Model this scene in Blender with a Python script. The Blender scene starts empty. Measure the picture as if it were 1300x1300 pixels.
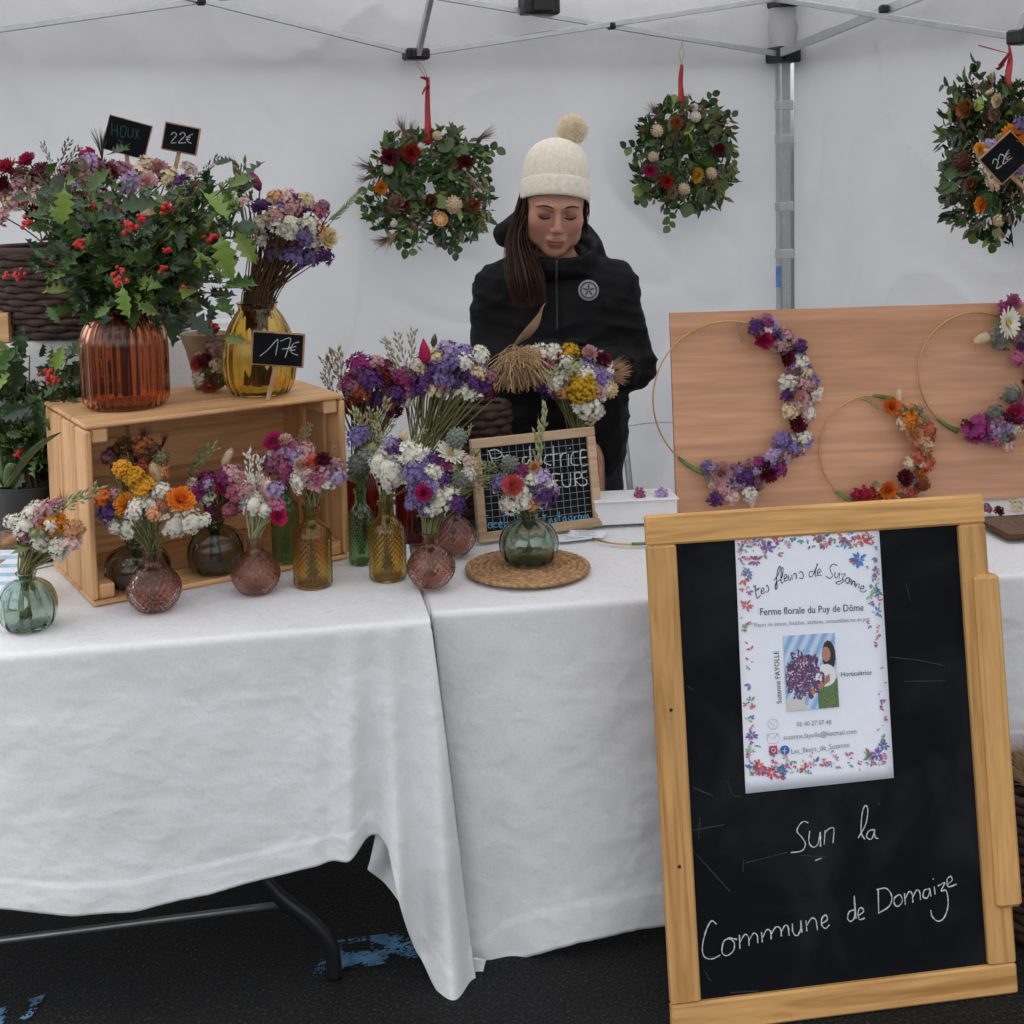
import bpy, bmesh, math, random
import numpy as np
from mathutils import Vector, Matrix, noise

R = math.radians
scene = bpy.context.scene
COL = scene.collection

# ------------------------------------------------------------------ camera
F_PX, PP_Y, SIZE = 1700.0, 354.0, 1300.0
CAM = Vector((0.0, 0.0, 1.6))
CAM_ROT = Matrix.Rotation(R(85.0), 3, 'X') @ Matrix.Rotation(R(-1.2), 3, 'Z')
cam_data = bpy.data.cameras.new('camera')
cam_data.sensor_width = 36.0
cam_data.lens = F_PX / SIZE * 36.0
cam_data.shift_y = (PP_Y - SIZE / 2) / SIZE
cam_data.clip_start, cam_data.clip_end = 0.05, 500.0
cam = bpy.data.objects.new('camera', cam_data)
COL.objects.link(cam)
cam.matrix_world = Matrix.Translation(CAM) @ CAM_ROT.to_4x4()
scene.camera = cam

# ------------------------------------------------------------------ sky, sun, exposure (overcast winter day)
SUN_EL, SUN_AZ = R(77.3), R(225)
world = bpy.data.worlds.new('World')
scene.world = world
world.use_nodes = True
wn = world.node_tree
sky = wn.nodes.new('ShaderNodeTexSky')
sky.sky_type = 'NISHITA'
sky.sun_disc = False
sky.sun_elevation = SUN_EL
sky.sun_rotation = SUN_AZ
sky.dust_density = 4.0
hsv = wn.nodes.new('ShaderNodeHueSaturation')
hsv.inputs['Saturation'].default_value = 0.22
bg = wn.nodes['Background']
bg.inputs['Strength'].default_value = 0.15
wn.links.new(sky.outputs[0], hsv.inputs['Color'])
wn.links.new(hsv.outputs[0], bg.inputs['Color'])
sun_data = bpy.data.lights.new('sun', 'SUN')
sun_data.energy = 1.3
sun_data.angle = R(25)
sun_data.color = (1.0, 0.96, 0.92)
sun = bpy.data.objects.new('sun', sun_data)
COL.objects.link(sun)
# light arrives from high up over the tent, softened by cloud
sd = Vector((-0.16, -0.16, 1.0)).normalized()
sun.rotation_euler = sd.to_track_quat('Z', 'Y').to_euler()
sun.location = (-3, 2, 8)
scene.view_settings.view_transform = 'Standard'
scene.view_settings.look = 'None'
scene.view_settings.gamma = 1.0
scene.view_settings.exposure = 1.2
scene.render.engine = 'CYCLES'
scene.cycles.use_denoising = True
scene.cycles.max_bounces = 14
scene.cycles.transmission_bounces = 12
scene.cycles.transparent_max_bounces = 16
scene.cycles.diffuse_bounces = 5
scene.cycles.sample_clamp_indirect = 6.0


# ------------------------------------------------------------------ pixel helpers (a pixel gives a direction only)
def ray(px, py):
    return CAM_ROT @ Vector(((px - 650) / F_PX, -(py - PP_Y) / F_PX, -1.0))


def onz(px, py, z):
    d = ray(px, py)
    return CAM + d * ((z - CAM.z) / d.z)


def ony(px, py, y):
    d = ray(px, py)
    return CAM + d * (y / d.y)


def onp(px, py, p0, n):
    d = ray(px, py)
    return CAM + d * ((Vector(p0) - CAM).dot(n) / d.dot(n))


def proj(p):
    q = CAM_ROT.transposed() @ (Vector(p) - CAM)
    return 650 + F_PX * q.x / -q.z, PP_Y - F_PX * q.y / -q.z


# ------------------------------------------------------------------ object helpers
def wmat(o):
    m = Matrix.LocRotScale(o.location, o.rotation_euler, None)
    return m if o.parent is None else wmat(o.parent) @ o.matrix_parent_inverse @ m


def adopt(child, parent):
    """parent while the child's mesh keeps its world coordinates"""
    if parent is not None:
        child.parent = parent
        child.matrix_parent_inverse = wmat(parent).inverted()


def tag(o, label=None, cat=None, group=None, kind=None):
    if label: o['label'] = label
    if cat: o['category'] = cat
    if group: o['group'] = group
    if kind: o['kind'] = kind
    return o


def thing(name, label, cat, loc=(0, 0, 0), rz=0.0, group=None):
    o = bpy.data.objects.new(name, None)
    o.empty_display_size = 0.05
    COL.objects.link(o)
    o.location = loc
    o.rotation_euler = (0, 0, rz)
    return tag(o, label, cat, group)


def place(name, mesh, M, parent=None):
    """one more object of a shared mesh at a world matrix"""
    o = bpy.data.objects.new(name, mesh)
    COL.objects.link(o)
    if parent is not None:
        o.parent = parent
        o.matrix_parent_inverse = wmat(parent).inverted()
    o.matrix_basis = M
    return o


def bez(pts, n):
    """Catmull-Rom through points"""
    P = [Vector(p) for p in pts]
    if len(P) == 2:
        return [P[0].lerp(P[1], i / n) for i in range(n + 1)]
    P = [P[0] * 2 - P[1]] + P + [P[-1] * 2 - P[-2]]
    out = []
    for i in range(1, len(P) - 2):
        a, b, c, d = P[i - 1], P[i], P[i + 1], P[i + 2]
        for k in range(n):
            t = k / n
            out.append(0.5 * ((2 * b) + (c - a) * t + (2 * a - 5 * b + 4 * c - d) * t * t + (3 * b - a - 3 * c + d) * t ** 3))
    out.append(P[-2])
    return out


def frame(dirv, up=Vector((0, 0, 1))):
    z = Vector(dirv).normalized()
    if abs(z.dot(up)) > 0.98:
        up = Vector((0, 1, 0))
    x = up.cross(z).normalized()
    y = z.cross(x)
    return Matrix((x, y, z)).transposed()


class MB:
    def __init__(s):
        s.v, s.f, s.m = [], [], []

    def add(s, vs, fs, m=0):
        o = len(s.v)
        s.v += [tuple(p) for p in vs]
        s.f += [tuple(i + o for i in f) for f in fs]
        s.m += [m] * len(fs)

    def box(s, M, sx, sy, sz, bev=0.0, m=0):
        hx, hy, hz = sx / 2, sy / 2, sz / 2
        if bev <= 0:
            vs = [M @ Vector((x, y, z)) for z in (-hz, hz) for y in (-hy, hy) for x in (-hx, hx)]
            s.add(vs, [(0, 2, 3, 1), (4, 5, 7, 6), (0, 1, 5, 4), (2, 6, 7, 3), (0, 4, 6, 2), (1, 3, 7, 5)], m)
            return
        b = bev
        vs, idx = [], {}
        for sx_ in (-1, 1):
            for sy_ in (-1, 1):
                for sz_ in (-1, 1):
                    c = (sx_, sy_, sz_)
                    for ax in range(3):
                        p = [sx_ * (hx - b), sy_ * (hy - b), sz_ * (hz - b)]
                        p[ax] = c[ax] * (hx, hy, hz)[ax]
                        idx[c, ax] = len(vs)
                        vs.append(M @ Vector(p))
        fs = []
        for ax in range(3):
            o1, o2 = (ax + 1) % 3, (ax + 2) % 3
            for sg in (-1, 1):
                ring = []
                for a, c in ((-1, -1), (1, -1), (1, 1), (-1, 1)):
                    k = [0, 0, 0]; k[ax] = sg; k[o1] = a; k[o2] = c
                    ring.append(idx[tuple(k), ax])
                fs.append(ring if sg > 0 else ring[::-1])
        for ax in range(3):
            o1, o2 = (ax + 1) % 3, (ax + 2) % 3
            for a in (-1, 1):
                for c in (-1, 1):
                    k0 = [0, 0, 0]; k0[ax] = -1; k0[o1] = a; k0[o2] = c
                    k1 = list(k0); k1[ax] = 1
                    q = [idx[tuple(k0), o1], idx[tuple(k1), o1], idx[tuple(k1), o2], idx[tuple(k0), o2]]
                    fs.append(q if a * c < 0 else q[::-1])
        for c in [(x, y, z) for x in (-1, 1) for y in (-1, 1) for z in (-1, 1)]:
            t = [idx[c, 0], idx[c, 1], idx[c, 2]]
            fs.append(t if c[0] * c[1] * c[2] > 0 else t[::-1])
        s.add(vs, fs, m)

    def tube(s, pts, r, n=6, m=0, cap=True, flat=1.0):
        pts = [Vector(p) for p in pts]
        k = len(pts)
        rr = r if hasattr(r, '__len__') else [r] * k
        vs, fs = [], []
        up = Vector((0.13, 0.31, 0.94))
        for i, p in enumerate(pts):
            d = pts[min(i + 1, k - 1)] - pts[max(i - 1, 0)]
            if d.length < 1e-9: d = Vector((0, 0, 1))
            fr = frame(d, up)
            up = fr.col[1]
            for j in range(n):
                a = 2 * math.pi * j / n
                vs.append(p + fr @ Vector((math.cos(a) * rr[i], math.sin(a) * rr[i] * flat, 0)))
        for i in range(k - 1):
            for j in range(n):
                j2 = (j + 1) % n
                fs.append((i * n + j, i * n + j2, (i + 1) * n + j2, (i + 1) * n + j))
        if cap:
            fs.append(tuple(range(n))[::-1])
            fs.append(tuple((k - 1) * n + j for j in range(n)))
        s.add(vs, fs, m)

    def lathe(s, prof, n=32, M=Matrix(), fn=None, m=0, closed=False):
        vs, fs = [], []
        for i, (r, z) in enumerate(prof):
            for j in range(n):
                a = 2 * math.pi * j / n
                q = r if fn is None else fn(r, z, a, i)
                vs.append(M @ Vector((q * math.cos(a), q * math.sin(a), z)))
        k = len(prof)
        for i in range(k - 1 + (1 if closed else 0)):
            i2 = (i + 1) % k
            for j in range(n):
                j2 = (j + 1) % n
                fs.append((i * n + j, i * n + j2, i2 * n + j2, i2 * n + j))
        s.add(vs, fs, m)

    def ball(s, c, r, nu=8, nv=5, m=0, M3=None, jit=0.0, rng=None):
        c = Vector(c)
        rv = Vector(r) if hasattr(r, '__len__') else Vector((r, r, r))
        vs, fs = [], []
        def pt(x, y, z):
            q = 1 + (rng.uniform(-jit, jit) if rng else 0)
            p = Vector((x * rv.x * q, y * rv.y * q, z * rv.z * q))
            return c + (M3 @ p if M3 else p)
        vs.append(pt(0, 0, -1))
        for i in range(1, nv):
            t = math.pi * i / nv
            for j in range(nu):
                a = 2 * math.pi * j / nu
                vs.append(pt(math.sin(t) * math.cos(a), math.sin(t) * math.sin(a), -math.cos(t)))
        vs.append(pt(0, 0, 1))
        top = len(vs) - 1
        for j in range(nu):
            fs.append((0, 1 + (j + 1) % nu, 1 + j))
            fs.append((top, top - nu + j, top - nu + (j + 1) % nu))
        for i in range(nv - 2):
            for j in range(nu):
                a, b = 1 + i * nu + j, 1 + i * nu + (j + 1) % nu
                fs.append((a, b, b + nu, a + nu))
        s.add(vs, fs, m)

    def grid(s, fn, nu, nv, m=0):
        vs = [fn(i / nu, j / nv) for j in range(nv + 1) for i in range(nu + 1)]
        fs = [(j * (nu + 1) + i, j * (nu + 1) + i + 1, (j + 1) * (nu + 1) + i + 1, (j + 1) * (nu + 1) + i) for j in range(nv) for i in range(nu)]
        s.add(vs, fs, m)

    def mesh(s, name, mats, smooth=True):
        me = bpy.data.meshes.new(name)
        me.from_pydata(s.v, [], s.f)
        for mt in (mats if isinstance(mats, (list, tuple)) else [mats]):
            me.materials.append(mt)
        if any(s.m):
            me.polygons.foreach_set('material_index', s.m)
        if smooth:
            me.polygons.foreach_set('use_smooth', [True] * len(me.polygons))
        me.update()
        return me

    def build(s, name, mats, parent=None, smooth=True):
        o = bpy.data.objects.new(name, s.mesh(name, mats, smooth))
        COL.objects.link(o)
        adopt(o, parent)
        return o


def solidify(o, th, off=-1.0):
    md = o.modifiers.new('thickness', 'SOLIDIFY')
    md.thickness = th
    md.offset = off
    return o


# ------------------------------------------------------------------ materials
def nodes_of(name):
    m = bpy.data.materials.new(name)
    m.use_nodes = True
    nt = m.node_tree
    return m, nt, nt.nodes['Principled BSDF'], nt.nodes['Material Output']


def N(nt, t, **kw):
    n = nt.nodes.new(t)
    for k, v in kw.items():
        setattr(n, k, v)
    return n


def noisy(nt, scale, detail=4, coord='Object', stretch=None, rough=0.55, dist=0.0):
    tc = N(nt, 'ShaderNodeTexCoord')
    tx = N(nt, 'ShaderNodeTexNoise')
    tx.inputs['Scale'].default_value = scale
    tx.inputs['Detail'].default_value = detail
    tx.inputs['Roughness'].default_value = rough
    tx.inputs['Distortion'].default_value = dist
    if stretch:
        mp = N(nt, 'ShaderNodeMapping')
        mp.inputs['Scale'].default_value = stretch
        nt.links.new(tc.outputs[coord], mp.inputs[0])
        nt.links.new(mp.outputs[0], tx.inputs['Vector'])
    else:
        nt.links.new(tc.outputs[coord], tx.inputs['Vector'])
    return tx


def ramp(nt, src, stops):
    r = N(nt, 'ShaderNodeValToRGB')
    e = r.color_ramp.elements
    while len(e) < len(stops): e.new(0.5)
    for el, (p, c) in zip(e, stops):
        el.position = p
        el.color = (*c, 1) if len(c) == 3 else c
    nt.links.new(src, r.inputs[0])
    return r


def bump(nt, src, strength, dist, bsdf, prev=None):
    b = N(nt, 'ShaderNodeBump')
    b.inputs['Strength'].default_value = strength
    b.inputs['Distance'].default_value = dist
    nt.links.new(src, b.inputs['Height'])
    if prev: nt.links.new(prev.outputs[0], b.inputs['Normal'])
    if bsdf: nt.links.new(b.outputs[0], bsdf.inputs['Normal'])
    return b


def mul(c, k):
    return tuple(min(1, x * k) for x in c)


def simple(name, c, rough=0.6, metal=0.0, var=0.25, scale=30, bmp=0.0, bscale=120, spec=0.4):
    m, nt, b, out = nodes_of(name)
    tx = noisy(nt, scale)
    r = ramp(nt, tx.outputs[0], [(0.3, mul(c, 1 - var)), (0.7, mul(c, 1 + var))])
    nt.links.new(r.outputs[0], b.inputs['Base Color'])
    b.inputs['Roughness'].default_value = rough
    b.inputs['Metallic'].default_value = metal
    b.inputs['Specular IOR Level'].default_value = spec
    if bmp:
        t2 = noisy(nt, bscale)
        bump(nt, t2.outputs[0], bmp, 0.002, b)
    return m


def leafy(name, c, c2=None, trans=0.25, rough=0.6, hue=0.03, val=0.45, scale=60, spec=0.25):
    """petal / leaf: colour shifts from one piece to the next, thin enough to glow a little"""
    m, nt, b, out = nodes_of(name)
    c2 = c2 or mul(c, 0.7)
    oi = N(nt, 'ShaderNodeObjectInfo')
    tx = noisy(nt, scale)
    r = ramp(nt, tx.outputs[0], [(0.32, c2), (0.68, c)])
    hs = N(nt, 'ShaderNodeHueSaturation')
    mr = N(nt, 'ShaderNodeMapRange')
    mr.inputs['To Min'].default_value = 0.5 - hue
    mr.inputs['To Max'].default_value = 0.5 + hue
    mv = N(nt, 'ShaderNodeMapRange')
    mv.inputs['To Min'].default_value = 1 - val
    mv.inputs['To Max'].default_value = 1 + val * 0.6
    wv = N(nt, 'ShaderNodeTexWhiteNoise', noise_dimensions='1D')
    nt.links.new(oi.outputs['Random'], mr.inputs['Value'])
    nt.links.new(oi.outputs['Random'], wv.inputs['W'])
    nt.links.new(wv.outputs['Value'], mv.inputs['Value'])
    nt.links.new(mr.outputs[0], hs.inputs['Hue'])
    nt.links.new(mv.outputs[0], hs.inputs['Value'])
    nt.links.new(r.outputs[0], hs.inputs['Color'])
    nt.links.new(hs.outputs[0], b.inputs['Base Color'])
    b.inputs['Roughness'].default_value = rough
    b.inputs['Specular IOR Level'].default_value = spec
    if trans:
        tr = N(nt, 'ShaderNodeBsdfTranslucent')
        mx = N(nt, 'ShaderNodeMixShader')
        mx.inputs[0].default_value = trans
        nt.links.new(hs.outputs[0], tr.inputs[0])
        nt.links.new(b.outputs[0], mx.inputs[1])
        nt.links.new(tr.outputs[0], mx.inputs[2])
        nt.links.new(mx.outputs[0], out.inputs[0])
    return m


def wood(name, c, dark, axis='Z', scale=1.0, rough=0.55, knots=False, bmp=0.25):
    """grain runs along the object's axis; every piece shifts its own grain"""
    m, nt, b, out = nodes_of(name)
    tc = N(nt, 'ShaderNodeTexCoord')
    oi = N(nt, 'ShaderNodeObjectInfo')
    cb = N(nt, 'ShaderNodeCombineXYZ')
    ml = N(nt, 'ShaderNodeMath', operation='MULTIPLY')
    ml.inputs[1].default_value = 37.0
    nt.links.new(oi.outputs['Random'], ml.inputs[0])
    for k in range(3): nt.links.new(ml.outputs[0], cb.inputs[k])
    ad = N(nt, 'ShaderNodeVectorMath', operation='ADD')
    nt.links.new(tc.outputs['Object'], ad.inputs[0])
    nt.links.new(cb.outputs[0], ad.inputs[1])
    mp = N(nt, 'ShaderNodeMapping')
    st = {'X': (1.2, 18, 18), 'Y': (18, 1.2, 18), 'Z': (18, 18, 1.2)}[axis]
    mp.inputs['Scale'].default_value = [q * scale for q in st]
    nt.links.new(ad.outputs[0], mp.inputs[0])
    t1 = N(nt, 'ShaderNodeTexNoise')
    t1.inputs['Scale'].default_value = 1.6
    t1.inputs['Detail'].default_value = 5
    t1.inputs['Distortion'].default_value = 1.4
    t2 = N(nt, 'ShaderNodeTexNoise')
    t2.inputs['Scale'].default_value = 9
    t2.inputs['Detail'].default_value = 4
    nt.links.new(mp.outputs[0], t1.inputs['Vector'])
    nt.links.new(mp.outputs[0], t2.inputs['Vector'])
    r1 = ramp(nt, t1.outputs[0], [(0.3, dark), (0.48, c), (0.6, mul(c, 1.12)), (0.75, mul(dark, 1.25))])
    r2 = ramp(nt, t2.outputs[0], [(0.3, (0.72, 0.7, 0.68)), (0.65, (1, 1, 1))])
    mx = N(nt, 'ShaderNodeMix', data_type='RGBA', blend_type='MULTIPLY')
    mx.inputs[0].default_value = 0.6
    nt.links.new(r1.outputs[0], mx.inputs[6])
    nt.links.new(r2.outputs[0], mx.inputs[7])
    hs = N(nt, 'ShaderNodeHueSaturation')
    mv = N(nt, 'ShaderNodeMapRange')
    mv.inputs['To Min'].default_value = 0.85
    mv.inputs['To Max'].default_value = 1.12
    nt.links.new(oi.outputs['Random'], mv.inputs['Value'])
    nt.links.new(mv.outputs[0], hs.inputs['Value'])
    nt.links.new(mx.outputs[2], hs.inputs['Color'])
    nt.links.new(hs.outputs[0], b.inputs['Base Color'])
    b.inputs['Roughness'].default_value = rough
    b.inputs['Specular IOR Level'].default_value = 0.3
    bump(nt, t2.outputs[0], bmp, 0.001, b)
    return m


def glass(name, c, rough=0.04):
    m, nt, b, out = nodes_of(name)
    tx = noisy(nt, 25)
    r = ramp(nt, tx.outputs[0], [(0.3, mul(c, 0.92)), (0.7, mul(c, 1.04))])
    nt.links.new(r.outputs[0], b.inputs['Base Color'])
    b.inputs['Roughness'].default_value = rough
    b.inputs['IOR'].default_value = 1.42
    b.inputs['Transmission Weight'].default_value = 1.0
    t2 = noisy(nt, 60)
    bump(nt, t2.outputs[0], 0.12, 0.002, b)
    return m


def fabric_sheet(name, c, trans, weave=False, rough=0.9, wrinkle=0.0):
    m, nt, b, out = nodes_of(name)
    tx = noisy(nt, 3.0, 5)
    r = ramp(nt, tx.outputs[0], [(0.3, mul(c, 0.95)), (0.7, c)])
    col = r.outputs[0]
    b.inputs['Roughness'].default_value = rough
    b.inputs['Specular IOR Level'].default_value = 0.15
    prev = None
    if weave:
        # linen: fine irregular threads both ways
        h = noisy(nt, 1.0, 3, stretch=(90, 90, 900))
        v = noisy(nt, 1.0, 3, stretch=(900, 900, 60))
        ad = N(nt, 'ShaderNodeMath', operation='ADD')
        nt.links.new(h.outputs[0], ad.inputs[0]); nt.links.new(v.outputs[0], ad.inputs[1])
        rr = ramp(nt, ad.outputs[0], [(0.72, (0.76, 0.77, 0.79)), (1.0, (1, 1, 1))])
        mx = N(nt, 'ShaderNodeMix', data_type='RGBA', blend_type='MULTIPLY')
        mx.inputs[0].default_value = 0.55
        nt.links.new(col, mx.inputs[6]); nt.links.new(rr.outputs[0], mx.inputs[7])
        col = mx.outputs[2]
        prev = bump(nt, ad.outputs[0], 0.22, 0.001, None)
    if wrinkle:
        w = noisy(nt, 20.0, 4, dist=0.35, rough=0.5)
        prev = bump(nt, w.outputs[0], wrinkle, 0.012, None, prev)
    if prev: nt.links.new(prev.outputs[0], b.inputs['Normal'])
    nt.links.new(col, b.inputs['Base Color'])
    tr = N(nt, 'ShaderNodeBsdfTranslucent')
    mx2 = N(nt, 'ShaderNodeMixShader')
    mx2.inputs[0].default_value = trans
    nt.links.new(col, tr.inputs[0])
    if prev: nt.links.new(prev.outputs[0], tr.inputs['Normal'])
    nt.links.new(b.outputs[0], mx2.inputs[1]); nt.links.new(tr.outputs[0], mx2.inputs[2])
    nt.links.new(mx2.outputs[0], out.inputs[0])
    return m


def asphalt():
    m, nt, b, out = nodes_of('asphalt')
    a = noisy(nt, 160, 3)
    c = noisy(nt, 2.5, 5)
    r1 = ramp(nt, a.outputs[0], [(0.38, (0.004, 0.004, 0.0045)), (0.60, (0.016, 0.016, 0.016)), (0.74, (0.11, 0.105, 0.095))])
    r2 = ramp(nt, c.outputs[0], [(0.3, (0.55, 0.55, 0.56)), (0.7, (1, 1, 1))])
    mx = N(nt, 'ShaderNodeMix', data_type='RGBA', blend_type='MULTIPLY')
    mx.inputs[0].default_value = 1
    nt.links.new(r1.outputs[0], mx.inputs[6]); nt.links.new(r2.outputs[0], mx.inputs[7])
    nt.links.new(mx.outputs[2], b.inputs['Base Color'])
    b.inputs['Roughness'].default_value = 0.72
    b.inputs['Specular IOR Level'].default_value = 0.2
    bump(nt, a.outputs[0], 0.8, 0.006, b)
    return m


def blackboard():
    m, nt, b, out = nodes_of('slate_board')
    a = noisy(nt, 5, 6, dist=0.8)
    r = ramp(nt, a.outputs[0], [(0.45, (0.0035, 0.0040, 0.0062)), (0.85, (0.020, 0.021, 0.026))])
    nt.links.new(r.outputs[0], b.inputs['Base Color'])
    b.inputs['Roughness'].default_value = 0.7
    b.inputs['Specular IOR Level'].default_value = 0.12
    return m


def chalk(name, c):
    m, nt, b, out = nodes_of(name)
    a = noisy(nt, 700, 2)
    r = ramp(nt, a.outputs[0], [(0.36, mul(c, 0.35)), (0.55, c)])
    nt.links.new(r.outputs[0], b.inputs['Base Color'])
    b.inputs['Roughness'].default_value = 0.95
    return m


def vcol(name):
    m, nt, b, out = nodes_of(name)
    at = N(nt, 'ShaderNodeVertexColor')
    at.layer_name = 'print'
    nt.links.new(at.outputs[0], b.inputs['Base Color'])
    b.inputs['Roughness'].default_value = 0.5
    return m


MT = {}
MT['asphalt'] = asphalt()
MT['bluepaint'] = simple('worn_blue_paint', (0.07, 0.17, 0.30), 0.7, var=0.5, scale=25)
MT['tent'] = fabric_sheet('tent_canvas', (0.82, 0.82, 0.83), 0.42, rough=0.55, wrinkle=0.18)
MT['linen'] = fabric_sheet('white_linen', (0.82, 0.82, 0.825), 0.08, weave=True, wrinkle=0.30)
MT['alu'] = simple('anodised_aluminium', (0.50, 0.51, 0.52), 0.35, 0.9, var=0.08)
MT['steel'] = simple('grey_steel', (0.30, 0.31, 0.32), 0.4, 0.8, var=0.1)
MT['blackplastic'] = simple('black_plastic', (0.012, 0.012, 0.013), 0.45, var=0.2)
MT['blacktube'] = simple('black_enamel', (0.010, 0.010, 0.011), 0.35, var=0.2)
MT['blueplastic'] = simple('blue_tape', (0.12, 0.30, 0.60), 0.4)
MT['pine_h'] = wood('pine_lengthwise', (0.70, 0.41, 0.20), (0.53, 0.28, 0.12), 'X')
MT['pine_v'] = wood('pine_upright', (0.70, 0.41, 0.20), (0.53, 0.28, 0.12), 'Z')
MT['oak_h'] = wood('frame_wood_across', (0.62, 0.345, 0.125), (0.44, 0.215, 0.065), 'X', bmp=0.15)
MT['oak_v'] = wood('frame_wood_upright', (0.62, 0.345, 0.125), (0.44, 0.215, 0.065), 'Z', bmp=0.15)
MT['ply'] = wood('plywood_face', (0.58, 0.31, 0.185), (0.53, 0.272, 0.157), 'X', scale=0.55, bmp=0.06)
MT['palewood'] = wood('pale_wood', (0.52, 0.37, 0.24), (0.40, 0.26, 0.15), 'X', bmp=0.1)
MT['stick'] = wood('tag_wood', (0.42, 0.25, 0.14), (0.28, 0.15, 0.08), 'Z', bmp=0.1)
MT['slate'] = blackboard()
MT['chalk'] = chalk('white_chalk', (0.62, 0.63, 0.64))
MT['greenchalk'] = chalk('green_chalk', (0.022, 0.075, 0.062))
MT['bluechalk'] = chalk('blue_chalk', (0.13, 0.42, 0.66))
MT['smear'] = chalk('chalk_smear', (0.04, 0.043, 0.05))
MT['gridline'] = chalk('grid_line', (0.30, 0.33, 0.34))
MT['paper'] = simple('white_paper', (0.80, 0.83, 0.90), 0.5, var=0.02)
MT['paleblue'] = simple('pale_blue_print', (0.42, 0.58, 0.70), 0.6)
MT['whitecard'] = simple('white_card', (0.78, 0.78, 0.78), 0.6, var=0.03)
MT['ink'] = simple('black_ink', (0.02, 0.02, 0.025), 0.6)
MT['greyink'] = simple('grey_ink', (0.26, 0.27, 0.32), 0.6)
MT['print'] = vcol('colour_print')
MT['gold'] = simple('brass_wire', (0.55, 0.33, 0.12), 0.35, 0.85, var=0.1)
MT['wicker'] = simple('dark_wicker', (0.045, 0.020, 0.013), 0.6, var=0.5, scale=60)
MT['seagrass'] = simple('woven_seagrass', (0.36, 0.20, 0.095), 0.75, var=0.55, scale=90)
MT['twine'] = simple('jute_twine', (0.42, 0.30, 0.16), 0.85)
MT['ribbon'] = simple('red_ribbon', (0.36, 0.012, 0.022), 0.4, var=0.15)
MT['kraft'] = simple('kraft_paper', (0.33, 0.22, 0.13), 0.75, var=0.2)
MT['stem'] = simple('dry_stems', (0.17, 0.165, 0.06), 0.7, var=0.45, scale=14)
MT['stemgreen'] = simple('green_stems', (0.11, 0.17, 0.045), 0.6, var=0.35, scale=14)
MT['stembrown'] = simple('brown_stems', (0.12, 0.065, 0.03), 0.7, var=0.4, scale=14)
MT['g_amber'] = glass('amber_glass', (0.86, 0.42, 0.24))
MT['g_gold'] = glass('golden_glass', (0.90, 0.70, 0.26))
MT['g_sage'] = glass('sage_glass', (0.62, 0.74, 0.66))
MT['g_grey'] = glass('smoke_glass', (0.62, 0.68, 0.63))
MT['g_mauve'] = glass('mauve_glass', (0.82, 0.53, 0.46))
MT['g_green'] = glass('green_glass', (0.55, 0.80, 0.50))
MT['g_red'] = glass('ruby_glass', (0.36, 0.06, 0.06))

PAL = {
    'white': ((0.86, 0.83, 0.75), (0.74, 0.70, 0.58)), 'cream': ((0.80, 0.68, 0.46), (0.66, 0.52, 0.32)),
    'purple': ((0.145, 0.055, 0.22), (0.08, 0.025, 0.12)), 'violet': ((0.31, 0.24, 0.49), (0.19, 0.13, 0.33)),
    'lilac': ((0.52, 0.42, 0.62), (0.40, 0.28, 0.50)), 'magenta': ((0.36, 0.05, 0.20), (0.20, 0.02, 0.10)),
    'pink': ((0.62, 0.20, 0.32), (0.46, 0.11, 0.22)), 'rose': ((0.70, 0.42, 0.42), (0.55, 0.28, 0.30)),
    'blush': ((0.78, 0.60, 0.52), (0.66, 0.45, 0.38)), 'coral': ((0.66, 0.16, 0.11), (0.50, 0.08, 0.07)),
    'red': ((0.46, 0.02, 0.035), (0.26, 0.008, 0.015)), 'crimson': ((0.55, 0.03, 0.12), (0.34, 0.01, 0.06)),
    'wine': ((0.14, 0.012, 0.03), (0.07, 0.006, 0.015)), 'orange': ((0.80, 0.27, 0.03), (0.62, 0.15, 0.015)),
    'yellow': ((0.78, 0.45, 0.035), (0.60, 0.29, 0.02)), 'peach': ((0.76, 0.42, 0.22), (0.60, 0.28, 0.12)),
    'rust': ((0.36, 0.11, 0.035), (0.22, 0.055, 0.02)), 'mauve': ((0.36, 0.17, 0.22), (0.22, 0.09, 0.13)),
    'oat': ((0.50, 0.45, 0.27), (0.36, 0.31, 0.16)), 'straw': ((0.72, 0.51, 0.31), (0.56, 0.36, 0.19)),
    'sage': ((0.27, 0.29, 0.25), (0.17, 0.19, 0.16)), 'grass': ((0.30, 0.36, 0.16), (0.19, 0.24, 0.09)),
    'brown': ((0.16, 0.075, 0.04), (0.09, 0.04, 0.02)), 'blue': ((0.14, 0.15, 0.30), (0.08, 0.08, 0.18)),
    'leaf': ((0.095, 0.175, 0.040), (0.050, 0.102, 0.024)), 'leafdark': ((0.038, 0.080, 0.026), (0.020, 0.045, 0.014)),
    'leaflight': ((0.25, 0.36, 0.075), (0.15, 0.24, 0.045)), 'olive': ((0.19, 0.165, 0.055), (0.11, 0.09, 0.03)),
    'taupe': ((0.30, 0.21, 0.15), (0.19, 0.12, 0.085)), 'palegreen': ((0.46, 0.48, 0.27), (0.33, 0.35, 0.17)),
}
for k, (c1, c2) in PAL.items():
    lf = k.startswith('leaf') or k == 'olive'
    MT[k] = leafy('petal_' + k, c1, c2, trans=0.12 if lf else 0.22, rough=0.26 if lf else 0.65, spec=0.5 if lf else 0.2,
                  val=0.5 if lf else (0.10 if k in ('white', 'cream') else 0.25), hue=0.02 if lf else 0.015, scale=60 if lf else 120)
MT['berry'] = simple('red_berry', (0.50, 0.02, 0.015), 0.25, var=0.3, spec=0.5)

# ------------------------------------------------------------------ flower, leaf and ear meshes (unit size, shared)
MESH = {}


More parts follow.
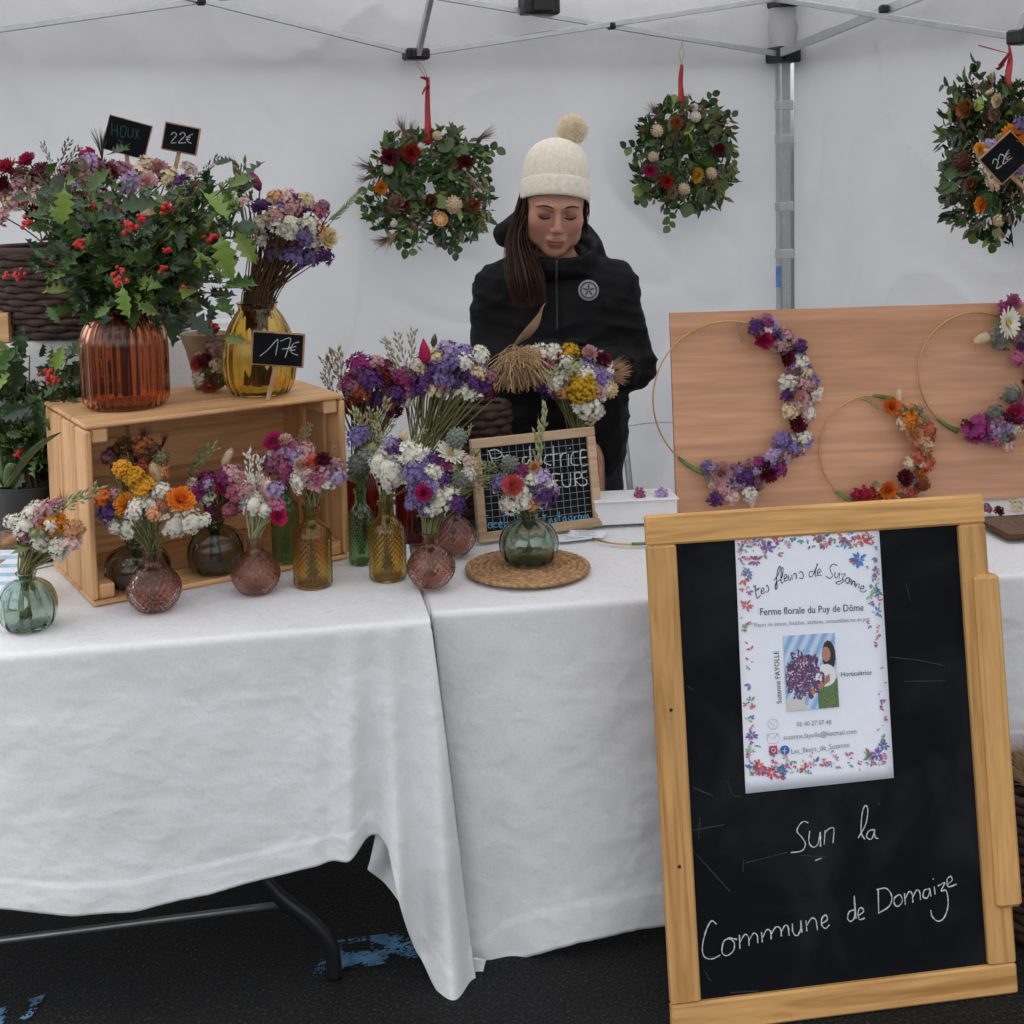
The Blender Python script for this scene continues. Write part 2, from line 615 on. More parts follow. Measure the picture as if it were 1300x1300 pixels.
def petal(mb, M3, o, L, W, cup, m=0, tip=0.25):
    """a six-point bract along +x of M3, lifted at its tip by cup"""
    P = [(0, -0.18 * W, 0), (0, 0.18 * W, 0), (0.55 * L, -0.5 * W, 0.28 * cup), (0.55 * L, 0.5 * W, 0.28 * cup),
         (0.9 * L, -tip * W, 0.8 * cup), (0.9 * L, tip * W, 0.8 * cup), (L, 0, cup)]
    mid = (0.55 * L, 0, 0.20 * cup - 0.06 * W)
    vs = [o + M3 @ Vector(p) for p in P + [mid]]
    mb.add(vs, [(0, 2, 7), (0, 7, 1), (1, 7, 3), (2, 4, 7), (7, 5, 3), (4, 6, 7), (6, 5, 7)], m)


def flower_mesh(kind, col, seed=0):
    key = (kind, col, seed)
    if key in MESH: return MESH[key]
    rng = random.Random(hash((kind, seed)) % 9973 if False else sum(map(ord, kind)) * 31 + seed)
    mb = MB()
    mats = [MT[col]]
    if kind == 'strawflower':
        mats.append(MT['brown' if col in ('wine', 'red', 'crimson', 'orange', 'magenta') else 'yellow'])
        for n, el, L, W, z in ((13, 8, 1.0, 0.50, 0.0), (13, 28, 0.94, 0.46, 0.05), (11, 50, 0.80, 0.42, 0.09), (9, 68, 0.62, 0.34, 0.12), (7, 82, 0.46, 0.26, 0.14)):
            for k in range(n):
                a = 2 * math.pi * (k + rng.uniform(-0.2, 0.2)) / n + n
                M3 = Matrix.Rotation(a, 3, 'Z') @ Matrix.Rotation(-R(el + rng.uniform(-7, 7)), 3, 'Y')
                petal(mb, M3, Vector((0, 0, z)), L * rng.uniform(0.9, 1.08), W, 0.16 * L)
        mb.ball((0, 0, 0.2), (0.34, 0.34, 0.16), 8, 4, 1, jit=0.12, rng=rng)
        mb.ball((0, 0, -0.12), (0.34, 0.34, 0.28), 7, 4, 0)
    elif kind in ('statice_cluster', 'yarrow_head'):
        nfl, fr = (30, 0.27) if kind == 'statice_cluster' else (40, 0.20)
        mats.append(MT['stem'])
        for k in range(nfl):
            z = 1 - (k + 0.5) / nfl * 1.25
            a = 2.39996 * k + rng.uniform(-0.4, 0.4)
            rr = math.sqrt(max(0.0, 1 - z * z))
            flat = 0.75 if kind == 'statice_cluster' else 0.42
            d = Vector((rr * math.cos(a), rr * math.sin(a), z * flat))
            p = d * rng.uniform(0.72, 1.0)
            nrm = (d + Vector((0, 0, 0.4))).normalized()
            M3 = frame(nrm)
            q = fr * rng.uniform(0.75, 1.2)
            n = 6
            vs = [p - nrm * q * 0.5]
            for j in range(n):
                b = 2 * math.pi * j / n
                vs.append(p + M3 @ Vector((math.cos(b) * q * 0.62, math.sin(b) * q * 0.62, 0)))
            for j in range(n):
                b = 2 * math.pi * (j + 0.5) / n
                w = q * rng.uniform(0.85, 1.25)
                vs.append(p + M3 @ Vector((math.cos(b) * w, math.sin(b) * w, q * rng.uniform(0.1, 0.65))))
            vs.append(p + nrm * q * 0.18)
            fs = []
            for j in range(n):
                j2 = (j + 1) % n
                fs += [(0, 1 + j2, 1 + j), (1 + j, 1 + j2, 7 + j), (1 + j, 13, 1 + j2)]
            mb.add(vs, fs, 0)
        mb.ball((0, 0, 0.05), (0.62, 0.62, 0.42), 8, 5, 0, jit=0.2, rng=rng)
    elif kind == 'celosia_plume':
        for k in range(90):
            z = rng.uniform(-0.3, 1)
            a = rng.uniform(0, 6.283)
            rr = math.sqrt(max(0, 1 - z * z))
            mb.ball((rr * math.cos(a) * 0.85, rr * math.sin(a) * 0.85, z * 0.75), rng.uniform(0.10, 0.2), 5, 3, 0, jit=0.25, rng=rng)
        mb.ball((0, 0, 0.1), (0.75, 0.75, 0.6), 8, 5)
    elif kind == 'seed_ball':
        for k in range(60):
            z = 1 - (k + 0.5) / 60 * 2
            a = 2.39996 * k
            rr = math.sqrt(1 - z * z)
            d = Vector((rr * math.cos(a), rr * math.sin(a), z))
            mb.tube([d * 0.75, d * 1.0], [0.17, 0.07], 5)
        mb.ball((0, 0, 0), 0.84, 9, 6)
    elif kind == 'daisy':
        mats.append(MT['yellow'])
        for n, el, L in ((18, 4, 1.0), (16, 18, 0.9), (12, 36, 0.62)):
            for k in range(n):
                a = 2 * math.pi * (k + rng.uniform(-0.2, 0.2)) / n + el
                petal(mb, Matrix.Rotation(a, 3, 'Z') @ Matrix.Rotation(-R(el + rng.uniform(-6, 6)), 3, 'Y'), Vector((0, 0, 0.02)), L, 0.26, 0.06)
        mb.ball((0, 0, 0.1), (0.24, 0.24, 0.12), 8, 4, 1, jit=0.15, rng=rng)
    elif kind == 'oat_ear':
        pts = bez([(0, 0, 0), (0.03, 0, 0.4), (-0.02, 0.02, 0.75), (0.05, 0, 1.0)], 4)
        mb.tube(pts, [0.012] * len(pts), 4)
        for k in range(18):
            t = 0.12 + 0.86 * k / 17
            p = pts[min(len(pts) - 1, int(t * (len(pts) - 1)))]
            a = 2.4 * k + rng.uniform(-0.5, 0.5)
            side = Vector((math.cos(a), math.sin(a), 0))
            q = p + side * 0.07 + Vector((0, 0, 0.04))
            e = q + side * rng.uniform(0.03, 0.09) + Vector((0, 0, rng.uniform(0.08, 0.17)))
            md = q.lerp(e, 0.4)
            mb.tube([p, q], 0.006, 3, cap=False)
            mb.tube([q, md, e], [0.008, 0.038, 0.004], 4)
            if k % 2: mb.tube([e, e + side * 0.03 + Vector((0, 0, 0.12))], [0.004, 0.001], 3, cap=False)
    elif kind == 'bunny_tail':
        mb.ball((0, 0, 0.5), (0.22, 0.22, 0.5), 9, 7)
        for k in range(170):
            z = rng.uniform(-0.95, 1)
            a = rng.uniform(0, 6.283)
            rr = math.sqrt(1 - z * z)
            p = Vector((0.21 * rr * math.cos(a), 0.21 * rr * math.sin(a), 0.5 + 0.48 * z))
            d = Vector((rr * math.cos(a), rr * math.sin(a), 1.2)).normalized()
            s_ = d.cross(Vector((0, 0, 1))).normalized() * 0.014
            mb.add([p - s_, p + s_, p + d * rng.uniform(0.1, 0.22)], [(0, 1, 2)])
    elif kind == 'grass_plume':
        for k in range(46):
            a = rng.uniform(0, 6.283); sp = rng.uniform(0.02, 0.34)
            h = rng.uniform(0.6, 1.0)
            pts = bez([(0, 0, 0), (sp * 0.35 * math.cos(a), sp * 0.35 * math.sin(a), h * 0.55), (sp * math.cos(a), sp * math.sin(a), h)], 3)
            mb.tube(pts, [0.009, 0.008, 0.007, 0.007, 0.006, 0.005, 0.002][:len(pts)], 3, cap=False)
    elif kind == 'gladiolus_spike':
        pts = bez([(0, 0, 0), (0.02, 0, 0.5), (0, 0, 1.0)], 4)
        mb.tube(pts, 0.012, 4)
        for k in range(16):
            t = 0.1 + 0.85 * k / 15
            a = (k % 2) * math.pi + rng.uniform(-0.6, 0.6)
            d = Vector((math.cos(a) * 0.5, math.sin(a) * 0.5, 1)).normalized()
            p = Vector((0, 0, t))
            mb.tube([p, p + d * 0.09, p + d * 0.19], [0.012, 0.036, 0.004], 5, flat=0.6)
    elif kind == 'bud':
        mb.tube([(0, 0, 0), (0, 0, 0.25), (0.02, 0, 0.6), (0.02, 0, 1)], [0.10, 0.26, 0.22, 0.03], 7)
    elif kind == 'berry_cluster':
        mats = [MT['berry'], MT['brown']]
        for k in range(11):
            p = Vector((rng.gauss(0, 0.40), rng.gauss(0, 0.40), rng.gauss(0, 0.32)))
            mb.ball(p, rng.uniform(0.30, 0.40), 8, 6, 0)
            mb.ball(p + p.normalized() * 0.33, 0.07, 4, 3, 1)
    elif kind == 'orange_slice':
        mats = [MT['orange'], MT['rust'], MT['cream']]
        mb.lathe([(0.0, -0.05), (0.94, -0.05), (1.0, 0.0), (0.94, 0.05), (0.86, 0.05)], 20, m=1)
        mb.lathe([(0.86, 0.05), (0.80, 0.052)], 20, m=2)
        for k in range(9):
            a0, a1 = 2 * math.pi * (k + 0.07) / 9, 2 * math.pi * (k + 0.93) / 9
            am = (a0 + a1) / 2
            mb.add([(0.08 * math.cos(am), 0.08 * math.sin(am), 0.03), (0.78 * math.cos(a0), 0.78 * math.sin(a0), 0.04), (0.82 * math.cos(am), 0.82 * math.sin(am), 0.045), (0.78 * math.cos(a1), 0.78 * math.sin(a1), 0.04)], [(0, 1, 2, 3)], 0)
        mb.lathe([(0.80, 0.036), (0.0, 0.036)], 20, m=2)
    MESH[key] = mb.mesh(kind, mats, smooth=kind not in ('strawflower', 'daisy'))
    return MESH[key]


def leaf_mesh(kind, col, seed=0):
    key = (kind, col, seed)
    if key in MESH: return MESH[key]
    rng = random.Random(seed * 7 + 3)
    mb = MB()
    if kind == 'holly':
        edge = [(0.0, 0.05), (0.10, 0.12), (0.18, 0.36), (0.27, 0.20), (0.40, 0.45), (0.50, 0.24), (0.62, 0.40), (0.71, 0.17), (0.82, 0.25), (0.88, 0.08), (1.0, 0.0)]
        vs, fs = [], []
        for i, (t, w) in enumerate(edge):
            lift = 0.13 if i % 2 == 0 and 0 < i < 10 else -0.03
            bend = -0.22 * t * t + rng.uniform(-0.01, 0.01)
            for s_ in (-1, 1):
                vs.append((t, s_ * w * 0.66 * rng.uniform(0.88, 1.1), bend + lift * 0.8 + 0.10 * w))
            vs.append((t, 0, bend - 0.035))
        for i in range(len(edge) - 1):
            a, b = i * 3, i * 3 + 3
            fs += [(a, b, b + 2, a + 2), (a + 2, b + 2, b + 1, a + 1)]
        mb.add(vs, fs)
        mb.tube([(-0.18, 0, 0.0), (0, 0, -0.035), (0.5, 0, -0.1)], [0.02, 0.018, 0.008], 4)
    elif kind == 'lance':
        prof = [(0, 0.03), (0.2, 0.13), (0.45, 0.19), (0.7, 0.14), (0.9, 0.05), (1, 0.0)]
        vs, fs = [], []
        for t, w in prof:
            z = -0.2 * t * t
            vs += [(t, -w, z + 0.25 * w), (t, w, z + 0.25 * w), (t, 0, z)]
        for i in range(len(prof) - 1):
            a, b = i * 3, i * 3 + 3
            fs += [(a, b, b + 2, a + 2), (a + 2, b + 2, b + 1, a + 1)]
        mb.add(vs, fs)
    elif kind == 'round':
        prof = [(0, 0.04), (0.15, 0.28), (0.4, 0.42), (0.7, 0.36), (0.92, 0.16), (1, 0.0)]
        vs, fs = [], []
        for t, w in prof:
            z = -0.12 * t * t
            vs += [(t, -w, z + 0.2 * w), (t, w, z + 0.2 * w), (t, 0, z)]
        for i in range(len(prof) - 1):
            a, b = i * 3, i * 3 + 3
            fs += [(a, b, b + 2, a + 2), (a + 2, b + 2, b + 1, a + 1)]
        mb.add(vs, fs)
    MESH[key] = mb.mesh(kind + '_leaf', MT[col])
    return MESH[key]


SHORT = {'S': 'strawflower', 'T': 'statice_cluster', 'Y': 'yarrow_head', 'D': 'celosia_plume', 'P': 'seed_ball', 'A': 'daisy',
         'O': 'oat_ear', 'B': 'bunny_tail', 'G': 'grass_plume', 'I': 'gladiolus_spike', 'U': 'bud', 'R': 'berry_cluster', 'Z': 'orange_slice'}


def put_head(parent, kind, col, P, d, size, rng):
    M3 = frame(d) @ Matrix.Rotation(rng.uniform(0, 6.28), 3, 'Z')
    if kind in 'STYDPAU':
        M3 = M3 @ Matrix.Diagonal((rng.uniform(0.86, 1.12), rng.uniform(0.86, 1.12), rng.uniform(0.85, 1.15)))
    M = Matrix.Translation(P) @ (M3 * size).to_4x4()
    return place(SHORT[kind], flower_mesh(SHORT[kind], col, rng.randrange(2)), M, parent)


def put_leaf(parent, kind, col, P, d, size, rng, nrm=None, name='leaf'):
    x = Vector(d).normalized()
    n = Vector(nrm or (0, -0.5, 1)) + Vector((rng.gauss(0, 0.35), rng.gauss(0, 0.35), rng.gauss(0, 0.35)))
    y = n.cross(x)
    if y.length < 1e-3: y = Vector((0, 0, 1)).cross(x)
    y.normalize()
    z = x.cross(y)
    M3 = Matrix((x, y, z)).transposed() * size
    return place(name, leaf_mesh(kind, col, rng.randrange(3)), Matrix.Translation(P) @ M3.to_4x4(), parent)


def bouquet(name, label, foot, neck, neck_r, Y, heads, fill=None, seed=1, stem='stem', group=None, cat='bouquet', leaves=0, depth=None, stem_n=None):
    """foot: where the stems stand, neck: where they are gathered; heads given by pixel, at distance Y"""
    rng = random.Random(seed)
    foot, neck = Vector(foot), Vector(neck)
    t = thing(name, label, cat, foot, 0, group)
    px = Y / F_PX
    items = []
    for h in heads:
        if len(h) >= 6 and h[0] in 'OBGIU':
            k, c, x0, y0, x1, y1 = h[:6]
            dy = h[6] if len(h) > 6 else 0.0
            a, b = ony(x0, y0, Y + dy), ony(x1, y1, Y + dy + rng.uniform(-0.02, 0.01))
            items.append((k, c, a, (b - a).normalized(), (b - a).length))
        else:
            k, c, x, y, s = h[:5]
            dy = h[5] if len(h) > 5 else -0.03
            items.append((k, c, ony(x, y, Y + dy), None, s * px * 0.5))
    if fill:
        n, (x0, y0, x1, y1), pal = fill[:3]
        cx, cy, rx, ry = (x0 + x1) / 2, (y0 + y1) / 2, (x1 - x0) / 2, (y1 - y0) / 2
        rdep = depth or min(rx, ry * 1.3) * px
        tot = sum(p[3] for p in pal)
        for i in range(n):
            w = rng.uniform(0, tot)
            for p in pal:
                w -= p[3]
                if w <= 0: break
            while True:
                u, v, q = rng.uniform(-1, 1), rng.uniform(-1, 1), rng.uniform(-1, 1)
                l2 = u * u + v * v + q * q
                if 0.25 < l2 < 1: break
            q = -abs(q) if i % 4 else abs(q)
            P = ony(cx + u * rx * 0.92, cy + v * ry * 0.92, Y + q * rdep)
            items.append((p[0], p[1], P, None, p[2] * px * 0.5 * rng.uniform(0.8, 1.2)))
    st = MB()
    cen = Vector((0, 0, 0))
    for it in items: cen += it[2]
    cen /= max(1, len(items))
    focus = neck.lerp(cen, 0.45)
    for k, c, P, d, s in items:
        if d is None:
            d = (P - focus).normalized() + Vector((0, -0.55, 0.12)) + Vector((rng.gauss(0, 0.12), 0, rng.gauss(0, 0.12)))
            if k in 'B': d = Vector((rng.gauss(0, 0.3), -0.1, 1))
        d.normalize()
        put_head(t, k, c, P, d, s, rng)
        a = rng.uniform(0, 6.283)
        rr = neck_r * math.sqrt(rng.random()) * 0.85
        q = neck + Vector((math.cos(a) * rr, math.sin(a) * rr, 0))
        f = foot + Vector((-math.cos(a) * rr * 0.9, -math.sin(a) * rr * 0.9, 0.006 + rng.uniform(0, 0.01)))
        pts = bez([f, q, q.lerp(P, 0.55) + Vector((0, 0, 0.012)), P], 4)
        st.tube(pts, [0.0017] * len(pts), 4, cap=False)
    for i in range(stem_n or 0):
        a = rng.uniform(0, 6.283)
        rr = neck_r * math.sqrt(rng.random()) * 0.95
        q = neck + Vector((math.cos(a) * rr, math.sin(a) * rr, 0))
        P = items[rng.randrange(len(items))][2] + Vector((rng.gauss(0, .01), rng.gauss(0, .015), -0.01))
        f = foot + Vector((-math.cos(a) * rr, -math.sin(a) * rr, 0.01))
        pts = bez([f, q, q.lerp(P, 0.5), P], 4)
        st.tube(pts, [0.0015] * len(pts), 4, cap=False)
    so = st.build('stems', MT[stem], t)
    so['kind'] = 'stuff'
    for i in range(leaves):
        P = neck.lerp(items[rng.randrange(len(items))][2], rng.uniform(0.3, 0.9))
        put_leaf(t, 'lance', rng.choice(['grass', 'palegreen', 'sage']), P, (rng.gauss(0, 1), rng.gauss(-0.4, 0.6), rng.uniform(0.1, 1)), rng.uniform(0.025, 0.05), rng)
    return t


# ------------------------------------------------------------------ signed-distance sculpting for cloth-soft bodies
def surface_nets(xs, ys, zs, S):
    nx, ny, nz = S.shape
    ins = S < 0
    cnt = np.zeros((nx - 1, ny - 1, nz - 1), np.int8)
    for a in (0, 1):
        for b in (0, 1):
            for c in (0, 1):
                cnt += ins[a:nx - 1 + a, b:ny - 1 + b, c:nz - 1 + c]
    act = np.argwhere((cnt > 0) & (cnt < 8))
    idx = -np.ones(cnt.shape, np.int64)
    idx[act[:, 0], act[:, 1], act[:, 2]] = np.arange(len(act))
    acc = np.zeros((len(act), 3)); num = np.zeros(len(act))
    G = (xs, ys, zs)
    cor = [(a, b, c) for a in (0, 1) for b in (0, 1) for c in (0, 1)]
    for p in cor:
        for ax in range(3):
            if p[ax]: continue
            q = list(p); q[ax] = 1
            A = act + np.array(p); B = act + np.array(q)
            sa = S[A[:, 0], A[:, 1], A[:, 2]]; sb = S[B[:, 0], B[:, 1], B[:, 2]]
            m = (sa < 0) != (sb < 0)
            t = np.where(m, sa / np.where(m, sa - sb, 1), 0)
            pa = np.stack([G[k][A[:, k]] for k in range(3)], 1); pb = np.stack([G[k][B[:, k]] for k in range(3)], 1)
            acc += np.where(m[:, None], pa + (pb - pa) * t[:, None], 0); num += m
    V = acc / num[:, None]
    Fs = []
    for ax in range(3):
        o1, o2 = (ax + 1) % 3, (ax + 2) % 3
        lo = [slice(None)] * 3; hi = [slice(None)] * 3
        lo[ax] = slice(0, -1); hi[ax] = slice(1, None)
        a, b = ins[tuple(lo)], ins[tuple(hi)]
        E = np.argwhere(a != b)
        ok = (E[:, o1] > 0) & (E[:, o2] > 0) & (E[:, o1] < S.shape[o1] - 1) & (E[:, o2] < S.shape[o2] - 1)
        E = E[ok]
        sgn = a[E[:, 0], E[:, 1], E[:, 2]]
        q = []
        for d1, d2 in ((1, 1), (0, 1), (0, 0), (1, 0)):
            C = E.copy(); C[:, o1] -= d1; C[:, o2] -= d2
            q.append(idx[C[:, 0], C[:, 1], C[:, 2]])
        q = np.stack(q, 1)
        q = np.where(sgn[:, None], q, q[:, ::-1])
        Fs.append(q)
    return V, np.concatenate(Fs)


def smin(a, b, k):
    h = np.clip(0.5 + 0.5 * (b - a) / k, 0, 1)
    return b + (a - b) * h - k * h * (1 - h)


def ell(P, c, r, M=None):
    q = P - np.array(c)
    if M is not None: q = q @ np.array(M)
    r = np.array(r)
    k0 = np.sqrt(((q / r) ** 2).sum(-1)); k1 = np.sqrt(((q / (r * r)) ** 2).sum(-1))
    return k0 * (k0 - 1) / np.maximum(k1, 1e-6)


def cap(P, a, b, ra, rb):
    a, b = np.array(a, float), np.array(b, float)
    pa = P - a; ba = b - a
    h = np.clip((pa @ ba) / (ba @ ba), 0, 1)
    return np.sqrt(((pa - h[..., None] * ba) ** 2).sum(-1)) - (ra + (rb - ra) * h)


def gridpts(xs, ys, zs):
    X, Y, Z = np.meshgrid(xs, ys, zs, indexing='ij')
    return np.stack([X, Y, Z], -1)


def sdf_build(name, xs, ys, zs, S, mat, parent, smooth_it=2):
    V, Fq = surface_nets(xs, ys, zs, S)
    if smooth_it:
        e = np.concatenate([Fq[:, [0, 1]], Fq[:, [1, 2]], Fq[:, [2, 3]], Fq[:, [3, 0]]])
        for _ in range(smooth_it):
            acc = np.zeros_like(V); n = np.zeros(len(V))
            np.add.at(acc, e[:, 0], V[e[:, 1]]); np.add.at(n, e[:, 0], 1)
            np.add.at(acc, e[:, 1], V[e[:, 0]]); np.add.at(n, e[:, 1], 1)
            V = V * 0.5 + 0.5 * acc / np.maximum(n, 1)[:, None]
    me = bpy.data.meshes.new(name)
    me.from_pydata(V.tolist(), [], Fq.tolist())
    for m in (mat if isinstance(mat, list) else [mat]): me.materials.append(m)
    me.polygons.foreach_set('use_smooth', [True] * len(me.polygons))
    me.update()
    o = bpy.data.objects.new(name, me)
    COL.objects.link(o)
    o.parent = parent
    return o

# ================================================================== SETTING
g = MB()
g.grid(lambda u, v: Vector((-60 + 120 * u, -40 + 120 * v, 0)), 24, 24)
tag(g.build('ground', MT['asphalt'], smooth=False), kind='structure')


def paint_patch(name, quad, seed):
    rng = random.Random(seed)
    P = [onz(x, y, 0.004) for x, y in quad]
    mb = MB()
    n = 90
    for i in range(n):
        for j in range(n):
            u0, u1, v0, v1 = i / n, (i + 1) / n, j / n, (j + 1) / n
            def q(u, v): return P[0].lerp(P[1], u).lerp(P[3].lerp(P[2], u), v)
            c = q(u0, v0)
            e = min(i, j, n - 1 - i, n - 1 - j)
            if noise.noise(Vector((c.x * 22, c.y * 22, seed))) + 0.45 * noise.noise(Vector((c.x * 90, c.y * 90, 1))) + 0.5 * noise.noise(Vector((c.x * 230, c.y * 230, 2))) > (0.10 if e > 8 else -0.1): continue
            mb.add([q(u0, v0), q(u1, v0), q(u1, v1), q(u0, v1)], [(0, 1, 2, 3)])
    return tag(mb.build(name, MT['bluepaint'], smooth=False), kind='structure')


paint_patch('road_marking', [(395, 1240), (560, 1210), (560, 1175), (420, 1195)], 3)
paint_patch('road_marking', [(-40, 1330), (40, 1290), (58, 1262), (-40, 1292)], 5)

# ------------------------------------------------------------------ tent: 3 m pop-up gazebo, its back right corner in view
TY = R(18.0)
KC = Vector((0.977, 4.80, 0))                    # foot of the back right leg
EX = Vector((math.cos(TY), math.sin(TY), 0))     # along the back wall, to the right
EY = Vector((-math.sin(TY), math.cos(TY), 0))    # away from the viewer
TS = 3.0
EAVE, PEAK = 2.17, 3.0
tent = thing('tent', 'white canvas pop-up market tent with grey folding frame sheltering the flower stall', 'tent', KC, 0)


def tp(a, b, z):
    """tent coordinates: a metres left of the back right corner, b metres forward of the back wall"""
    return KC - EX * a - EY * b + Vector((0, 0, z))


def wrinkle(a, z, s):
    q = Vector((a * 1.1, z * 0.7, s))
    w = 0.040 * noise.noise(q) + 0.022 * noise.noise(q * 2.7)
    # long soft folds hanging from the eave, and slanting tension creases
    w += 0.007 * math.sin(a * 9 + 2.0 * noise.noise(Vector((a * 2, z, s + 4))) + z * 1.5) * (0.3 + 0.7 * max(0, noise.noise(Vector((a * 1.3, z * .5, s + 9))) + 0.4))
    r1 = 1 - abs(noise.noise(Vector((a * 1.6 + z * 1.2, z * 1.4 - a * 0.5, s + 20))))
    w += 0.022 * (max(0, r1 - 0.84) / 0.16) ** 1.5
    r2 = 1 - abs(noise.noise(Vector((a * 3.1 - z * 2.0, z * 2.2 + a * 1.1, s + 31))))
    w += 0.011 * (max(0, r2 - 0.8) / 0.2) ** 1.5
    return w


mb = MB()
mb.grid(lambda u, v: tp(u * 3.0 - 0.0, -0.045 + wrinkle(u * 3.0, v * 2.17, 1.0) * min(1, u * 12) , 0.02 + v * (EAVE - 0.03)), 170, 120)
mb.build('back_wall', MT['tent'], tent)
mb = MB()
mb.grid(lambda u, v: tp(-0.045 - wrinkle(u * 3.0, v * 2.17, 7.0) * min(1, u * 12), u * 3.0, 0.02 + v * (EAVE - 0.03)), 150, 110)
mb.build('side_wall', MT['tent'], tent)
# horizontal joints of the wall panels
for zz, a0, a1 in ((0.66, 0.05, 2.98),):
    mb = MB()
    mb.grid(lambda u, v: tp(a0 + u * (a1 - a0), -0.0435 + wrinkle(a0 + u * (a1 - a0), zz, 1.0) * min(1, (a0 + u * (a1 - a0)) * 4), zz + (v - 0.5) * 0.0035 + 0.006 * math.sin(u * 14)), 120, 1)
    solidify(mb.build('wall_seam', MT['tent'], tent), 0.0006)
# valance round the eaves, outside the walls
for nm, fn in (('valance', lambda u, v: tp(-0.09 + u * 3.18, -0.10 - 0.012 * math.sin(u * 40) * (1 - v), EAVE - 0.24 + v * 0.26)),
               ('valance', lambda u, v: tp(-0.10 - 0.012 * math.sin(u * 37) * (1 - v), -0.09 + u * 3.18, EAVE - 0.24 + v * 0.26)),
               ('valance', lambda u, v: tp(-0.09 + u * 3.18, 3.10 + 0.012 * math.sin(u * 40) * (1 - v), EAVE - 0.24 + v * 0.26)),
               ('valance', lambda u, v: tp(3.10 + 0.012 * math.sin(u * 37) * (1 - v), -0.09 + u * 3.18, EAVE - 0.24 + v * 0.26))):
    mb = MB(); mb.grid(fn, 60, 3); mb.build(nm, MT['tent'], tent)
pk = tp(1.5, 1.5, PEAK)
crn = [tp(-0.09, -0.09, EAVE + 0.02), tp(3.09, -0.09, EAVE + 0.02), tp(3.09, 3.09, EAVE + 0.02), tp(-0.09, 3.09, EAVE + 0.02)]
for i in range(4):
    a, b = crn[i], crn[(i + 1) % 4]
    mb = MB()
    def fn(u, v, a=a, b=b, i=i):
        p = a.lerp(b, u).lerp(pk, v)
        sag = -0.05 * math.sin(math.pi * min(1, v * 1.1)) * (4 * u * (1 - u)) + 0.012 * noise.noise(p * 2.3)
        return p + Vector((0, 0, sag))
    mb.grid(fn, 36, 30)
    mb.build('roof_panel', MT['tent'], tent)


def bar(p, q, w=0.019, d=0.011, mat='alu', name='truss_bar'):
    p, q = Vector(p), Vector(q)
    M3 = frame(q - p)
    m = MB()
    m.box(Matrix.Translation((p + q) / 2) @ M3.to_4x4(), d, w, (q - p).length, 0.002)
    return m.build(name, MT[mat], tent, smooth=False)


def bracket(p, sx=0.05, sy=0.05, sz=0.05, rz=TY):
    m = MB()
    M = Matrix.Translation(p) @ Matrix.Rotation(rz, 4, 'Z')
    m.box(M, sx, sy, sz, 0.006)
    m.box(M @ Matrix.Translation((0, -sy * 0.5, 0)), sx * 0.55, sy * 0.35, sz * 0.72, 0.004)
    return m.build('bracket', MT['blackplastic'], tent, smooth=False)


# four legs: outer square tube, inner tube, foot plate
for a, b in ((0.0, 0.0), (3.0, 0.0), (3.0, 3.0), (0.0, 3.0)):
    m = MB()
    m.box(Matrix.Translation(tp(a, b, 1.22)) @ Matrix.Rotation(TY, 4, 'Z'), 0.042, 0.042, 1.86, 0.005)
    leg = m.build('leg', MT['alu'], tent, smooth=False)
    m = MB()
    m.box(Matrix.Translation(tp(a, b, 0.155)) @ Matrix.Rotation(TY, 4, 'Z'), 0.028, 0.028, 0.29, 0.003)
    m.box(Matrix.Translation(tp(a, b, 0.006)) @ Matrix.Rotation(TY, 4, 'Z'), 0.10, 0.10, 0.008, 0.002)
    m.build('foot', MT['steel'], leg, smooth=False)
# the visible leg: clear sleeve straps that tie the walls on, and a strip of blue tape
kleg = [o for o in tent.children if o.name == 'leg'][0]
for zz in (1.78, 1.66, 1.42, 1.25):
    m = MB()
    m.box(Matrix.Translation(tp(-0.004, 0.0, zz)) @ Matrix.Rotation(TY, 4, 'Z'), 0.052, 0.050, 0.035, 0.004)
    m.build('wall_strap', MT['tent'], tent, smooth=False)
m = MB()
m.box(Matrix.Translation(tp(0.028, 0.012, 1.17)) @ Matrix.Rotation(TY, 4, 'Z'), 0.016, 0.012, 0.075, 0.002)
m.build('tape', MT['blueplastic'], tent, smooth=False)
# corner brackets: the fixed one at the eave and the slider under it, a canvas sleeve between them
bracket(tp(0.01, 0.02, 2.15), 0.075, 0.105, 0.060)
bracket(tp(0.01, 0.02, 1.955), 0.085, 0.110, 0.055)
m = MB()
m.lathe([(0.048, 1.985), (0.044, 2.01), (0.052, 2.05), (0.045, 2.09), (0.048, 2.12)], 14, Matrix.Translation(tp(0, 0, 0)), fn=lambda r, z, a, i: r + 0.004 * math.sin(5 * a + z * 60))
m.build('canvas_sleeve', MT['tent'], tent)
BP = tp(0, 0.045, 0)       # plane of the back truss
RP = tp(0.045, 0, 0)       # plane of the side truss


def bk(px, py): return onp(px, py, BP, EY)
def sdp(px, py): return onp(px, py, RP, EX)


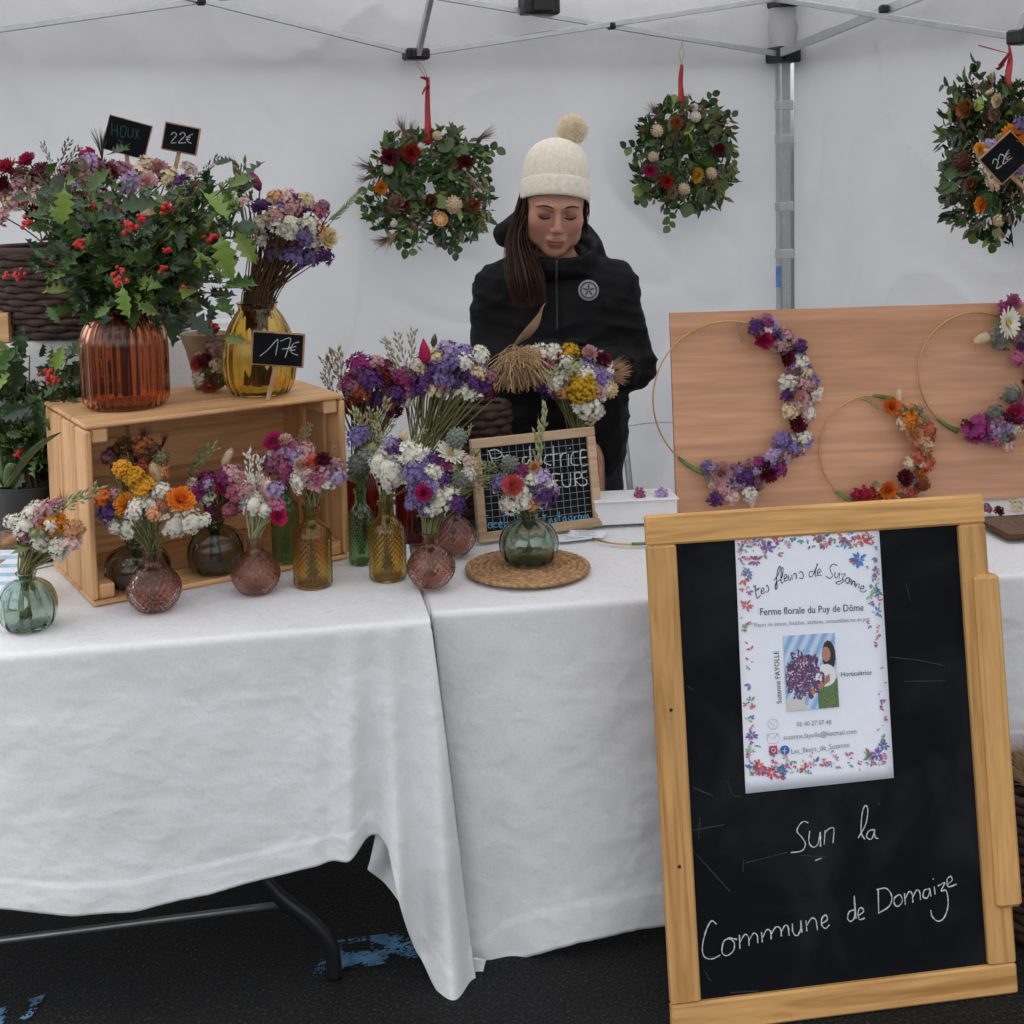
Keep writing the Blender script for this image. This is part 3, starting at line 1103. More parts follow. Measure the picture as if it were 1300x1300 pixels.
J1, J2, J3, J4 = bk(775, 33), bk(528, 69), bk(255, 1), bk(690, 8)
c_top, c_low = tp(0.03, 0.045, 2.15), tp(0.03, 0.045, 1.955)
dpl = -EY * 0.016
bar(c_low, J1 + (J1 - c_low) * 1.0 + dpl * 0)                       # slider up to the left through the crossing
bar(c_top + dpl, J2 + dpl)                                          # eave bracket down to the middle slider
bracket(J1 + dpl * 0.5, 0.026, 0.034, 0.026)
bracket(J2, 0.078, 0.07, 0.036)
far_low, far_top = tp(2.97, 0.045, 1.955), tp(2.97, 0.045, 2.15)
bar(J2 + dpl, J3 + (J3 - J2) * 0.35 + dpl)
bar(far_low, J3 + (J3 - far_low) * 0.5)
bracket(J3 + dpl * 0.5, 0.03, 0.036, 0.03)
bracket(J4 + Vector((-0.015, -0.02, 0.0)), 0.125, 0.07, 0.06)
# roof struts that leave the wall trusses towards the peak
bar(J2 + dpl * 2, tp(1.5, 1.42, PEAK - 0.42), 0.028, 0.016)
bar(tp(0.06, 0.06, 2.15), tp(1.40, 1.40, PEAK - 0.10), 0.028, 0.016)
bar(tp(1.5, 1.5, PEAK - 0.5), tp(1.5, 1.5, PEAK - 0.03), 0.04, 0.04, name='centre_post')
bar(tp(2.94, 0.06, 2.15), tp(1.60, 1.40, PEAK - 0.10), 0.028, 0.016)
S1 = sdp(1126, 12)
S2 = sdp(1297, 47)
sl, st_ = tp(0.045, 0.03, 1.955), tp(0.045, 0.03, 2.15)
side = EX * -0.016
bar(sl, sl + (S1 - sl) * 1.75, 0.030)
bar(st_ + side, S2 + side)
bracket(S1 + side * 0.5, 0.034, 0.026, 0.028)
bracket(S2, 0.05, 0.07, 0.04)
bar(S2 + side, sl + (S1 - sl) * 1.9 + (S2 - S1) * 0.4 + Vector((0, 0, .2)), 0.024)

# ------------------------------------------------------------------ trestle tables and their linen cloths
TZ = 0.73
T1A, T1D = Vector((-1.98, 2.37 - 1.034 * math.tan(R(10.3)), 0)), Vector((math.cos(R(10.3)), math.sin(R(10.3)), 0))
T2A, T2D = Vector((-0.185, 2.565, 0)), Vector((math.cos(R(7.5)), math.sin(R(7.5)), 0))


def table(A, D, L, depth, label, seed):
    B = Vector((-D.y, D.x, 0))
    t = thing('folding_table', label, 'table', A + D * L / 2 + B * depth / 2, 0, 'folding tables under the stall')
    rz = math.atan2(D.y, D.x)
    m = MB()
    m.box(Matrix.Translation(A + D * L / 2 + B * depth / 2 + Vector((0, 0, TZ - 0.028))) @ Matrix.Rotation(rz, 4, 'Z'), L, depth - 0.01, 0.04, 0.008)
    m.build('table_top', MT['whitecard'], t, smooth=False)
    for s_, o in ((0.16, -1), (L - 0.36, 1)):
        for b in (0.045, depth - 0.06):
            p = A + D * s_ + B * b
            pts = bez([p + Vector((0, 0, 0.675)), p + Vector((0, 0, 0.42)), p + D * 0.012 * o + Vector((0, 0, 0.27)), p + D * 0.055 * o + Vector((0, 0, 0.19)), p + D * 0.125 * o + Vector((0, 0, 0.12)), p + D * 0.16 * o + Vector((0, 0, 0.06)), p + D * 0.165 * o + Vector((0, 0, 0.0))], 6)
            m = MB(); m.tube(pts, 0.015, 10)
            m.build('leg', MT['blacktube'], t)
        m = MB(); m.tube([A + D * s_ + B * 0.045 + Vector((0, 0, 0.40)), A + D * s_ + B * (depth - 0.06) + Vector((0, 0, 0.40))], 0.011, 8)
        m.build('crossbar', MT['blacktube'], t)
    m = MB(); m.tube([A + D * 0.18 + B * 0.07 + Vector((0, 0, 0.135)), A + D * (L - 0.28) + B * 0.07 + Vector((0, 0, 0.150))], 0.0065, 8)
    m.build('stretcher', MT['steel'], t)
    return t


table(T1A, T1D, 1.83, 0.70, 'black legged folding table under the crate of bouquets', 1)
table(T2A, T2D, 1.50, 0.70, 'black legged folding table behind the big chalkboard', 2)


def interp(tab, x):
    if x <= tab[0][0]: return tab[0][1]
    for (a, b), (c, d) in zip(tab, tab[1:]):
        if x <= c: return b + (d - b) * (x - a) / (c - a)
    return tab[-1][1]


def crumple(p, s, amp=1.0):
    q = Vector(p)
    w = 0.009 * noise.noise(q * 4 + Vector((s, 0, 0))) + 0.0030 * noise.noise(q * 13 + Vector((0, s, 0)))
    r1 = 1 - abs(noise.noise(Vector((q.x * 13 + q.z * 4, q.y * 13, q.z * 19 + s))))
    w += 0.0011 * max(0, r1 - 0.72) / 0.28
    r2 = 1 - abs(noise.noise(Vector((q.x * 30 + q.z * 13, q.y * 30, q.z * 38 - s))))
    w += 0.0008 * max(0, r2 - 0.7) / 0.3
    return w * amp


def cloth(name, label, A, D, L, depth, hem, drift, pleat, seed, nu, endfall=0.25, back_drop=0.25, dense=None):
    """one linen sheet over a table: back drop, top, rounded edge, front drop with its own hem line"""
    B = Vector((-D.y, D.x, 0))
    TOP = TZ
    mb = MB()
    n_back, n_top, n_edge, n_front = 4, 26, 6, 90
    rows = []
    us = dense or [i / nu for i in range(nu + 1)]
    for i_u, u in enumerate(us):
        a = u * L
        P0 = A + D * a
        fx, fy = proj(P0 + Vector((0, 0, TOP)))
        zh = onp(*hem(fx), P0, B).z if hem else 0.2
        col = []
        for k in range(n_back):
            col.append(P0 + B * (depth + 0.012) + Vector((0, 0, TOP - 0.012 - back_drop * (1 - k / n_back))))
        for k in range(n_top + 1):
            b = depth * (1 - k / n_top)
            p = P0 + B * b
            col.append(p + Vector((0, 0, TOP + 0.0016 * noise.noise(Vector((p.x * 4, p.y * 4, seed))) + 0.0008 * noise.noise(p * 14))))
        r = 0.014
        for k in range(1, n_edge + 1):
            t = math.pi / 2 * k / n_edge
            col.append(P0 - B * (r * math.sin(t)) + Vector((0, 0, TOP - r * (1 - math.cos(t)))))
        for k in range(1, n_front + 1):
            f = k / n_front
            z = (TOP - r) + (zh - TOP + r) * f
            fall = (TOP - z) / TOP
            p = P0 + Vector((0, 0, z)) - B * r
            out = 0.012 * fall + crumple(p, seed, min(1, f * 5)) * 1.0 + pleat(fx, fall, f)
            hemband = 0.0022 if f > 0.88 else 0.0
            p = p - B * (out + hemband) + D * drift(fx, fall)
            col.append(p)
        rows.append(col)
    nr = len(rows[0])
    vs = [p for c in rows for p in c]
    fs = [(i * nr + j, i * nr + j + 1, (i + 1) * nr + j + 1, (i + 1) * nr + j) for i in range(len(rows) - 1) for j in range(nr - 1)]
    mb.add(vs, fs)
    o = mb.build(name, MT['linen'])
    tag(o, label, 'tablecloth')
    solidify(o, 0.0016)
    return o


HEM1 = [(-300, 1140), (0, 1146), (80, 1153), (160, 1150), (250, 1132), (350, 1104), (430, 1080), (452, 1064), (466, 1056), (474, 1062), (480, 1110), (488, 1155), (497, 1205), (508, 1243), (522, 1268), (534, 1283), (541, 1272), (549, 1250)]
HEM2 = [(540, 1215), (552, 1252), (570, 1246), (600, 1226), (650, 1203), (720, 1182), (800, 1168), (900, 1160), (1150, 1140), (1215, 1040), (1262, 950), (1500, 930)]


def pleat1(x, fall, f):
    if x < 380: return 0.010 * fall * math.sin(x / 60.0)
    t = min(1, (x - 380) / 90)
    return t * fall * (0.024 + 0.044 * math.sin((x - 430) / 120 * 2 * math.pi * 2.4 + 2.4 * fall) + 0.022 * math.sin((x - 430) / 15.0 + 5 * fall))


def drift1(x, fall):
    t = max(0, min(1, (x - 400) / 150))
    return 0.075 * fall * t * t


us1 = [i / 150 * 0.86 for i in range(150)] + [0.86 + 0.14 * i / 110 for i in range(111)]
L1 = (Vector((-0.172, 2.51, 0)) - T1A).dot(T1D)
c1 = cloth('tablecloth', 'white linen tablecloth with a long hanging corner, under the wooden crate', T1A, T1D, L1, 0.72, lambda x: (x, interp(HEM1, x)), drift1, pleat1, 3.0, 0, dense=us1)


def pleat2(x, fall, f):
    t = max(0, 1 - (x - 550) / 110)
    return fall * (0.014 * t * math.sin((x - 550) / 16.0) - 0.02 * t + 0.008 * math.sin(x / 55.0 + fall))


def drift2(x, fall):
    t = max(0, min(1, 1 - (x - 550) / 200))
    return 0.06 * fall * t


c2 = cloth('tablecloth', 'white linen tablecloth under the woven mat and the small chalkboard', T2A + T2D * 0.012 + Vector((0, 0, -0.0045)), T2D, 1.52, 0.72, lambda x: (x, interp(HEM2, x)), drift2, pleat2, 11.0, 220)
# the turned-back flap of the hanging corner and the tip behind it (same cloth)
FP = T1A + Vector((-T1D.y, T1D.x, 0)) * -0.05
B1 = Vector((-T1D.y, T1D.x, 0))
m = MB()


def flap(q, off, lean):
    P = [onp(x, y, FP - B1 * off, B1) for x, y in q]
    def fn(u, v):
        p = P[0].lerp(P[1], u).lerp(P[3].lerp(P[2], u), v)
        return p - B1 * (lean * v * u + 0.012 * math.sin(u * 5 + v * 2) + crumple(p, 5.0))
    m.grid(fn, 24, 30)


flap([(480, 1046), (516, 1072), (512, 1150), (466, 1100)], -0.062, 0.0)
flap([(556, 1200), (618, 1222), (596, 1306), (545, 1312)], -0.045, 0.0)
adopt_o = m.build('corner_fold', MT['linen'], c1)
solidify(adopt_o, 0.0016)

# raised shelf at the back left, draped with a cloth
RZ = 1.195
RC = ony(40, 430, 3.33); RC.z = 0
RA = R(12)
RH = (0.56, 0.17)
RU, RB = Vector((math.cos(RA), math.sin(RA), 0)), Vector((-math.sin(RA), math.cos(RA), 0))


def rp(a, b, z): return RC + RU * a + RB * b + Vector((0, 0, z))


shelf = thing('display_shelf', 'tall draped shelf carrying the wicker basket behind the crate', 'shelf', RC, RA)
m = MB()
m.box(Matrix.Translation(rp(0, 0, RZ - 0.022)) @ Matrix.Rotation(RA, 4, 'Z'), RH[0] * 2 - 0.02, RH[1] * 2 - 0.02, 0.03, 0.004)
m.build('board', MT['palewood'], shelf, smooth=False)
for x in (-RH[0] + 0.06, RH[0] - 0.06):
    for y in (-RH[1] + 0.05, RH[1] - 0.05):
        m = MB(); m.box(Matrix.Translation(rp(x, y, (RZ - 0.037) / 2)) @ Matrix.Rotation(RA, 4, 'Z'), 0.04, 0.04, RZ - 0.037, 0.003); m.build('leg', MT['palewood'], shelf, smooth=False)
m = MB()


def drape(u, v):
    a = u * 2 * math.pi
    c, s = math.cos(a), math.sin(a)
    e = 0.10
    sx = math.copysign(abs(c) ** e, c); sy = math.copysign(abs(s) ** e, s)
    if v < 0.2:
        k = v / 0.2
        return rp(sx * RH[0] * k, sy * RH[1] * k, RZ + 0.0012 * noise.noise(Vector((sx * k * 5, sy * k * 3, 2))))
    f = (v - 0.2) / 0.8
    w = (0.01 + 0.016 * math.sin(a * 9) + 0.012 * math.sin(a * 17 + 1)) * f + 0.10 * f * f * max(0, sx)
    return rp(sx * (RH[0] + w), sy * (RH[1] + w * 0.35), RZ - 0.002 - f * 0.70)


m.grid(drape, 220, 50)
tag(solidify(m.build('tablecloth', MT['linen']), 0.0015), 'white cloth draped over the raised shelf with the wicker basket', 'tablecloth')

# ================================================================== OBJECTS
# ------------------------------------------------------------------ wooden crate lying on its side
CF = onz(119, 772, TZ)
cu = onz(443, 718, TZ) - CF
CW = 0.56
CA = R(32)
CU = Vector((math.cos(CA), math.sin(CA), 0))
CB = Vector((-CU.y, CU.x, 0))
CH, CD = 0.370, 0.34
crate = thing('wooden_crate', 'pine slat crate lying on its side with its open face full of small bouquets', 'crate', CF + CU * CW / 2 + CB * CD / 2 + Vector((0, 0, TZ)) - Vector((0, 0, TZ)), CA)


def cp(a, b, z): return CF + CU * a + CB * b + Vector((0, 0, z))


def cbox(name, c, sx, sy, sz, mat, bev=0.0032):
    """origin at the piece's own middle, so its grain runs true"""
    m = MB(); m.box(Matrix(), sx, sy, sz, bev)
    o = bpy.data.objects.new(name, m.mesh(name, MT[mat], False))
    COL.objects.link(o)
    o.parent = crate
    o.matrix_parent_inverse = wmat(crate).inverted()
    o.matrix_basis = Matrix.Translation(c) @ Matrix.Rotation(CA, 4, 'Z')
    return o


TH = 0.010
Z0 = 0.0015
gap = 0.0045
# bottom and top walls: three slats each, running the length of the crate
for zc in (Z0 + TH / 2, CH - TH / 2):
    w = (CD - 2 * gap) / 3
    for k in range(3):
        cbox('slat', cp(CW / 2, w / 2 + k * (w + gap), zc), CW, w, TH, 'pine_h')
# the crate's floor, now its back: four slats
bg_ = 0.0008
hb = (CH - 2 * TH - 5 * bg_ - Z0) / 4
for k in range(4):
    cbox('slat', cp(CW / 2, CD - TH / 2, Z0 + TH + bg_ + hb / 2 + k * (hb + bg_)), CW - 0.004, TH, hb, 'pine_h')
# two ends: upright boards with a wide gap after the front one
for a in (TH / 2 + 0.0, CW - TH / 2):
    for b0, b1 in ((0.0, 0.080), (0.092, 0.190), (0.202, CD - 0.012)):
        cbox('slat', cp(a, (b0 + b1) / 2, CH / 2 + Z0 / 2), TH + 0.003, b1 - b0, CH - 2 * TH - 2 * gap - Z0 + 0.002, 'pine_v')
# inside corner cleats
for a in (0.013 + 0.017, CW - 0.013 - 0.017):
    for z in (Z0 + TH + 0.016, CH - TH - 0.016):
        cbox('cleat', cp(a, CD / 2 - 0.006, z), 0.032, CD - 0.024, 0.030, 'pine_h')
CTOP = TZ + CH
CIN = TZ + Z0 + TH


# ------------------------------------------------------------------ vases
def vase(kind, px, py, w_px, top_px, mat, z, label, group='coloured glass vases', back=0.5, loc=None):
    base = loc or onz(px, py, z)
    sc = base.y / F_PX
    r = w_px * sc / 2
    if not loc:
        base = base + Vector((base.x, base.y, 0)).normalized() * (r * back)
        sc = base.y / F_PX
        r = w_px * sc / 2
        # keep the apparent column
        base.x = ony(px, py, base.y).x
    H = ony(px, top_px, base.y).z - z
    base.z = z
    M = Matrix()
    fn = None
    n = 64
    if kind == 'pumpkin':
        nr = 14
        prof = [(0.0, 0), (0.50, 0.0), (0.72, 0.03), (0.93, 0.18), (1.0, 0.38), (0.95, 0.58), (0.76, 0.76), (0.46, 0.855), (0.34, 0.88), (0.31, 0.93), (0.36, 1.0)]
        fn = lambda q, zz, a, i: q * (1 - (0.055 * (1 - abs(math.cos(a * nr / 2)) ** 0.7) if 2 <= i <= 7 else 0))
        n = 98
    elif kind == 'bud':
        prof = [(0.0, 0), (0.42, 0.0), (0.62, 0.025)] + [(1.0 * math.sin(math.pi * (0.20 + 0.66 * t)) ** 0.9, 0.03 + 0.70 * t) for t in [k / 22 for k in range(1, 22)]] + [(0.36, 0.76), (0.32, 0.84), (0.34, 0.95), (0.38, 1.0)]
        fn = lambda q, zz, a, i: q * (1 + (0.075 * abs(math.cos(a * 11 + (i - 3) * 0.75)) * abs(math.cos(a * 11 - (i - 3) * 0.75)) - 0.012 if 3 <= i <= 22 else 0) + (0.03 * math.cos(a * 18) if i > 23 else 0))
        n = 132
    elif kind == 'bottle':
        prof = [(0.0, 0), (0.86, 0.0), (0.96, 0.02)] + [(1.0, 0.04 + 0.56 * k / 16) for k in range(17)] + [(0.96, 0.66), (0.78, 0.73), (0.50, 0.79), (0.42, 0.84), (0.42, 0.93), (0.50, 0.955), (0.50, 1.0)]
        fn = lambda q, zz, a, i: q * (1 + (0.022 * math.cos(a * 24) * (1 if i % 2 else -1) if 3 <= i <= 20 else 0.0))
        n = 120
    elif kind == 'jar':
        prof = [(0.0, 0), (0.78, 0.0), (0.92, 0.03), (0.99, 0.10), (1.0, 0.3), (1.0, 0.62), (0.95, 0.76), (0.80, 0.88), (0.58, 0.95), (0.52, 0.975), (0.56, 1.0)]
        fn = lambda q, zz, a, i: q * (1 + (0.022 * math.cos(a * 30) if 2 <= i <= 8 else 0.0))
        n = 180
    elif kind == 'urn':
        prof = [(0.0, 0), (0.66, 0.0), (0.80, 0.03), (0.95, 0.16), (1.0, 0.34), (0.97, 0.52), (0.86, 0.68), (0.66, 0.84), (0.52, 0.92), (0.52, 0.96), (0.56, 1.0)]
        fn = lambda q, zz, a, i: q * (1 + (0.014 * math.cos(a * 22) if 2 <= i <= 7 else 0.0))
        n = 132
    outer = [(q * r, zz * H) for q, zz in prof]
    th = 0.0028
    inner = [(max(0.0, q - th), max(zz, 0.006)) for q, zz in outer[::-1]]
    inner = [p for p in inner]
    # gentle refinement of the profile
    mb = MB()
    def fine(pr):
        return [(p.x, p.y) for p in bez([(a, b, 0) for a, b in pr], 3)]
    po = fine(outer)
    scale_i = 3
    def f_out(q, zz, a, i): return fn(q, zz, a, i // scale_i) if fn else q
    k0 = len(outer) - 1
    mb.lathe(po, n, M, f_out)
    pi_ = [(max(0.0, q), zz) for q, zz in fine([(max(0.0, q - th), max(zz, 0.007)) for q, zz in outer])][::-1]
    def f_in(q, zz, a, i): return q
    mb.lathe(pi_, n, M, f_in)
    # rim joining the two walls
    o1, o2 = (len(po) - 1) * n, len(po) * n
    mb.f += [(o1 + j, o1 + (j + 1) % n, o2 + (j + 1) % n, o2 + j) for j in range(n)]
    mb.m += [0] * n
    me = mb.mesh('vase', MT[mat])
    o = bpy.data.objects.new('vase', me)
    COL.objects.link(o)
    o.location = base + Vector((0, 0, 0.0012))
    tag(o, label, 'vase', group)
    neck_r = {'pumpkin': 0.30, 'bud': 0.31, 'bottle': 0.40, 'jar': 0.50, 'urn': 0.48}[kind] * r
    return base, H, neck_r, r


def dressed(v, *a, **k):
    """bouquet standing in vase v"""
    base, H, nr, r = v
    foot = base + Vector((0, 0, 0.010))
    neck = base + Vector((0, 0, H * 0.96))
    return foot, neck, nr


VS = {}
VS['v1'] = vase('pumpkin', 37, 804, 76, 727, 'g_sage', TZ, 'sage green ribbed glass pumpkin vase beside the left end of the crate')
VS['v2'] = vase('bud', 197, 780, 68, 697, 'g_mauve', TZ, 'mauve dimpled glass bud vase holding orange strawflowers and white statice', back=0.5)
VS['v3'] = vase('pumpkin', 176, 750, 86, 686, 'g_grey', CIN, 'smoky ribbed pumpkin vase inside the crate behind a mauve bud vase')
VS['v4'] = vase('pumpkin', 275, 731, 75, 660, 'g_grey', CIN, 'smoky ribbed pumpkin vase in the middle of the crate')
VS['v5'] = vase('bud', 326, 758, 61, 682, 'g_mauve', TZ, 'mauve dimpled bud vase before the crate with pale pink bunny tails')
VS['v6'] = vase('bottle', 364, 716, 36, 608, 'g_green', CIN, 'slim green glass bottle vase inside the crate')
VS['v7'] = vase('bottle', 398, 747, 50, 642, 'g_gold', TZ, 'golden beaded bottle vase before the crate with pink strawflowers')
VS['v8'] = vase('bottle', 460, 718, 33, 622, 'g_green', TZ, 'slim green glass bottle vase just outside the crate')
VS['v9'] = vase('bottle', 493, 738, 48, 636, 'g_gold', TZ, 'golden beaded bottle vase holding white yarrow beside the crate')
VS['v10'] = vase('bud', 548, 749, 61, 676, 'g_mauve', TZ + 0.003, 'mauve dimpled bud vase with a red strawflower beside the woven mat')
VS['v11'] = vase('bud', 577, 708, 56, 640, 'g_mauve', TZ, 'mauve dimpled bud vase half hidden against the small chalkboard')
VS['v12'] = vase('jar', 534, 690, 62, 592, 'g_red', TZ, 'ruby red ribbed vase behind the golden bottle of white yarrow')
VS['v14'] = vase('jar', 462, 690, 56, 592, 'g_red', TZ, 'ruby red ribbed vase behind the slim green bottle')
MATZ = TZ + 0.012
VS['v13'] = vase('pumpkin', 672, 721, 78, 652, 'g_sage', MATZ, 'sage green ribbed pumpkin vase standing on the woven mat')
VS['v16'] = vase('jar', 738, 0, 60, 556, 'g_amber', TZ, 'amber ribbed vase hidden behind the small chalkboard', loc=ony(738, 640, 3.25))
VS['v17'] = vase('jar', 161, 519, 108, 392, 'g_amber', CTOP, 'large amber ribbed vase of holly on top of the crate', back=0.4)
VS['v18'] = vase('urn', 331, 503, 95, 384, 'g_gold', CTOP, 'large golden ribbed vase on top of the crate behind a price tag', back=0.4)

# woven round mat
mc = onz(670, 724, TZ)
mat_r = 81 * mc.y / F_PX
t = thing('woven_mat', 'round woven seagrass mat under the sage green vase', 'mat', (mc.x, mc.y, TZ + 0.003))
for ring in range(10):
    m = MB()
    rr = mat_r * (ring + 0.5) / 10
    nseg = max(7, int(2 * math.pi * rr / 0.017))
    for k in range(nseg):
        for s_ in (0, 1):
            a = 2 * math.pi * (k + s_ * 0.5) / nseg
            p = Vector((mc.x + rr * math.cos(a), mc.y + rr * math.sin(a), TZ + 0.007))
            tw = 0.5 if s_ else -0.5
            d = Matrix.Rotation(a + math.pi / 2 + tw, 3, 'Z')
            m.ball(p, (0.0120, 0.0072, 0.0052), 7, 4, M3=d)
    m.build('braid', MT['seagrass'], t)

# ------------------------------------------------------------------ handwriting
def strokes(name, lines, plane, mat, width, parent, lift=0.0012, org=(0, 0), sc=1.0, sub=6, single=False):
    """chalk lines: pixel polylines laid on a board's face"""
    if single:
        for ln in lines: strokes(name, [ln], plane, mat, width, parent, lift, org, sc, sub)
        return
    p0, n = plane
    m = MB()
    for ln in lines:
        P = [onp(org[0] + x / sc, org[1] + y / sc, p0, n) + n * lift for x, y in ln]
        P = bez(P, sub) if len(P) > 2 else [P[0], P[0].lerp(P[-1], .5), P[-1]]
        vs, fs = [], []
        for i, p in enumerate(P):
            d = P[min(i + 1, len(P) - 1)] - P[max(i - 1, 0)]
            s_ = n.cross(d).normalized() * width * 0.5 * (0.75 + 0.5 * noise.noise(p * 160))
            vs += [p - s_, p + s_]
        for i in range(len(P) - 1):
            fs.append((2 * i, 2 * i + 1, 2 * i + 3, 2 * i + 2))
        m.add(vs, fs)
    o = m.build(name, MT[mat], parent, smooth=False)
    if len(lines) > 1: o['kind'] = 'stuff'
    return o


def text_mesh(name, s, a_px, b_px, plane, mat, parent, lift, stretch=1.0):
    p0, n = plane
    a, b = onp(*a_px, p0, n) + n * lift, onp(*b_px, p0, n) + n * lift
    cu_ = bpy.data.curves.new('text', 'FONT')
    cu_.body = s
    cu_.resolution_u = 2
    to = bpy.data.objects.new('text', cu_)
    COL.objects.link(to)
    me = bpy.data.meshes.new_from_object(to)
    bpy.data.objects.remove(to)
    V = [v.co.copy() for v in me.vertices]
    wx = max(v.x for v in V)
    k = (b - a).length / wx
    x = (b - a).normalized(); y = n.cross(x).normalized()
    for v in me.vertices:
        v.co = a + x * (v.co.x * k) + y * (v.co.y * k * stretch)
    me.materials.append(MT[mat])
    me.update()
    o = bpy.data.objects.new(name, me)
    COL.objects.link(o)
    adopt(o, parent)
    return o


# ------------------------------------------------------------------ big chalkboard leaning on the table
BO = onz(853, 1314, 0.0)
BU = (onz(1290, 1258, 0.0) - BO); BWID = BU.length; BU.normalize()
bv = (ony(812, 655, 2.47) - BO)
BV = (bv - BU * bv.dot(BU) ).normalized()
BHT = bv.dot(BV)
BN = BU.cross(BV).normalized()
if BN.y > 0: BN = -BN
board = thing('chalkboard', 'large wood framed chalkboard with a flower farm poster leaning on the table', 'chalkboard', BO + BU * BWID / 2)
BM3 = Matrix((BU, -BN, BV)).transposed()


def bp(a, b, d=0.0): return BO + BU * a + BV * b + BN * d


def bbox(name, a, b, d, sx, sz, sy, mat, bev=0.004):
    m = MB(); m.box(Matrix(), sx, sy, sz, bev)
    o = bpy.data.objects.new(name, m.mesh(name, MT[mat], False))
    COL.objects.link(o)
    o.parent = board
    o.matrix_parent_inverse = wmat(board).inverted()
    o.matrix_basis = Matrix.Translation(bp(a, b, d)) @ BM3.to_4x4()
    return o


FW, FT = 0.056, 0.022
bbox('frame_rail', BWID / 2, BHT - FW / 2, 0, BWID - 0.0, FW, FT, 'oak_h')
bbox('frame_rail', BWID / 2, FW / 2, 0, BWID - 0.0, FW, FT, 'oak_h')
bbox('frame_stile', FW / 2, BHT / 2, 0.0006, FW, BHT - 2 * FW + 0.0, FT, 'oak_v')
bbox('frame_stile', BWID - FW / 2, BHT / 2, 0.0006, FW, BHT - 2 * FW + 0.0, FT, 'oak_v')
bbox('side_rail', BWID - 0.010, BHT * 0.505, 0.004, 0.052, BHT * 0.665, FT + 0.016, 'oak_v', 0.007)
bbox('slate_panel', BWID / 2, BHT / 2, -0.004, BWID - 2 * FW + 0.012, BHT - 2 * FW + 0.012, 0.008, 'slate', 0.001)
for z in (0.32, 0.62):
    m = MB(); m.lathe([(0.0035, -0.001), (0.003, 0.0012), (0, 0.0014)], 8, Matrix.Translation(bp(FW * 0.5, BHT * z, FT / 2 + 0.001)) @ frame(BN).to_4x4()); m.build('nail_head', MT['blackplastic'], board)
# the hinged rear frame that lets it stand
hl = [bp(0.16, BHT - 0.05, -0.02), bp(BWID - 0.06, BHT - 0.05, -0.02)]
for h_ in hl:
    e_ = h_ + Vector((-BU.y, BU.x, 0)) * 0.16; e_.z = 0.012
    m = MB(); m.box(Matrix.Translation((h_ + e_) / 2) @ frame(e_ - h_, BU).to_4x4(), 0.02, 0.035, (e_ - h_).length, 0.003); m.build('rear_leg', MT['oak_v'], board, smooth=False)
SLP = (bp(0, 0, 0.0002), BN)
W = 2.6
ln1 = [[(588, 168), (572, 163), (556, 178), (551, 197), (566, 215), (578, 238), (566, 260), (530, 266)], [(592, 195), (590, 232), (604, 248), (620, 236), (627, 198), (628, 246)],
       [(643, 192), (640, 240)], [(642, 200), (658, 186), (672, 188), (669, 234)], [(752, 218), (777, 172), (784, 122), (774, 112), (765, 140), (762, 198), (774, 222)],
       [(803, 190), (787, 195), (780, 214), (795, 222), (804, 202), (806, 190), (808, 214), (819, 220)],
       [(610, 292), (632, 284)]]
ln2 = [[(285, 502), (267, 492), (248, 530), (238, 580), (245, 610), (270, 617), (297, 604)], [(325, 548), (308, 560), (303, 594), (318, 606), (340, 590), (343, 562), (325, 548), (352, 552)],
       [(360, 538), (362, 583)], [(362, 562), (378, 536), (390, 545), (392, 573)], [(392, 556), (407, 532), (419, 540), (421, 564)],
       [(433, 528), (436, 562)], [(437, 546), (450, 521), (463, 526), (465, 552)], [(465, 536), (480, 512), (495, 516), (499, 542)],
       [(499, 527), (511, 506), (521, 512), (524, 540)],
       [(535, 500), (537, 528), (550, 540), (562, 520), (563, 490), (567, 530)],
       [(580, 490), (583, 526)], [(583, 506), (598, 483), (612, 488), (618, 522)],
       [(632, 500), (650, 488), (646, 472), (633, 482), (632, 505), (645, 516), (657, 504)],
       [(738, 455), (722, 462), (718, 485), (730, 492), (741, 472), (739, 408), (745, 484)], [(753, 474), (770, 460), (762, 447), (752, 460), (756, 486), (774, 482)],
       [(818, 385), (820, 466)], [(813, 388), (845, 384), (863, 410), (855, 442), (818, 467)],
       [(885, 405), (872, 416), (872, 436), (885, 443), (898, 426), (893, 408), (885, 405)],
       [(905, 400), (908, 438)], [(908, 416), (920, 395), (930, 402), (933, 431)], [(933, 412), (945, 390), (955, 396), (958, 422)],
       [(987, 385), (970, 391), (967, 412), (980, 415), (988, 396), (988, 384), (993, 411)], [(1003, 378), (1006, 404)], [(999, 352), (1001, 355)],
       [(1015, 376), (1038, 366), (1026, 392), (1043, 392), (1049, 438), (1036, 480), (1015, 492), (996, 476), (992, 456)],
       [(1044, 372), (1062, 358), (1058, 345), (1046, 354), (1050, 378), (1077, 370)]]
strokes('chalk_stroke', ln1, SLP, 'chalk', 0.0028, board, 0.0006, (800, 980), W, single=True)
strokes('chalk_stroke', ln2, SLP, 'chalk', 0.0029, board, 0.0006, (800, 980), W, single=True)
scr = [[(205, 192), (310, 174)], [(230, 150), (226, 220)], [(210, 262), (330, 395)], [(375, 290), (372, 330)], [(245, 655), (265, 690)], [(330, 728), (425, 722)], [(240, 610), (300, 612)], [(320, 30), (340, 75), (365, 80)], [(380, 300), (520, 265)], [(560, 275), (650, 280)], [(815, 100), (825, 108)]]
strokes('chalk_scratch', scr, SLP, 'smear', 0.0022, board, 0.0005, (800, 980), W, single=True)
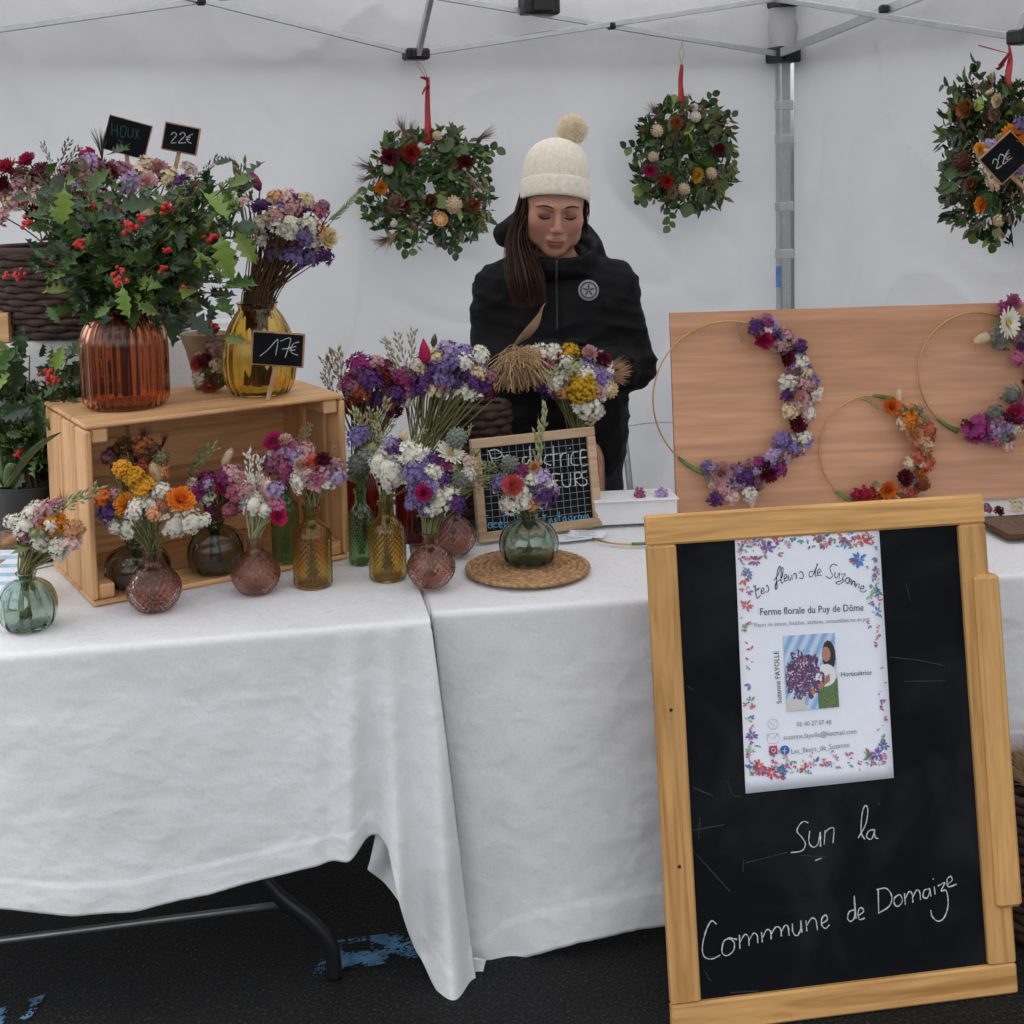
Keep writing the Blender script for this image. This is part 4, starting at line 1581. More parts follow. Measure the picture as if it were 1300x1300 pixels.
strokes('chalk_scratch', [[(1130, 834), (1165, 838), (1200, 845)], [(1148, 865), (1200, 864)], [(1150, 740), (1156, 765)], [(872, 870), (880, 876)], [(880, 1000), (905, 1010)]], SLP, 'smear', 0.0022, board, 0.0005, single=True)

# poster pinned on the slate
pq = [(932, 677), (1115, 669), (1134, 987), (946, 1007)]
PP = [onp(x, y, *SLP) + BN * 0.0016 for x, y in pq]
poster = None
m = MB()
def pfn(u, v): return PP[0].lerp(PP[1], u).lerp(PP[3].lerp(PP[2], u), v) + BN * (0.0012 * math.sin(u * 3.1) * math.sin(v * 6 + .5) + 0.0012)
m.grid(pfn, 12, 20)
poster = solidify(m.build('poster', MT['paper']), 0.0004, 1)
tag(poster, 'white printed poster with floral border on the big chalkboard', 'poster')
POP = (PP[0] + BN * 0.0014, BN)


def flat_print(name, polys, parent, lift):
    """polys: (pixel outline, colour)"""
    m = MB(); cols = []
    for pts, c in polys:
        vs = [onp(x, y, *POP) + BN * lift for x, y in pts]
        m.add(vs, [tuple(range(len(vs)))])
        cols += [c] * len(vs)
    me = m.mesh(name, MT['print'], False)
    at = me.color_attributes.new('print', 'FLOAT_COLOR', 'CORNER')
    buf = []
    for p in me.polygons:
        for vi in p.vertices: buf += [*cols[vi], 1.0]
    at.data.foreach_set('color', buf)
    o = bpy.data.objects.new(name, me)
    COL.objects.link(o); adopt(o, parent)
    return o


def pu(u, v):
    a = (pq[0][0] + (pq[1][0] - pq[0][0]) * u, pq[0][1] + (pq[1][1] - pq[0][1]) * u)
    b = (pq[3][0] + (pq[2][0] - pq[3][0]) * u, pq[3][1] + (pq[2][1] - pq[3][1]) * u)
    return a[0] + (b[0] - a[0]) * v, a[1] + (b[1] - a[1]) * v


rng = random.Random(12)
polys = []
PC = [(0.55, 0.10, 0.10), (0.60, 0.16, 0.20), (0.62, 0.24, 0.26), (0.16, 0.34, 0.22), (0.30, 0.45, 0.32), (0.25, 0.16, 0.42), (0.10, 0.22, 0.45), (0.42, 0.10, 0.26), (0.62, 0.36, 0.40)]


def sprig(u, v, size, col, ang, n):
    x, y = pu(u, v)
    for k in range(n):
        a = ang + (k - n / 2) * 0.75 + rng.uniform(-0.3, 0.3)
        L = size * rng.uniform(0.7, 1.2); Wd = L * rng.uniform(0.28, 0.42)
        ca, sa = math.cos(a), math.sin(a)
        o = []
        for t_, w_ in ((0.1, 0), (0.45, 0.5), (0.8, 0.4), (1, 0), (0.8, -0.4), (0.45, -0.5)):
            o.append((x + ca * L * t_ - sa * Wd * w_, y + sa * L * t_ + ca * Wd * w_))
        polys.append((o, col))


for i in range(330):
    s_ = rng.random()
    if s_ < 0.30: u, v = rng.uniform(0.03, 0.97), 0.02 + abs(rng.gauss(0, 0.035))
    elif s_ < 0.58: u, v = rng.uniform(0.03, 0.97), 0.945 - abs(rng.gauss(0, 0.035))
    elif s_ < 0.79: u, v = 0.03 + abs(rng.gauss(0, 0.035)), rng.uniform(0.03, 0.94)
    else: u, v = 0.975 - abs(rng.gauss(0, 0.035)), rng.uniform(0.03, 0.94)
    if (u < 0.12 or u > 0.88) and 0.5 < v < 0.68 and rng.random() < 0.6: continue
    if 0.3 < u < 0.55 and v < 0.2 and rng.random() < 0.5: continue
    sprig(u, v, rng.uniform(3, 8), rng.choice(PC), rng.uniform(0, 6.28), rng.choice((1, 2, 3, 4)))
for u, v, s_, c in ((0.22, 0.06, 10, (0.22, 0.13, 0.42)), (0.14, 0.11, 10, (0.36, 0.12, 0.28)), (0.85, 0.125, 11, (0.07, 0.22, 0.55)), (0.88, 0.05, 10, (0.58, 0.14, 0.14)), (0.76, 0.06, 7, (0.10, 0.30, 0.42)), (0.08, 0.16, 8, (0.16, 0.20, 0.45)), (0.06, 0.28, 9, (0.60, 0.16, 0.18)),
                    (0.97, 0.26, 6, (0.10, 0.18, 0.35)), (0.06, 0.78, 8, (0.20, 0.12, 0.40)), (0.90, 0.90, 9, (0.2, 0.12, 0.4)), (0.10, 0.90, 10, (0.60, 0.13, 0.14)), (0.25, 0.925, 8, (0.08, 0.22, 0.5)), (0.18, 0.93, 10, (0.58, 0.10, 0.12)), (0.95, 0.87, 8, (0.12, 0.14, 0.40))):
    sprig(u, v, s_, c, rng.uniform(0, 6), 8)
flat_print('floral_border', polys, poster, 0.0016)['kind'] = 'stuff'
LS = [[(175, 535), (190, 520), (192, 560), (200, 610), (208, 632), (237, 600)], [(240, 575), (262, 560), (255, 540), (240, 555), (245, 590), (270, 578)], [(285, 530), (291, 518), (303, 545), (297, 575), (275, 572)],
      [(345, 480), (382, 430), (402, 372), (392, 360), (376, 410), (370, 480), (374, 540), (362, 550), (362, 508), (400, 470)], [(402, 480), (420, 430), (427, 375), (414, 375), (407, 440), (411, 500), (430, 488)],
      [(434, 470), (457, 450), (451, 425), (436, 440), (438, 482), (463, 474)], [(470, 430), (470, 465), (485, 475), (500, 430), (504, 470)], [(513, 432), (522, 418), (537, 430), (536, 466)], [(560, 420), (576, 400), (597, 430), (590, 460), (563, 456)],
      [(680, 400), (652, 405), (645, 440), (668, 446), (692, 400), (717, 335), (701, 390), (697, 442), (714, 434)], [(717, 420), (746, 400), (736, 380), (719, 395), (719, 432), (752, 434)],
      [(882, 352), (850, 340), (821, 370), (832, 410), (846, 438), (820, 460), (788, 442)], [(866, 410), (862, 445), (880, 456), (900, 415), (901, 460)], [(915, 425), (951, 425), (925, 464), (942, 480), (900, 510), (872, 496), (922, 478)],
      [(987, 455), (960, 460), (955, 490), (975, 502), (990, 460), (991, 502)], [(1006, 470), (1003, 516), (1012, 490), (1030, 485), (1028, 522)], [(1041, 500), (1038, 536), (1050, 510), (1068, 510), (1066, 546)],
      [(1080, 547), (1106, 547), (1106, 525), (1086, 530), (1080, 565), (1110, 576), (1132, 558)]]
strokes('poster_title', LS, POP, 'ink', 0.0020, poster, 0.0018, (930, 665), 6.667)
text_mesh('poster_text', 'Ferme florale du Puy de Dôme', (964, 781), (1096, 775), POP, 'ink', poster, 0.0018, 1.15)
text_mesh('poster_text', 'Fleurs de saison, fraîches, séchées, comestibles ou en pot', (957, 796), (1104, 788), POP, 'greyink', poster, 0.0018, 1.15)
text_mesh('poster_text', 'Horticultrice', (1067, 859), (1106, 856), POP, 'ink', poster, 0.0018, 1.1)
text_mesh('poster_text', 'Suzanne FAYOLLE', (992, 893), (988, 826), POP, 'ink', poster, 0.0018, 1.1)
text_mesh('poster_text', '06 40 27 07 48', (1011, 922), (1055, 919), POP, 'greyink', poster, 0.0018, 1.1)
text_mesh('poster_text', 'suzanne.fayolle@hotmail.com', (994, 939), (1087, 931), POP, 'greyink', poster, 0.0018, 1.1)
text_mesh('poster_text', 'Les_fleurs_de_Suzanne', (1004, 957), (1078, 948), POP, 'greyink', poster, 0.0018, 1.1)


def disc(cx, cy, r, n=16): return [(cx + r * math.cos(2 * math.pi * k / n), cy + r * math.sin(2 * math.pi * k / n)) for k in range(n)]
flat_print('poster_icon', [(disc(996, 952, 6), (0.03, 0.12, 0.45))], poster, 0.0016)
flat_print('poster_icon', [([(976, 947), (986, 946), (987, 957), (977, 958)], (0.50, 0.05, 0.12))], poster, 0.0016)
strokes('poster_icon', [disc(981.5, 952, 2.6, 8) + [(984.1, 952)], [(997, 949), (995.6, 950), (995.8, 957)], [(993.6, 953), (998.5, 952.6)]], POP, 'paper', 0.0013, poster, 0.0021, sub=2)
strokes('poster_icon', [disc(981, 919, 6.5, 12) + [(987.5, 919)], [(978, 916), (980, 920), (984, 922)], [(974, 932), (987, 931), (988, 942), (975, 943), (974, 932)], [(974, 932), (981, 938), (987, 931)]], POP, 'greyink', 0.0009, poster, 0.0018, sub=2)

# the colour picture printed on the poster
qd = [(994, 807), (1059, 803), (1065, 897), (999, 903)]
nx_, ny_ = 76, 104
polys = []
for j in range(ny_):
    for i in range(nx_):
        def qq(u, v):
            a = (qd[0][0] + (qd[1][0] - qd[0][0]) * u, qd[0][1] + (qd[1][1] - qd[0][1]) * u); b = (qd[3][0] + (qd[2][0] - qd[3][0]) * u, qd[3][1] + (qd[2][1] - qd[3][1]) * u)
            return a[0] + (b[0] - a[0]) * v, a[1] + (b[1] - a[1]) * v
        u, v = (i + .5) / nx_, (j + .5) / ny_
        c = Vector((0.22, 0.40, 0.66)).lerp(Vector((0.55, 0.66, 0.80)), 0.5 + 0.5 * math.sin((u * 1.3 + v) * 22))
        if v > 0.62 and u > 0.6: c = Vector((0.10, 0.16, 0.06)) * (0.6 + rng.random())
        if v > 0.85 and u < 0.35: c = Vector((0.6, 0.58, 0.55))
        if ((u - 0.86) / 0.13) ** 2 + ((v - 0.30) / 0.20) ** 2 < 1: c = Vector((0.035, 0.02, 0.018))
        if ((u - 0.78) / 0.20) ** 2 + ((v - 0.56) / 0.15) ** 2 < 1: c = Vector((0.72, 0.72, 0.74))
        if ((u - 0.81) / 0.085) ** 2 + ((v - 0.28) / 0.10) ** 2 < 1: c = Vector((0.42, 0.22, 0.15))
        if abs(v - 0.72 + (u - 0.6) * 0.5) < 0.05 and 0.42 < u < 0.86: c = Vector((0.42, 0.18, 0.12))
        if ((u - 0.34) / 0.38) ** 2 + ((v - 0.54) / 0.34) ** 2 < 0.8 + 0.9 * noise.noise(Vector((u * 9, v * 11, 3))) + 0.4 * noise.noise(Vector((u * 24, v * 30, 7))):
            pl_ = [(0.06, 0.03, 0.05), (0.12, 0.05, 0.10), (0.14, 0.1, 0.3), (0.22, 0.10, 0.20), (0.12, 0.04, 0.06), (0.5, 0.42, 0.5), (0.7, 0.68, 0.68), (0.3, 0.12, 0.14)]
            c = Vector(pl_[int(abs(noise.noise(Vector((u * 15, v * 20, 1))) * 9 + noise.noise(Vector((u * 33, v * 42, 5))) * 5)) % 8]) * (0.8 + 0.4 * rng.random())
        polys.append(([qq(i / nx_, j / ny_), qq((i + 1) / nx_, j / ny_), qq((i + 1) / nx_, (j + 1) / ny_), qq(i / nx_, (j + 1) / ny_)], tuple(c)))
flat_print('printed_picture', polys, poster, 0.0017)

# ------------------------------------------------------------------ small chalkboard standing behind the mat
s0, s1 = onz(607, 691, TZ), onz(764, 669, TZ)
SU = (s1 - s0); SW = SU.length; SU.normalize()
SBk = Vector((-SU.y, SU.x, 0))
SV = (Vector((0, 0, 1)) + SBk * 0.16).normalized()
SN = SU.cross(SV).normalized()
if SN.y > 0: SN = -SN
SH = (onp(678, 551, s0, SN) - s0).dot(SV)
sb = thing('small_chalkboard', 'small framed chalkboard with a ruled grid and white lettering on the table', 'chalkboard', s0 + SU * SW / 2)
SM3 = Matrix((SU, -SN, SV)).transposed()


def sbox(name, a, b, d, sx, sz, sy, mat, bev=0.002):
    m = MB(); m.box(Matrix(), sx, sy, sz, bev)
    o = bpy.data.objects.new(name, m.mesh(name, MT[mat], False)); COL.objects.link(o)
    o.parent = sb; o.matrix_parent_inverse = wmat(sb).inverted()
    o.matrix_basis = Matrix.Translation(s0 + SU * a + SV * (b + 0.003) + SN * d) @ SM3.to_4x4()
    return o


sf = 0.022
sbox('frame_rail', SW / 2, sf / 2, 0, SW, sf, 0.016, 'palewood')
sbox('frame_rail', SW / 2, SH - sf / 2, 0, SW, sf, 0.016, 'palewood')
sbox('frame_stile', sf / 2, SH / 2, 0.0004, sf, SH - 2 * sf, 0.016, 'palewood')
sbox('frame_stile', SW - sf / 2, SH / 2, 0.0004, sf, SH - 2 * sf, 0.016, 'palewood')
sbox('slate_panel', SW / 2, SH / 2, -0.002, SW - 2 * sf + 0.006, SH - 2 * sf + 0.006, 0.006, 'slate', 0.0008)
# prop at the back
m = MB(); m.tube([s0 + SU * SW * .5 + SV * SH * .7 - SN * 0.008, s0 + SU * SW * .5 + SBk * 0.13 + Vector((0, 0, 0.005))], 0.006, 6); m.build('prop_leg', MT['palewood'], sb)
SP = (s0 + SN * 0.0012, SN)
gl = MB()
for k in range(1, 15):
    a = sf + (SW - 2 * sf) * k / 15
    gl.box(Matrix.Translation(s0 + SU * a + SV * (SH / 2 + .003) + SN * 0.0014) @ SM3.to_4x4(), 0.0011, 0.0003, SH - 2 * sf - 0.006)
for k in range(1, 12):
    b = sf + (SH - 2 * sf) * k / 12
    gl.box(Matrix.Translation(s0 + SU * SW / 2 + SV * (b + .003) + SN * 0.00145) @ SM3.to_4x4(), SW - 2 * sf - 0.006, 0.0003, 0.0011)
gl.build('ruled_grid', MT['gridline'], sb, smooth=False)
PR = [[(303, 265), (318, 310), (330, 342)], [(298, 263), (350, 255), (386, 283), (362, 305), (318, 308)], [(395, 290), (402, 342)], [(398, 312), (410, 292), (428, 290)],
      [(460, 296), (438, 318), (455, 343), (478, 325), (460, 296)], [(545, 300), (520, 305), (518, 340), (545, 342), (560, 315)], [(560, 232), (568, 345)],
      [(595, 292), (600, 335), (625, 338), (630, 290), (636, 345)], [(697, 282), (665, 295), (655, 335), (697, 354)], [(710, 228), (716, 360)], [(692, 287), (742, 280)],
      [(755, 276), (761, 362)], [(758, 305), (772, 278), (792, 276)], [(806, 282), (809, 357)], [(814, 243), (818, 248)], [(868, 266), (832, 278), (826, 340), (868, 355)],
      [(932, 258), (885, 262), (891, 352), (937, 346)], [(888, 306), (922, 301)],
      [(325, 468), (331, 532)], [(322, 468), (360, 478), (368, 510), (331, 532)], [(430, 462), (396, 464), (400, 524), (434, 520)], [(398, 494), (426, 491)],
      [(560, 440), (566, 512)], [(558, 440), (600, 436)], [(562, 474), (592, 470)], [(620, 432), (627, 504), (662, 498)],
      [(752, 408), (705, 413), (715, 496), (756, 490)], [(710, 452), (742, 447)], [(766, 404), (770, 470), (798, 490), (820, 470), (819, 400)],
      [(845, 400), (852, 486)], [(843, 402), (880, 400), (886, 428), (850, 446), (888, 484)], [(922, 394), (893, 402), (896, 432), (921, 446), (920, 474), (888, 484)]]
strokes('chalk_stroke', PR, SP, 'chalk', 0.0034, sb, 0.0010, (560, 520), 5.0, single=True)
FB = [[(300, 672), (262, 682), (266, 758)], [(262, 716), (290, 710)], [(318, 718), (300, 722), (300, 748), (318, 748), (322, 716), (326, 750)], [(355, 716), (336, 722), (338, 746), (358, 744)], [(366, 732), (386, 726), (378, 714), (366, 722), (370, 746), (390, 742)],
      [(398, 662), (402, 744), (420, 740), (420, 716), (402, 720)], [(436, 714), (428, 728), (440, 740), (450, 724), (436, 714)], [(462, 712), (456, 726), (468, 738), (476, 722), (462, 712)], [(482, 655), (486, 738)], [(506, 705), (487, 720), (508, 736)],
      [(640, 672), (668, 668)], [(654, 670), (658, 722)], [(640, 724), (676, 720)], [(684, 694), (688, 720), (698, 694), (708, 716)], [(732, 688), (718, 696), (732, 706), (716, 714)], [(748, 646), (752, 708)], [(738, 680), (764, 676)],
      [(788, 680), (774, 686), (774, 706), (790, 704), (790, 680), (796, 706)], [(826, 676), (810, 680), (812, 700), (828, 696), (826, 676), (832, 722), (814, 730)], [(842, 676), (846, 700), (850, 680), (862, 674)], [(884, 670), (870, 676), (872, 696), (886, 692), (888, 670), (892, 694)],
      [(900, 670), (904, 692), (912, 668), (920, 690), (928, 666), (938, 688)], [(560, 700), (590, 696)]]
strokes('chalk_lettering', FB, SP, 'bluechalk', 0.0028, sb, 0.0010, (560, 520), 5.0)


# ------------------------------------------------------------------ price tags on sticks
def price_tag(quad, Y, stick, text, label, width=0.0026, frame_mat='stick', stick_y=None, tilt=0.12, chalk_mat='chalk', fr=0.0035):
    """quad: pixel corners TL, TR, BR, BL at distance Y; stick: lower end as a world point or a pixel"""
    c = [ony(x, y, Y) for x, y in quad]
    o0 = (c[0] + c[1] + c[2] + c[3]) / 4
    U = ((c[1] + c[2]) - (c[0] + c[3])) / 2; w = U.length; U.normalize()
    V = ((c[0] + c[1]) - (c[2] + c[3])) / 2
    V = V - U * V.dot(U); h = V.length; V.normalize()
    n = U.cross(V)
    if n.y > 0: n = -n
    end = stick if isinstance(stick, Vector) else ony(*stick, stick_y or Y)
    t = thing('price_tag', label, 'price tag', end)
    M3 = Matrix((U, -n, V)).transposed()
    M = Matrix.Translation(o0) @ M3.to_4x4()
    m = MB(); m.box(M, w, 0.006, h, 0.002); m.build('wooden_back', MT[frame_mat], t, smooth=False)
    m = MB(); m.box(Matrix.Translation(o0 + n * 0.0032) @ M3.to_4x4(), w - 2 * fr, 0.0016, h - 2 * fr, 0.0005); m.build('slate_panel', MT['slate'], t, smooth=False)
    top = o0 - V * h * 0.2 - n * 0.0065
    d = end - top
    Ms = Matrix.Translation((top + end) / 2) @ frame(d, n).to_4x4()
    m = MB(); m.box(Ms, 0.010, 0.005, d.length, 0.001); m.build('stick', MT['stick'], t, smooth=False)
    strokes('chalk_lettering', text, (o0 + n * 0.0042, n), chalk_mat, width, t, 0.0006)
    return t


v18b = VS['v18'][0]
y17 = v18b.y - VS['v18'][3] - 0.012
p17 = ony(340, 508, y17); p17.z = CTOP + 0.001
price_tag([(322, 419), (390, 424), (383, 467), (317, 463)], y17, p17,
          [[(330, 452), (340, 444), (349, 434), (353, 432), (350, 451)], [(356, 433), (369, 430), (362, 454)], [(358, 443), (370, 442)], [(380, 434), (372, 437), (370, 447), (378, 451)], [(367, 441), (376, 440)], [(367, 445), (375, 444)]],
          'black price tag reading 17 euros before the golden vase on the crate', 0.0022)
BY = 3.30
bpx = ony(150, 250, BY)
price_tag([(132, 143), (189, 158), (189, 205), (136, 190)], BY, (165, 268), [[(142, 156), (142, 172)], [(149, 158), (149, 174)], [(142, 165), (149, 166)], [(154, 160), (153, 172), (158, 173), (160, 162), (155, 160)], [(163, 162), (163, 173), (168, 174), (169, 163)], [(172, 164), (176, 176)], [(176, 164), (172, 176)], [(150, 178), (155, 180), (152, 184), (156, 188), (150, 190)], [(166, 182), (161, 185), (165, 190)], [(160, 185), (165, 186)]],
          'larger slate sign with faint green lettering stuck in the wicker basket', 0.0032, 'palewood', chalk_mat='greenchalk', fr=0.002)
price_tag([(211, 154), (257, 163), (248, 198), (203, 189)], BY, (212, 262), [[(217, 171), (221, 168), (224, 172), (217, 181), (224, 181)], [(228, 171), (232, 168), (235, 172), (227, 181), (236, 181)], [(245, 170), (239, 173), (238, 179), (243, 182)], [(236, 174), (242, 174)], [(236, 177), (241, 177)]],
          'small black tag reading 22 euros stuck in the basket of dried flowers', 0.0026)

# ------------------------------------------------------------------ plywood panel propped on the right table, with three flower hoops
q0 = onz(859, 652, TZ); q1 = onz(1300, 633, TZ)
PU_ = (q1 - q0).normalized()
PL = (q1 - q0).length + 0.16
PBk = Vector((-PU_.y, PU_.x, 0))
PV = (Vector((0, 0, 1)) + PBk * 0.12).normalized()
PN = PU_.cross(PV)
if PN.y > 0: PN = -PN
PHt = (onp(850, 398, q0, PN) - q0).dot(PV)
panel = thing('plywood_panel', 'reddish plywood panel propped up behind the flower hoops', 'panel', q0 + PU_ * PL / 2)
M3p = Matrix((PU_, -PN, PV)).transposed()
m = MB(); m.box(Matrix(), PL, 0.012, PHt, 0.0015)
o = bpy.data.objects.new('board', m.mesh('board', MT['ply'], False)); COL.objects.link(o)
o.parent = panel; o.matrix_parent_inverse = wmat(panel).inverted()
o.matrix_basis = Matrix.Translation(q0 + PU_ * PL / 2 + PV * (PHt / 2 + 0.002) - PN * 0.006) @ M3p.to_4x4()
for a in (0.25, PL - 0.25):
    m = MB(); m.tube([q0 + PU_ * a + PV * PHt * 0.6 - PN * 0.018, q0 + PU_ * a + PBk * 0.22 + Vector((0, 0, 0.008))], 0.008, 6); m.build('prop_leg', MT['palewood'], panel)
PPL = (q0 + PN * 0.012, PN)


def hoop(label, cx, cy, rx, ry, arc, flowers, green, seed):
    rng = random.Random(seed)
    c = onp(cx, cy, *PPL)
    t = thing('flower_hoop', label, 'flower hoop', c, 0, 'gold flower hoops on the plywood panel')
    e1 = onp(cx + rx, cy, *PPL) - c; e2 = onp(cx, cy - ry, *PPL) - c
    R1 = (e1.length + e2.length) / 2
    e1 = PU_ * R1; e2 = PV * R1
    pts = [c + e1 * math.cos(2 * math.pi * k / 72) + e2 * math.sin(2 * math.pi * k / 72) for k in range(73)]
    m = MB(); m.tube(pts, 0.0021, 8, cap=False); m.build('ring', MT['gold'], t)
    # a hanging thread from the ring to the panel's top edge
    for g0, g1 in green:
        gp = [c + e1 * math.cos(R(a)) + e2 * math.sin(R(a)) for a in np.linspace(g0, g1, 9)]
        m = MB(); m.tube(gp, [0.003, 0.0045, 0.005, 0.005, 0.0055, 0.006, 0.006, 0.007, 0.008], 6); m.build('floral_tape', MT['stemgreen'], t)
    for h in flowers:
        k, col = h[0], h[1]
        if k in 'OBGU' and len(h) >= 6:
            a, b = onp(h[2], h[3], PPL[0] + PN * 0.012, PN), onp(h[4], h[5], PPL[0] + PN * 0.018, PN)
            put_head(t, k, col, a, (b - a).normalized(), (b - a).length, rng)
        else:
            P = onp(h[2], h[3], PPL[0] + PN * (h[5] if len(h) > 5 else 0.016), PN)
            put_head(t, k, col, P, PN + (P - c).normalized() * 0.35 + Vector((rng.gauss(0, .2), 0, rng.gauss(0, .2))), h[4] * P.y / F_PX * 0.6, rng)
    a0, a1, n, pal, wid = arc
    n = int(n * 1.9)
    for i in range(n):
        a = R(a0 + (a1 - a0) * (i + rng.random()) / n)
        off = rng.uniform(-wid, wid)
        P = c + (e1 * math.cos(a) + e2 * math.sin(a)) * (1 + off / R1) + PN * rng.uniform(-0.004, 0.022)
        k, col, s_ = rng.choice(pal)
        put_head(t, k, col, P, PN + Vector((rng.gauss(0, .5), 0, rng.gauss(0, .5))), s_ * rng.uniform(0.7, 1.2) * P.y / F_PX * 0.58, rng)
    for i in range(n // 4):
        a = R(a0 + (a1 - a0) * rng.random())
        P = c + (e1 * math.cos(a) + e2 * math.sin(a)) + PN * 0.006
        put_leaf(t, 'round', rng.choice(['sage', 'palegreen', 'grass']), P, Vector((rng.gauss(0, 1), -0.3, rng.gauss(0, 1))), rng.uniform(0.018, 0.032), rng, PN)
    return t


hoop('largest gold flower hoop, purple, wine and white blooms, overhanging the panel edge', 927, 507, 104, 92, (66, -112, 64, [('T', 'purple', 16), ('T', 'violet', 15), ('T', 'mauve', 17), ('T', 'rose', 15), ('T', 'white', 15), ('T', 'magenta', 15), ('Y', 'cream', 16), ('T', 'lilac', 14), ('U', 'blush', 12)], 0.026),
     [('S', 'crimson', 968, 433, 28), ('T', 'purple', 960, 415, 20), ('T', 'white', 978, 418, 16), ('S', 'wine', 998, 454, 24), ('T', 'white', 1018, 461, 22), ('T', 'white', 1000, 486, 22), ('T', 'rose', 993, 440, 18), ('S', 'rose', 1014, 506, 22), ('S', 'wine', 1012, 539, 24), ('T', 'purple', 998, 500, 20), ('T', 'violet', 992, 560, 26), ('T', 'white', 1020, 555, 18), ('T', 'cream', 1004, 522, 18),
      ('S', 'wine', 974, 597, 30), ('S', 'rose', 915, 599, 28), ('T', 'purple', 945, 605, 22), ('T', 'mauve', 955, 590, 20), ('T', 'lilac', 980, 580, 18), ('T', 'rose', 918, 622, 18), ('T', 'white', 952, 628, 20), ('T', 'purple', 908, 634, 18), ('T', 'blush', 930, 632, 20), ('O', 'oat', 945, 440, 938, 412), ('B', 'blush', 953, 620, 955, 645)], ((-135, -112),), 21)
hoop('smallest gold flower hoop with orange and rust strawflowers low on the panel', 1108, 572, 75, 62, (58, -100, 26, [('T', 'peach', 13), ('T', 'orange', 13), ('Y', 'sage', 13), ('T', 'cream', 13), ('T', 'coral', 11), ('T', 'rust', 13)], 0.018),
     [('S', 'orange', 1131, 517, 24), ('T', 'orange', 1155, 533, 26), ('S', 'peach', 1160, 553, 26), ('T', 'cream', 1147, 537, 16), ('S', 'wine', 1148, 607, 20), ('S', 'orange', 1126, 621, 24), ('T', 'coral', 1165, 580, 22), ('Y', 'cream', 1156, 588, 18), ('B', 'cream', 1140, 512, 1142, 494), ('T', 'red', 1100, 627, 20), ('T', 'red', 1088, 628, 18), ('S', 'cream', 1112, 614, 16), ('Y', 'coral', 1180, 545, 20), ('Y', 'coral', 1176, 590, 18), ('O', 'palegreen', 1120, 520, 1098, 505)], ((-135, -112), (88, 66)), 22)
hoop('gold flower hoop with a white daisy and dusty purple blooms', 1241, 474, 78, 74, (62, -98, 44, [('T', 'mauve', 17), ('T', 'purple', 15), ('Y', 'sage', 17), ('T', 'pink', 16), ('T', 'sage', 15), ('T', 'lilac', 14), ('T', 'wine', 15)], 0.022),
     [('A', 'white', 1279, 410, 38, 0.045), ('S', 'pink', 1286, 384, 22), ('T', 'magenta', 1276, 392, 20), ('Y', 'sage', 1272, 428, 30), ('B', 'cream', 1262, 424, 1236, 434), ('T', 'pink', 1293, 455, 20), ('S', 'crimson', 1287, 522, 24), ('T', 'magenta', 1242, 545, 34), ('T', 'lilac', 1265, 545, 26), ('T', 'wine', 1230, 540, 18), ('Y', 'sage', 1263, 526, 26), ('Y', 'sage', 1284, 500, 24), ('T', 'cream', 1290, 545, 18), ('T', 'blush', 1280, 568, 14)], ((-135, -112),), 23)

# ------------------------------------------------------------------ bouquets in the vases
def in_vase(key, name, label, heads, fill=None, seed=1, dy=0.0, **k):
    base, H, nr, r = VS[key]
    foot = base + Vector((0, 0, 0.012)); neck = base + Vector((0, 0, H * 0.97))
    return bouquet(name, label, foot, neck, nr, base.y + dy, heads, fill, seed, **k)


in_vase('v1', 'dried_bouquet', 'orange, peach and white dried bouquet in the sage vase left of the crate',
        [('Y', 'white', 32, 665, 36), ('Y', 'white', 38, 650, 26), ('T', 'orange', 72, 664, 30), ('S', 'yellow', 75, 668, 26), ('T', 'peach', 95, 672, 30), ('T', 'white', 50, 685, 28), ('T', 'white', 76, 694, 32), ('T', 'rose', 62, 645, 26), ('T', 'mauve', 33, 680, 24), ('T', 'blush', 92, 688, 28), ('T', 'white', 14, 662, 22), ('T', 'pink', 75, 640, 20), ('S', 'peach', 55, 668, 24), ('Y', 'white', 76, 706, 20),
         ('O', 'palegreen', 72, 650, 126, 618, -0.05), ('O', 'palegreen', 60, 645, 105, 628, -0.04), ('B', 'peach', 30, 680, 4, 690), ('G', 'rust', 80, 650, 78, 622)],
        (16, (8, 640, 102, 705), [('T', 'white', 24, 3), ('T', 'peach', 22, 2), ('T', 'rose', 20, 2), ('Y', 'palegreen', 18, 1)]), 11, stem='stem', leaves=10, stem_n=10)
in_vase('v2', 'dried_bouquet', 'orange strawflower and white statice bouquet in a mauve bud vase',
        [('S', 'orange', 228, 636, 38, -0.05), ('S', 'orange', 160, 641, 30), ('D', 'yellow', 170, 606, 34), ('D', 'yellow', 182, 618, 30), ('D', 'yellow', 155, 596, 26), ('Y', 'white', 222, 666, 40), ('Y', 'white', 245, 662, 36), ('Y', 'white', 160, 670, 32), ('Y', 'white', 145, 668, 26), ('T', 'white', 190, 640, 32), ('T', 'white', 205, 622, 26), ('T', 'purple', 137, 650, 30), ('T', 'orange', 130, 632, 28), ('T', 'peach', 205, 640, 22), ('T', 'white', 260, 660, 20), ('B', 'straw', 200, 615, 193, 588)],
        (10, (125, 600, 250, 680), [('T', 'white', 22, 3), ('T', 'peach', 20, 1), ('T', 'rose', 20, 1)]), 12, stem_n=14)
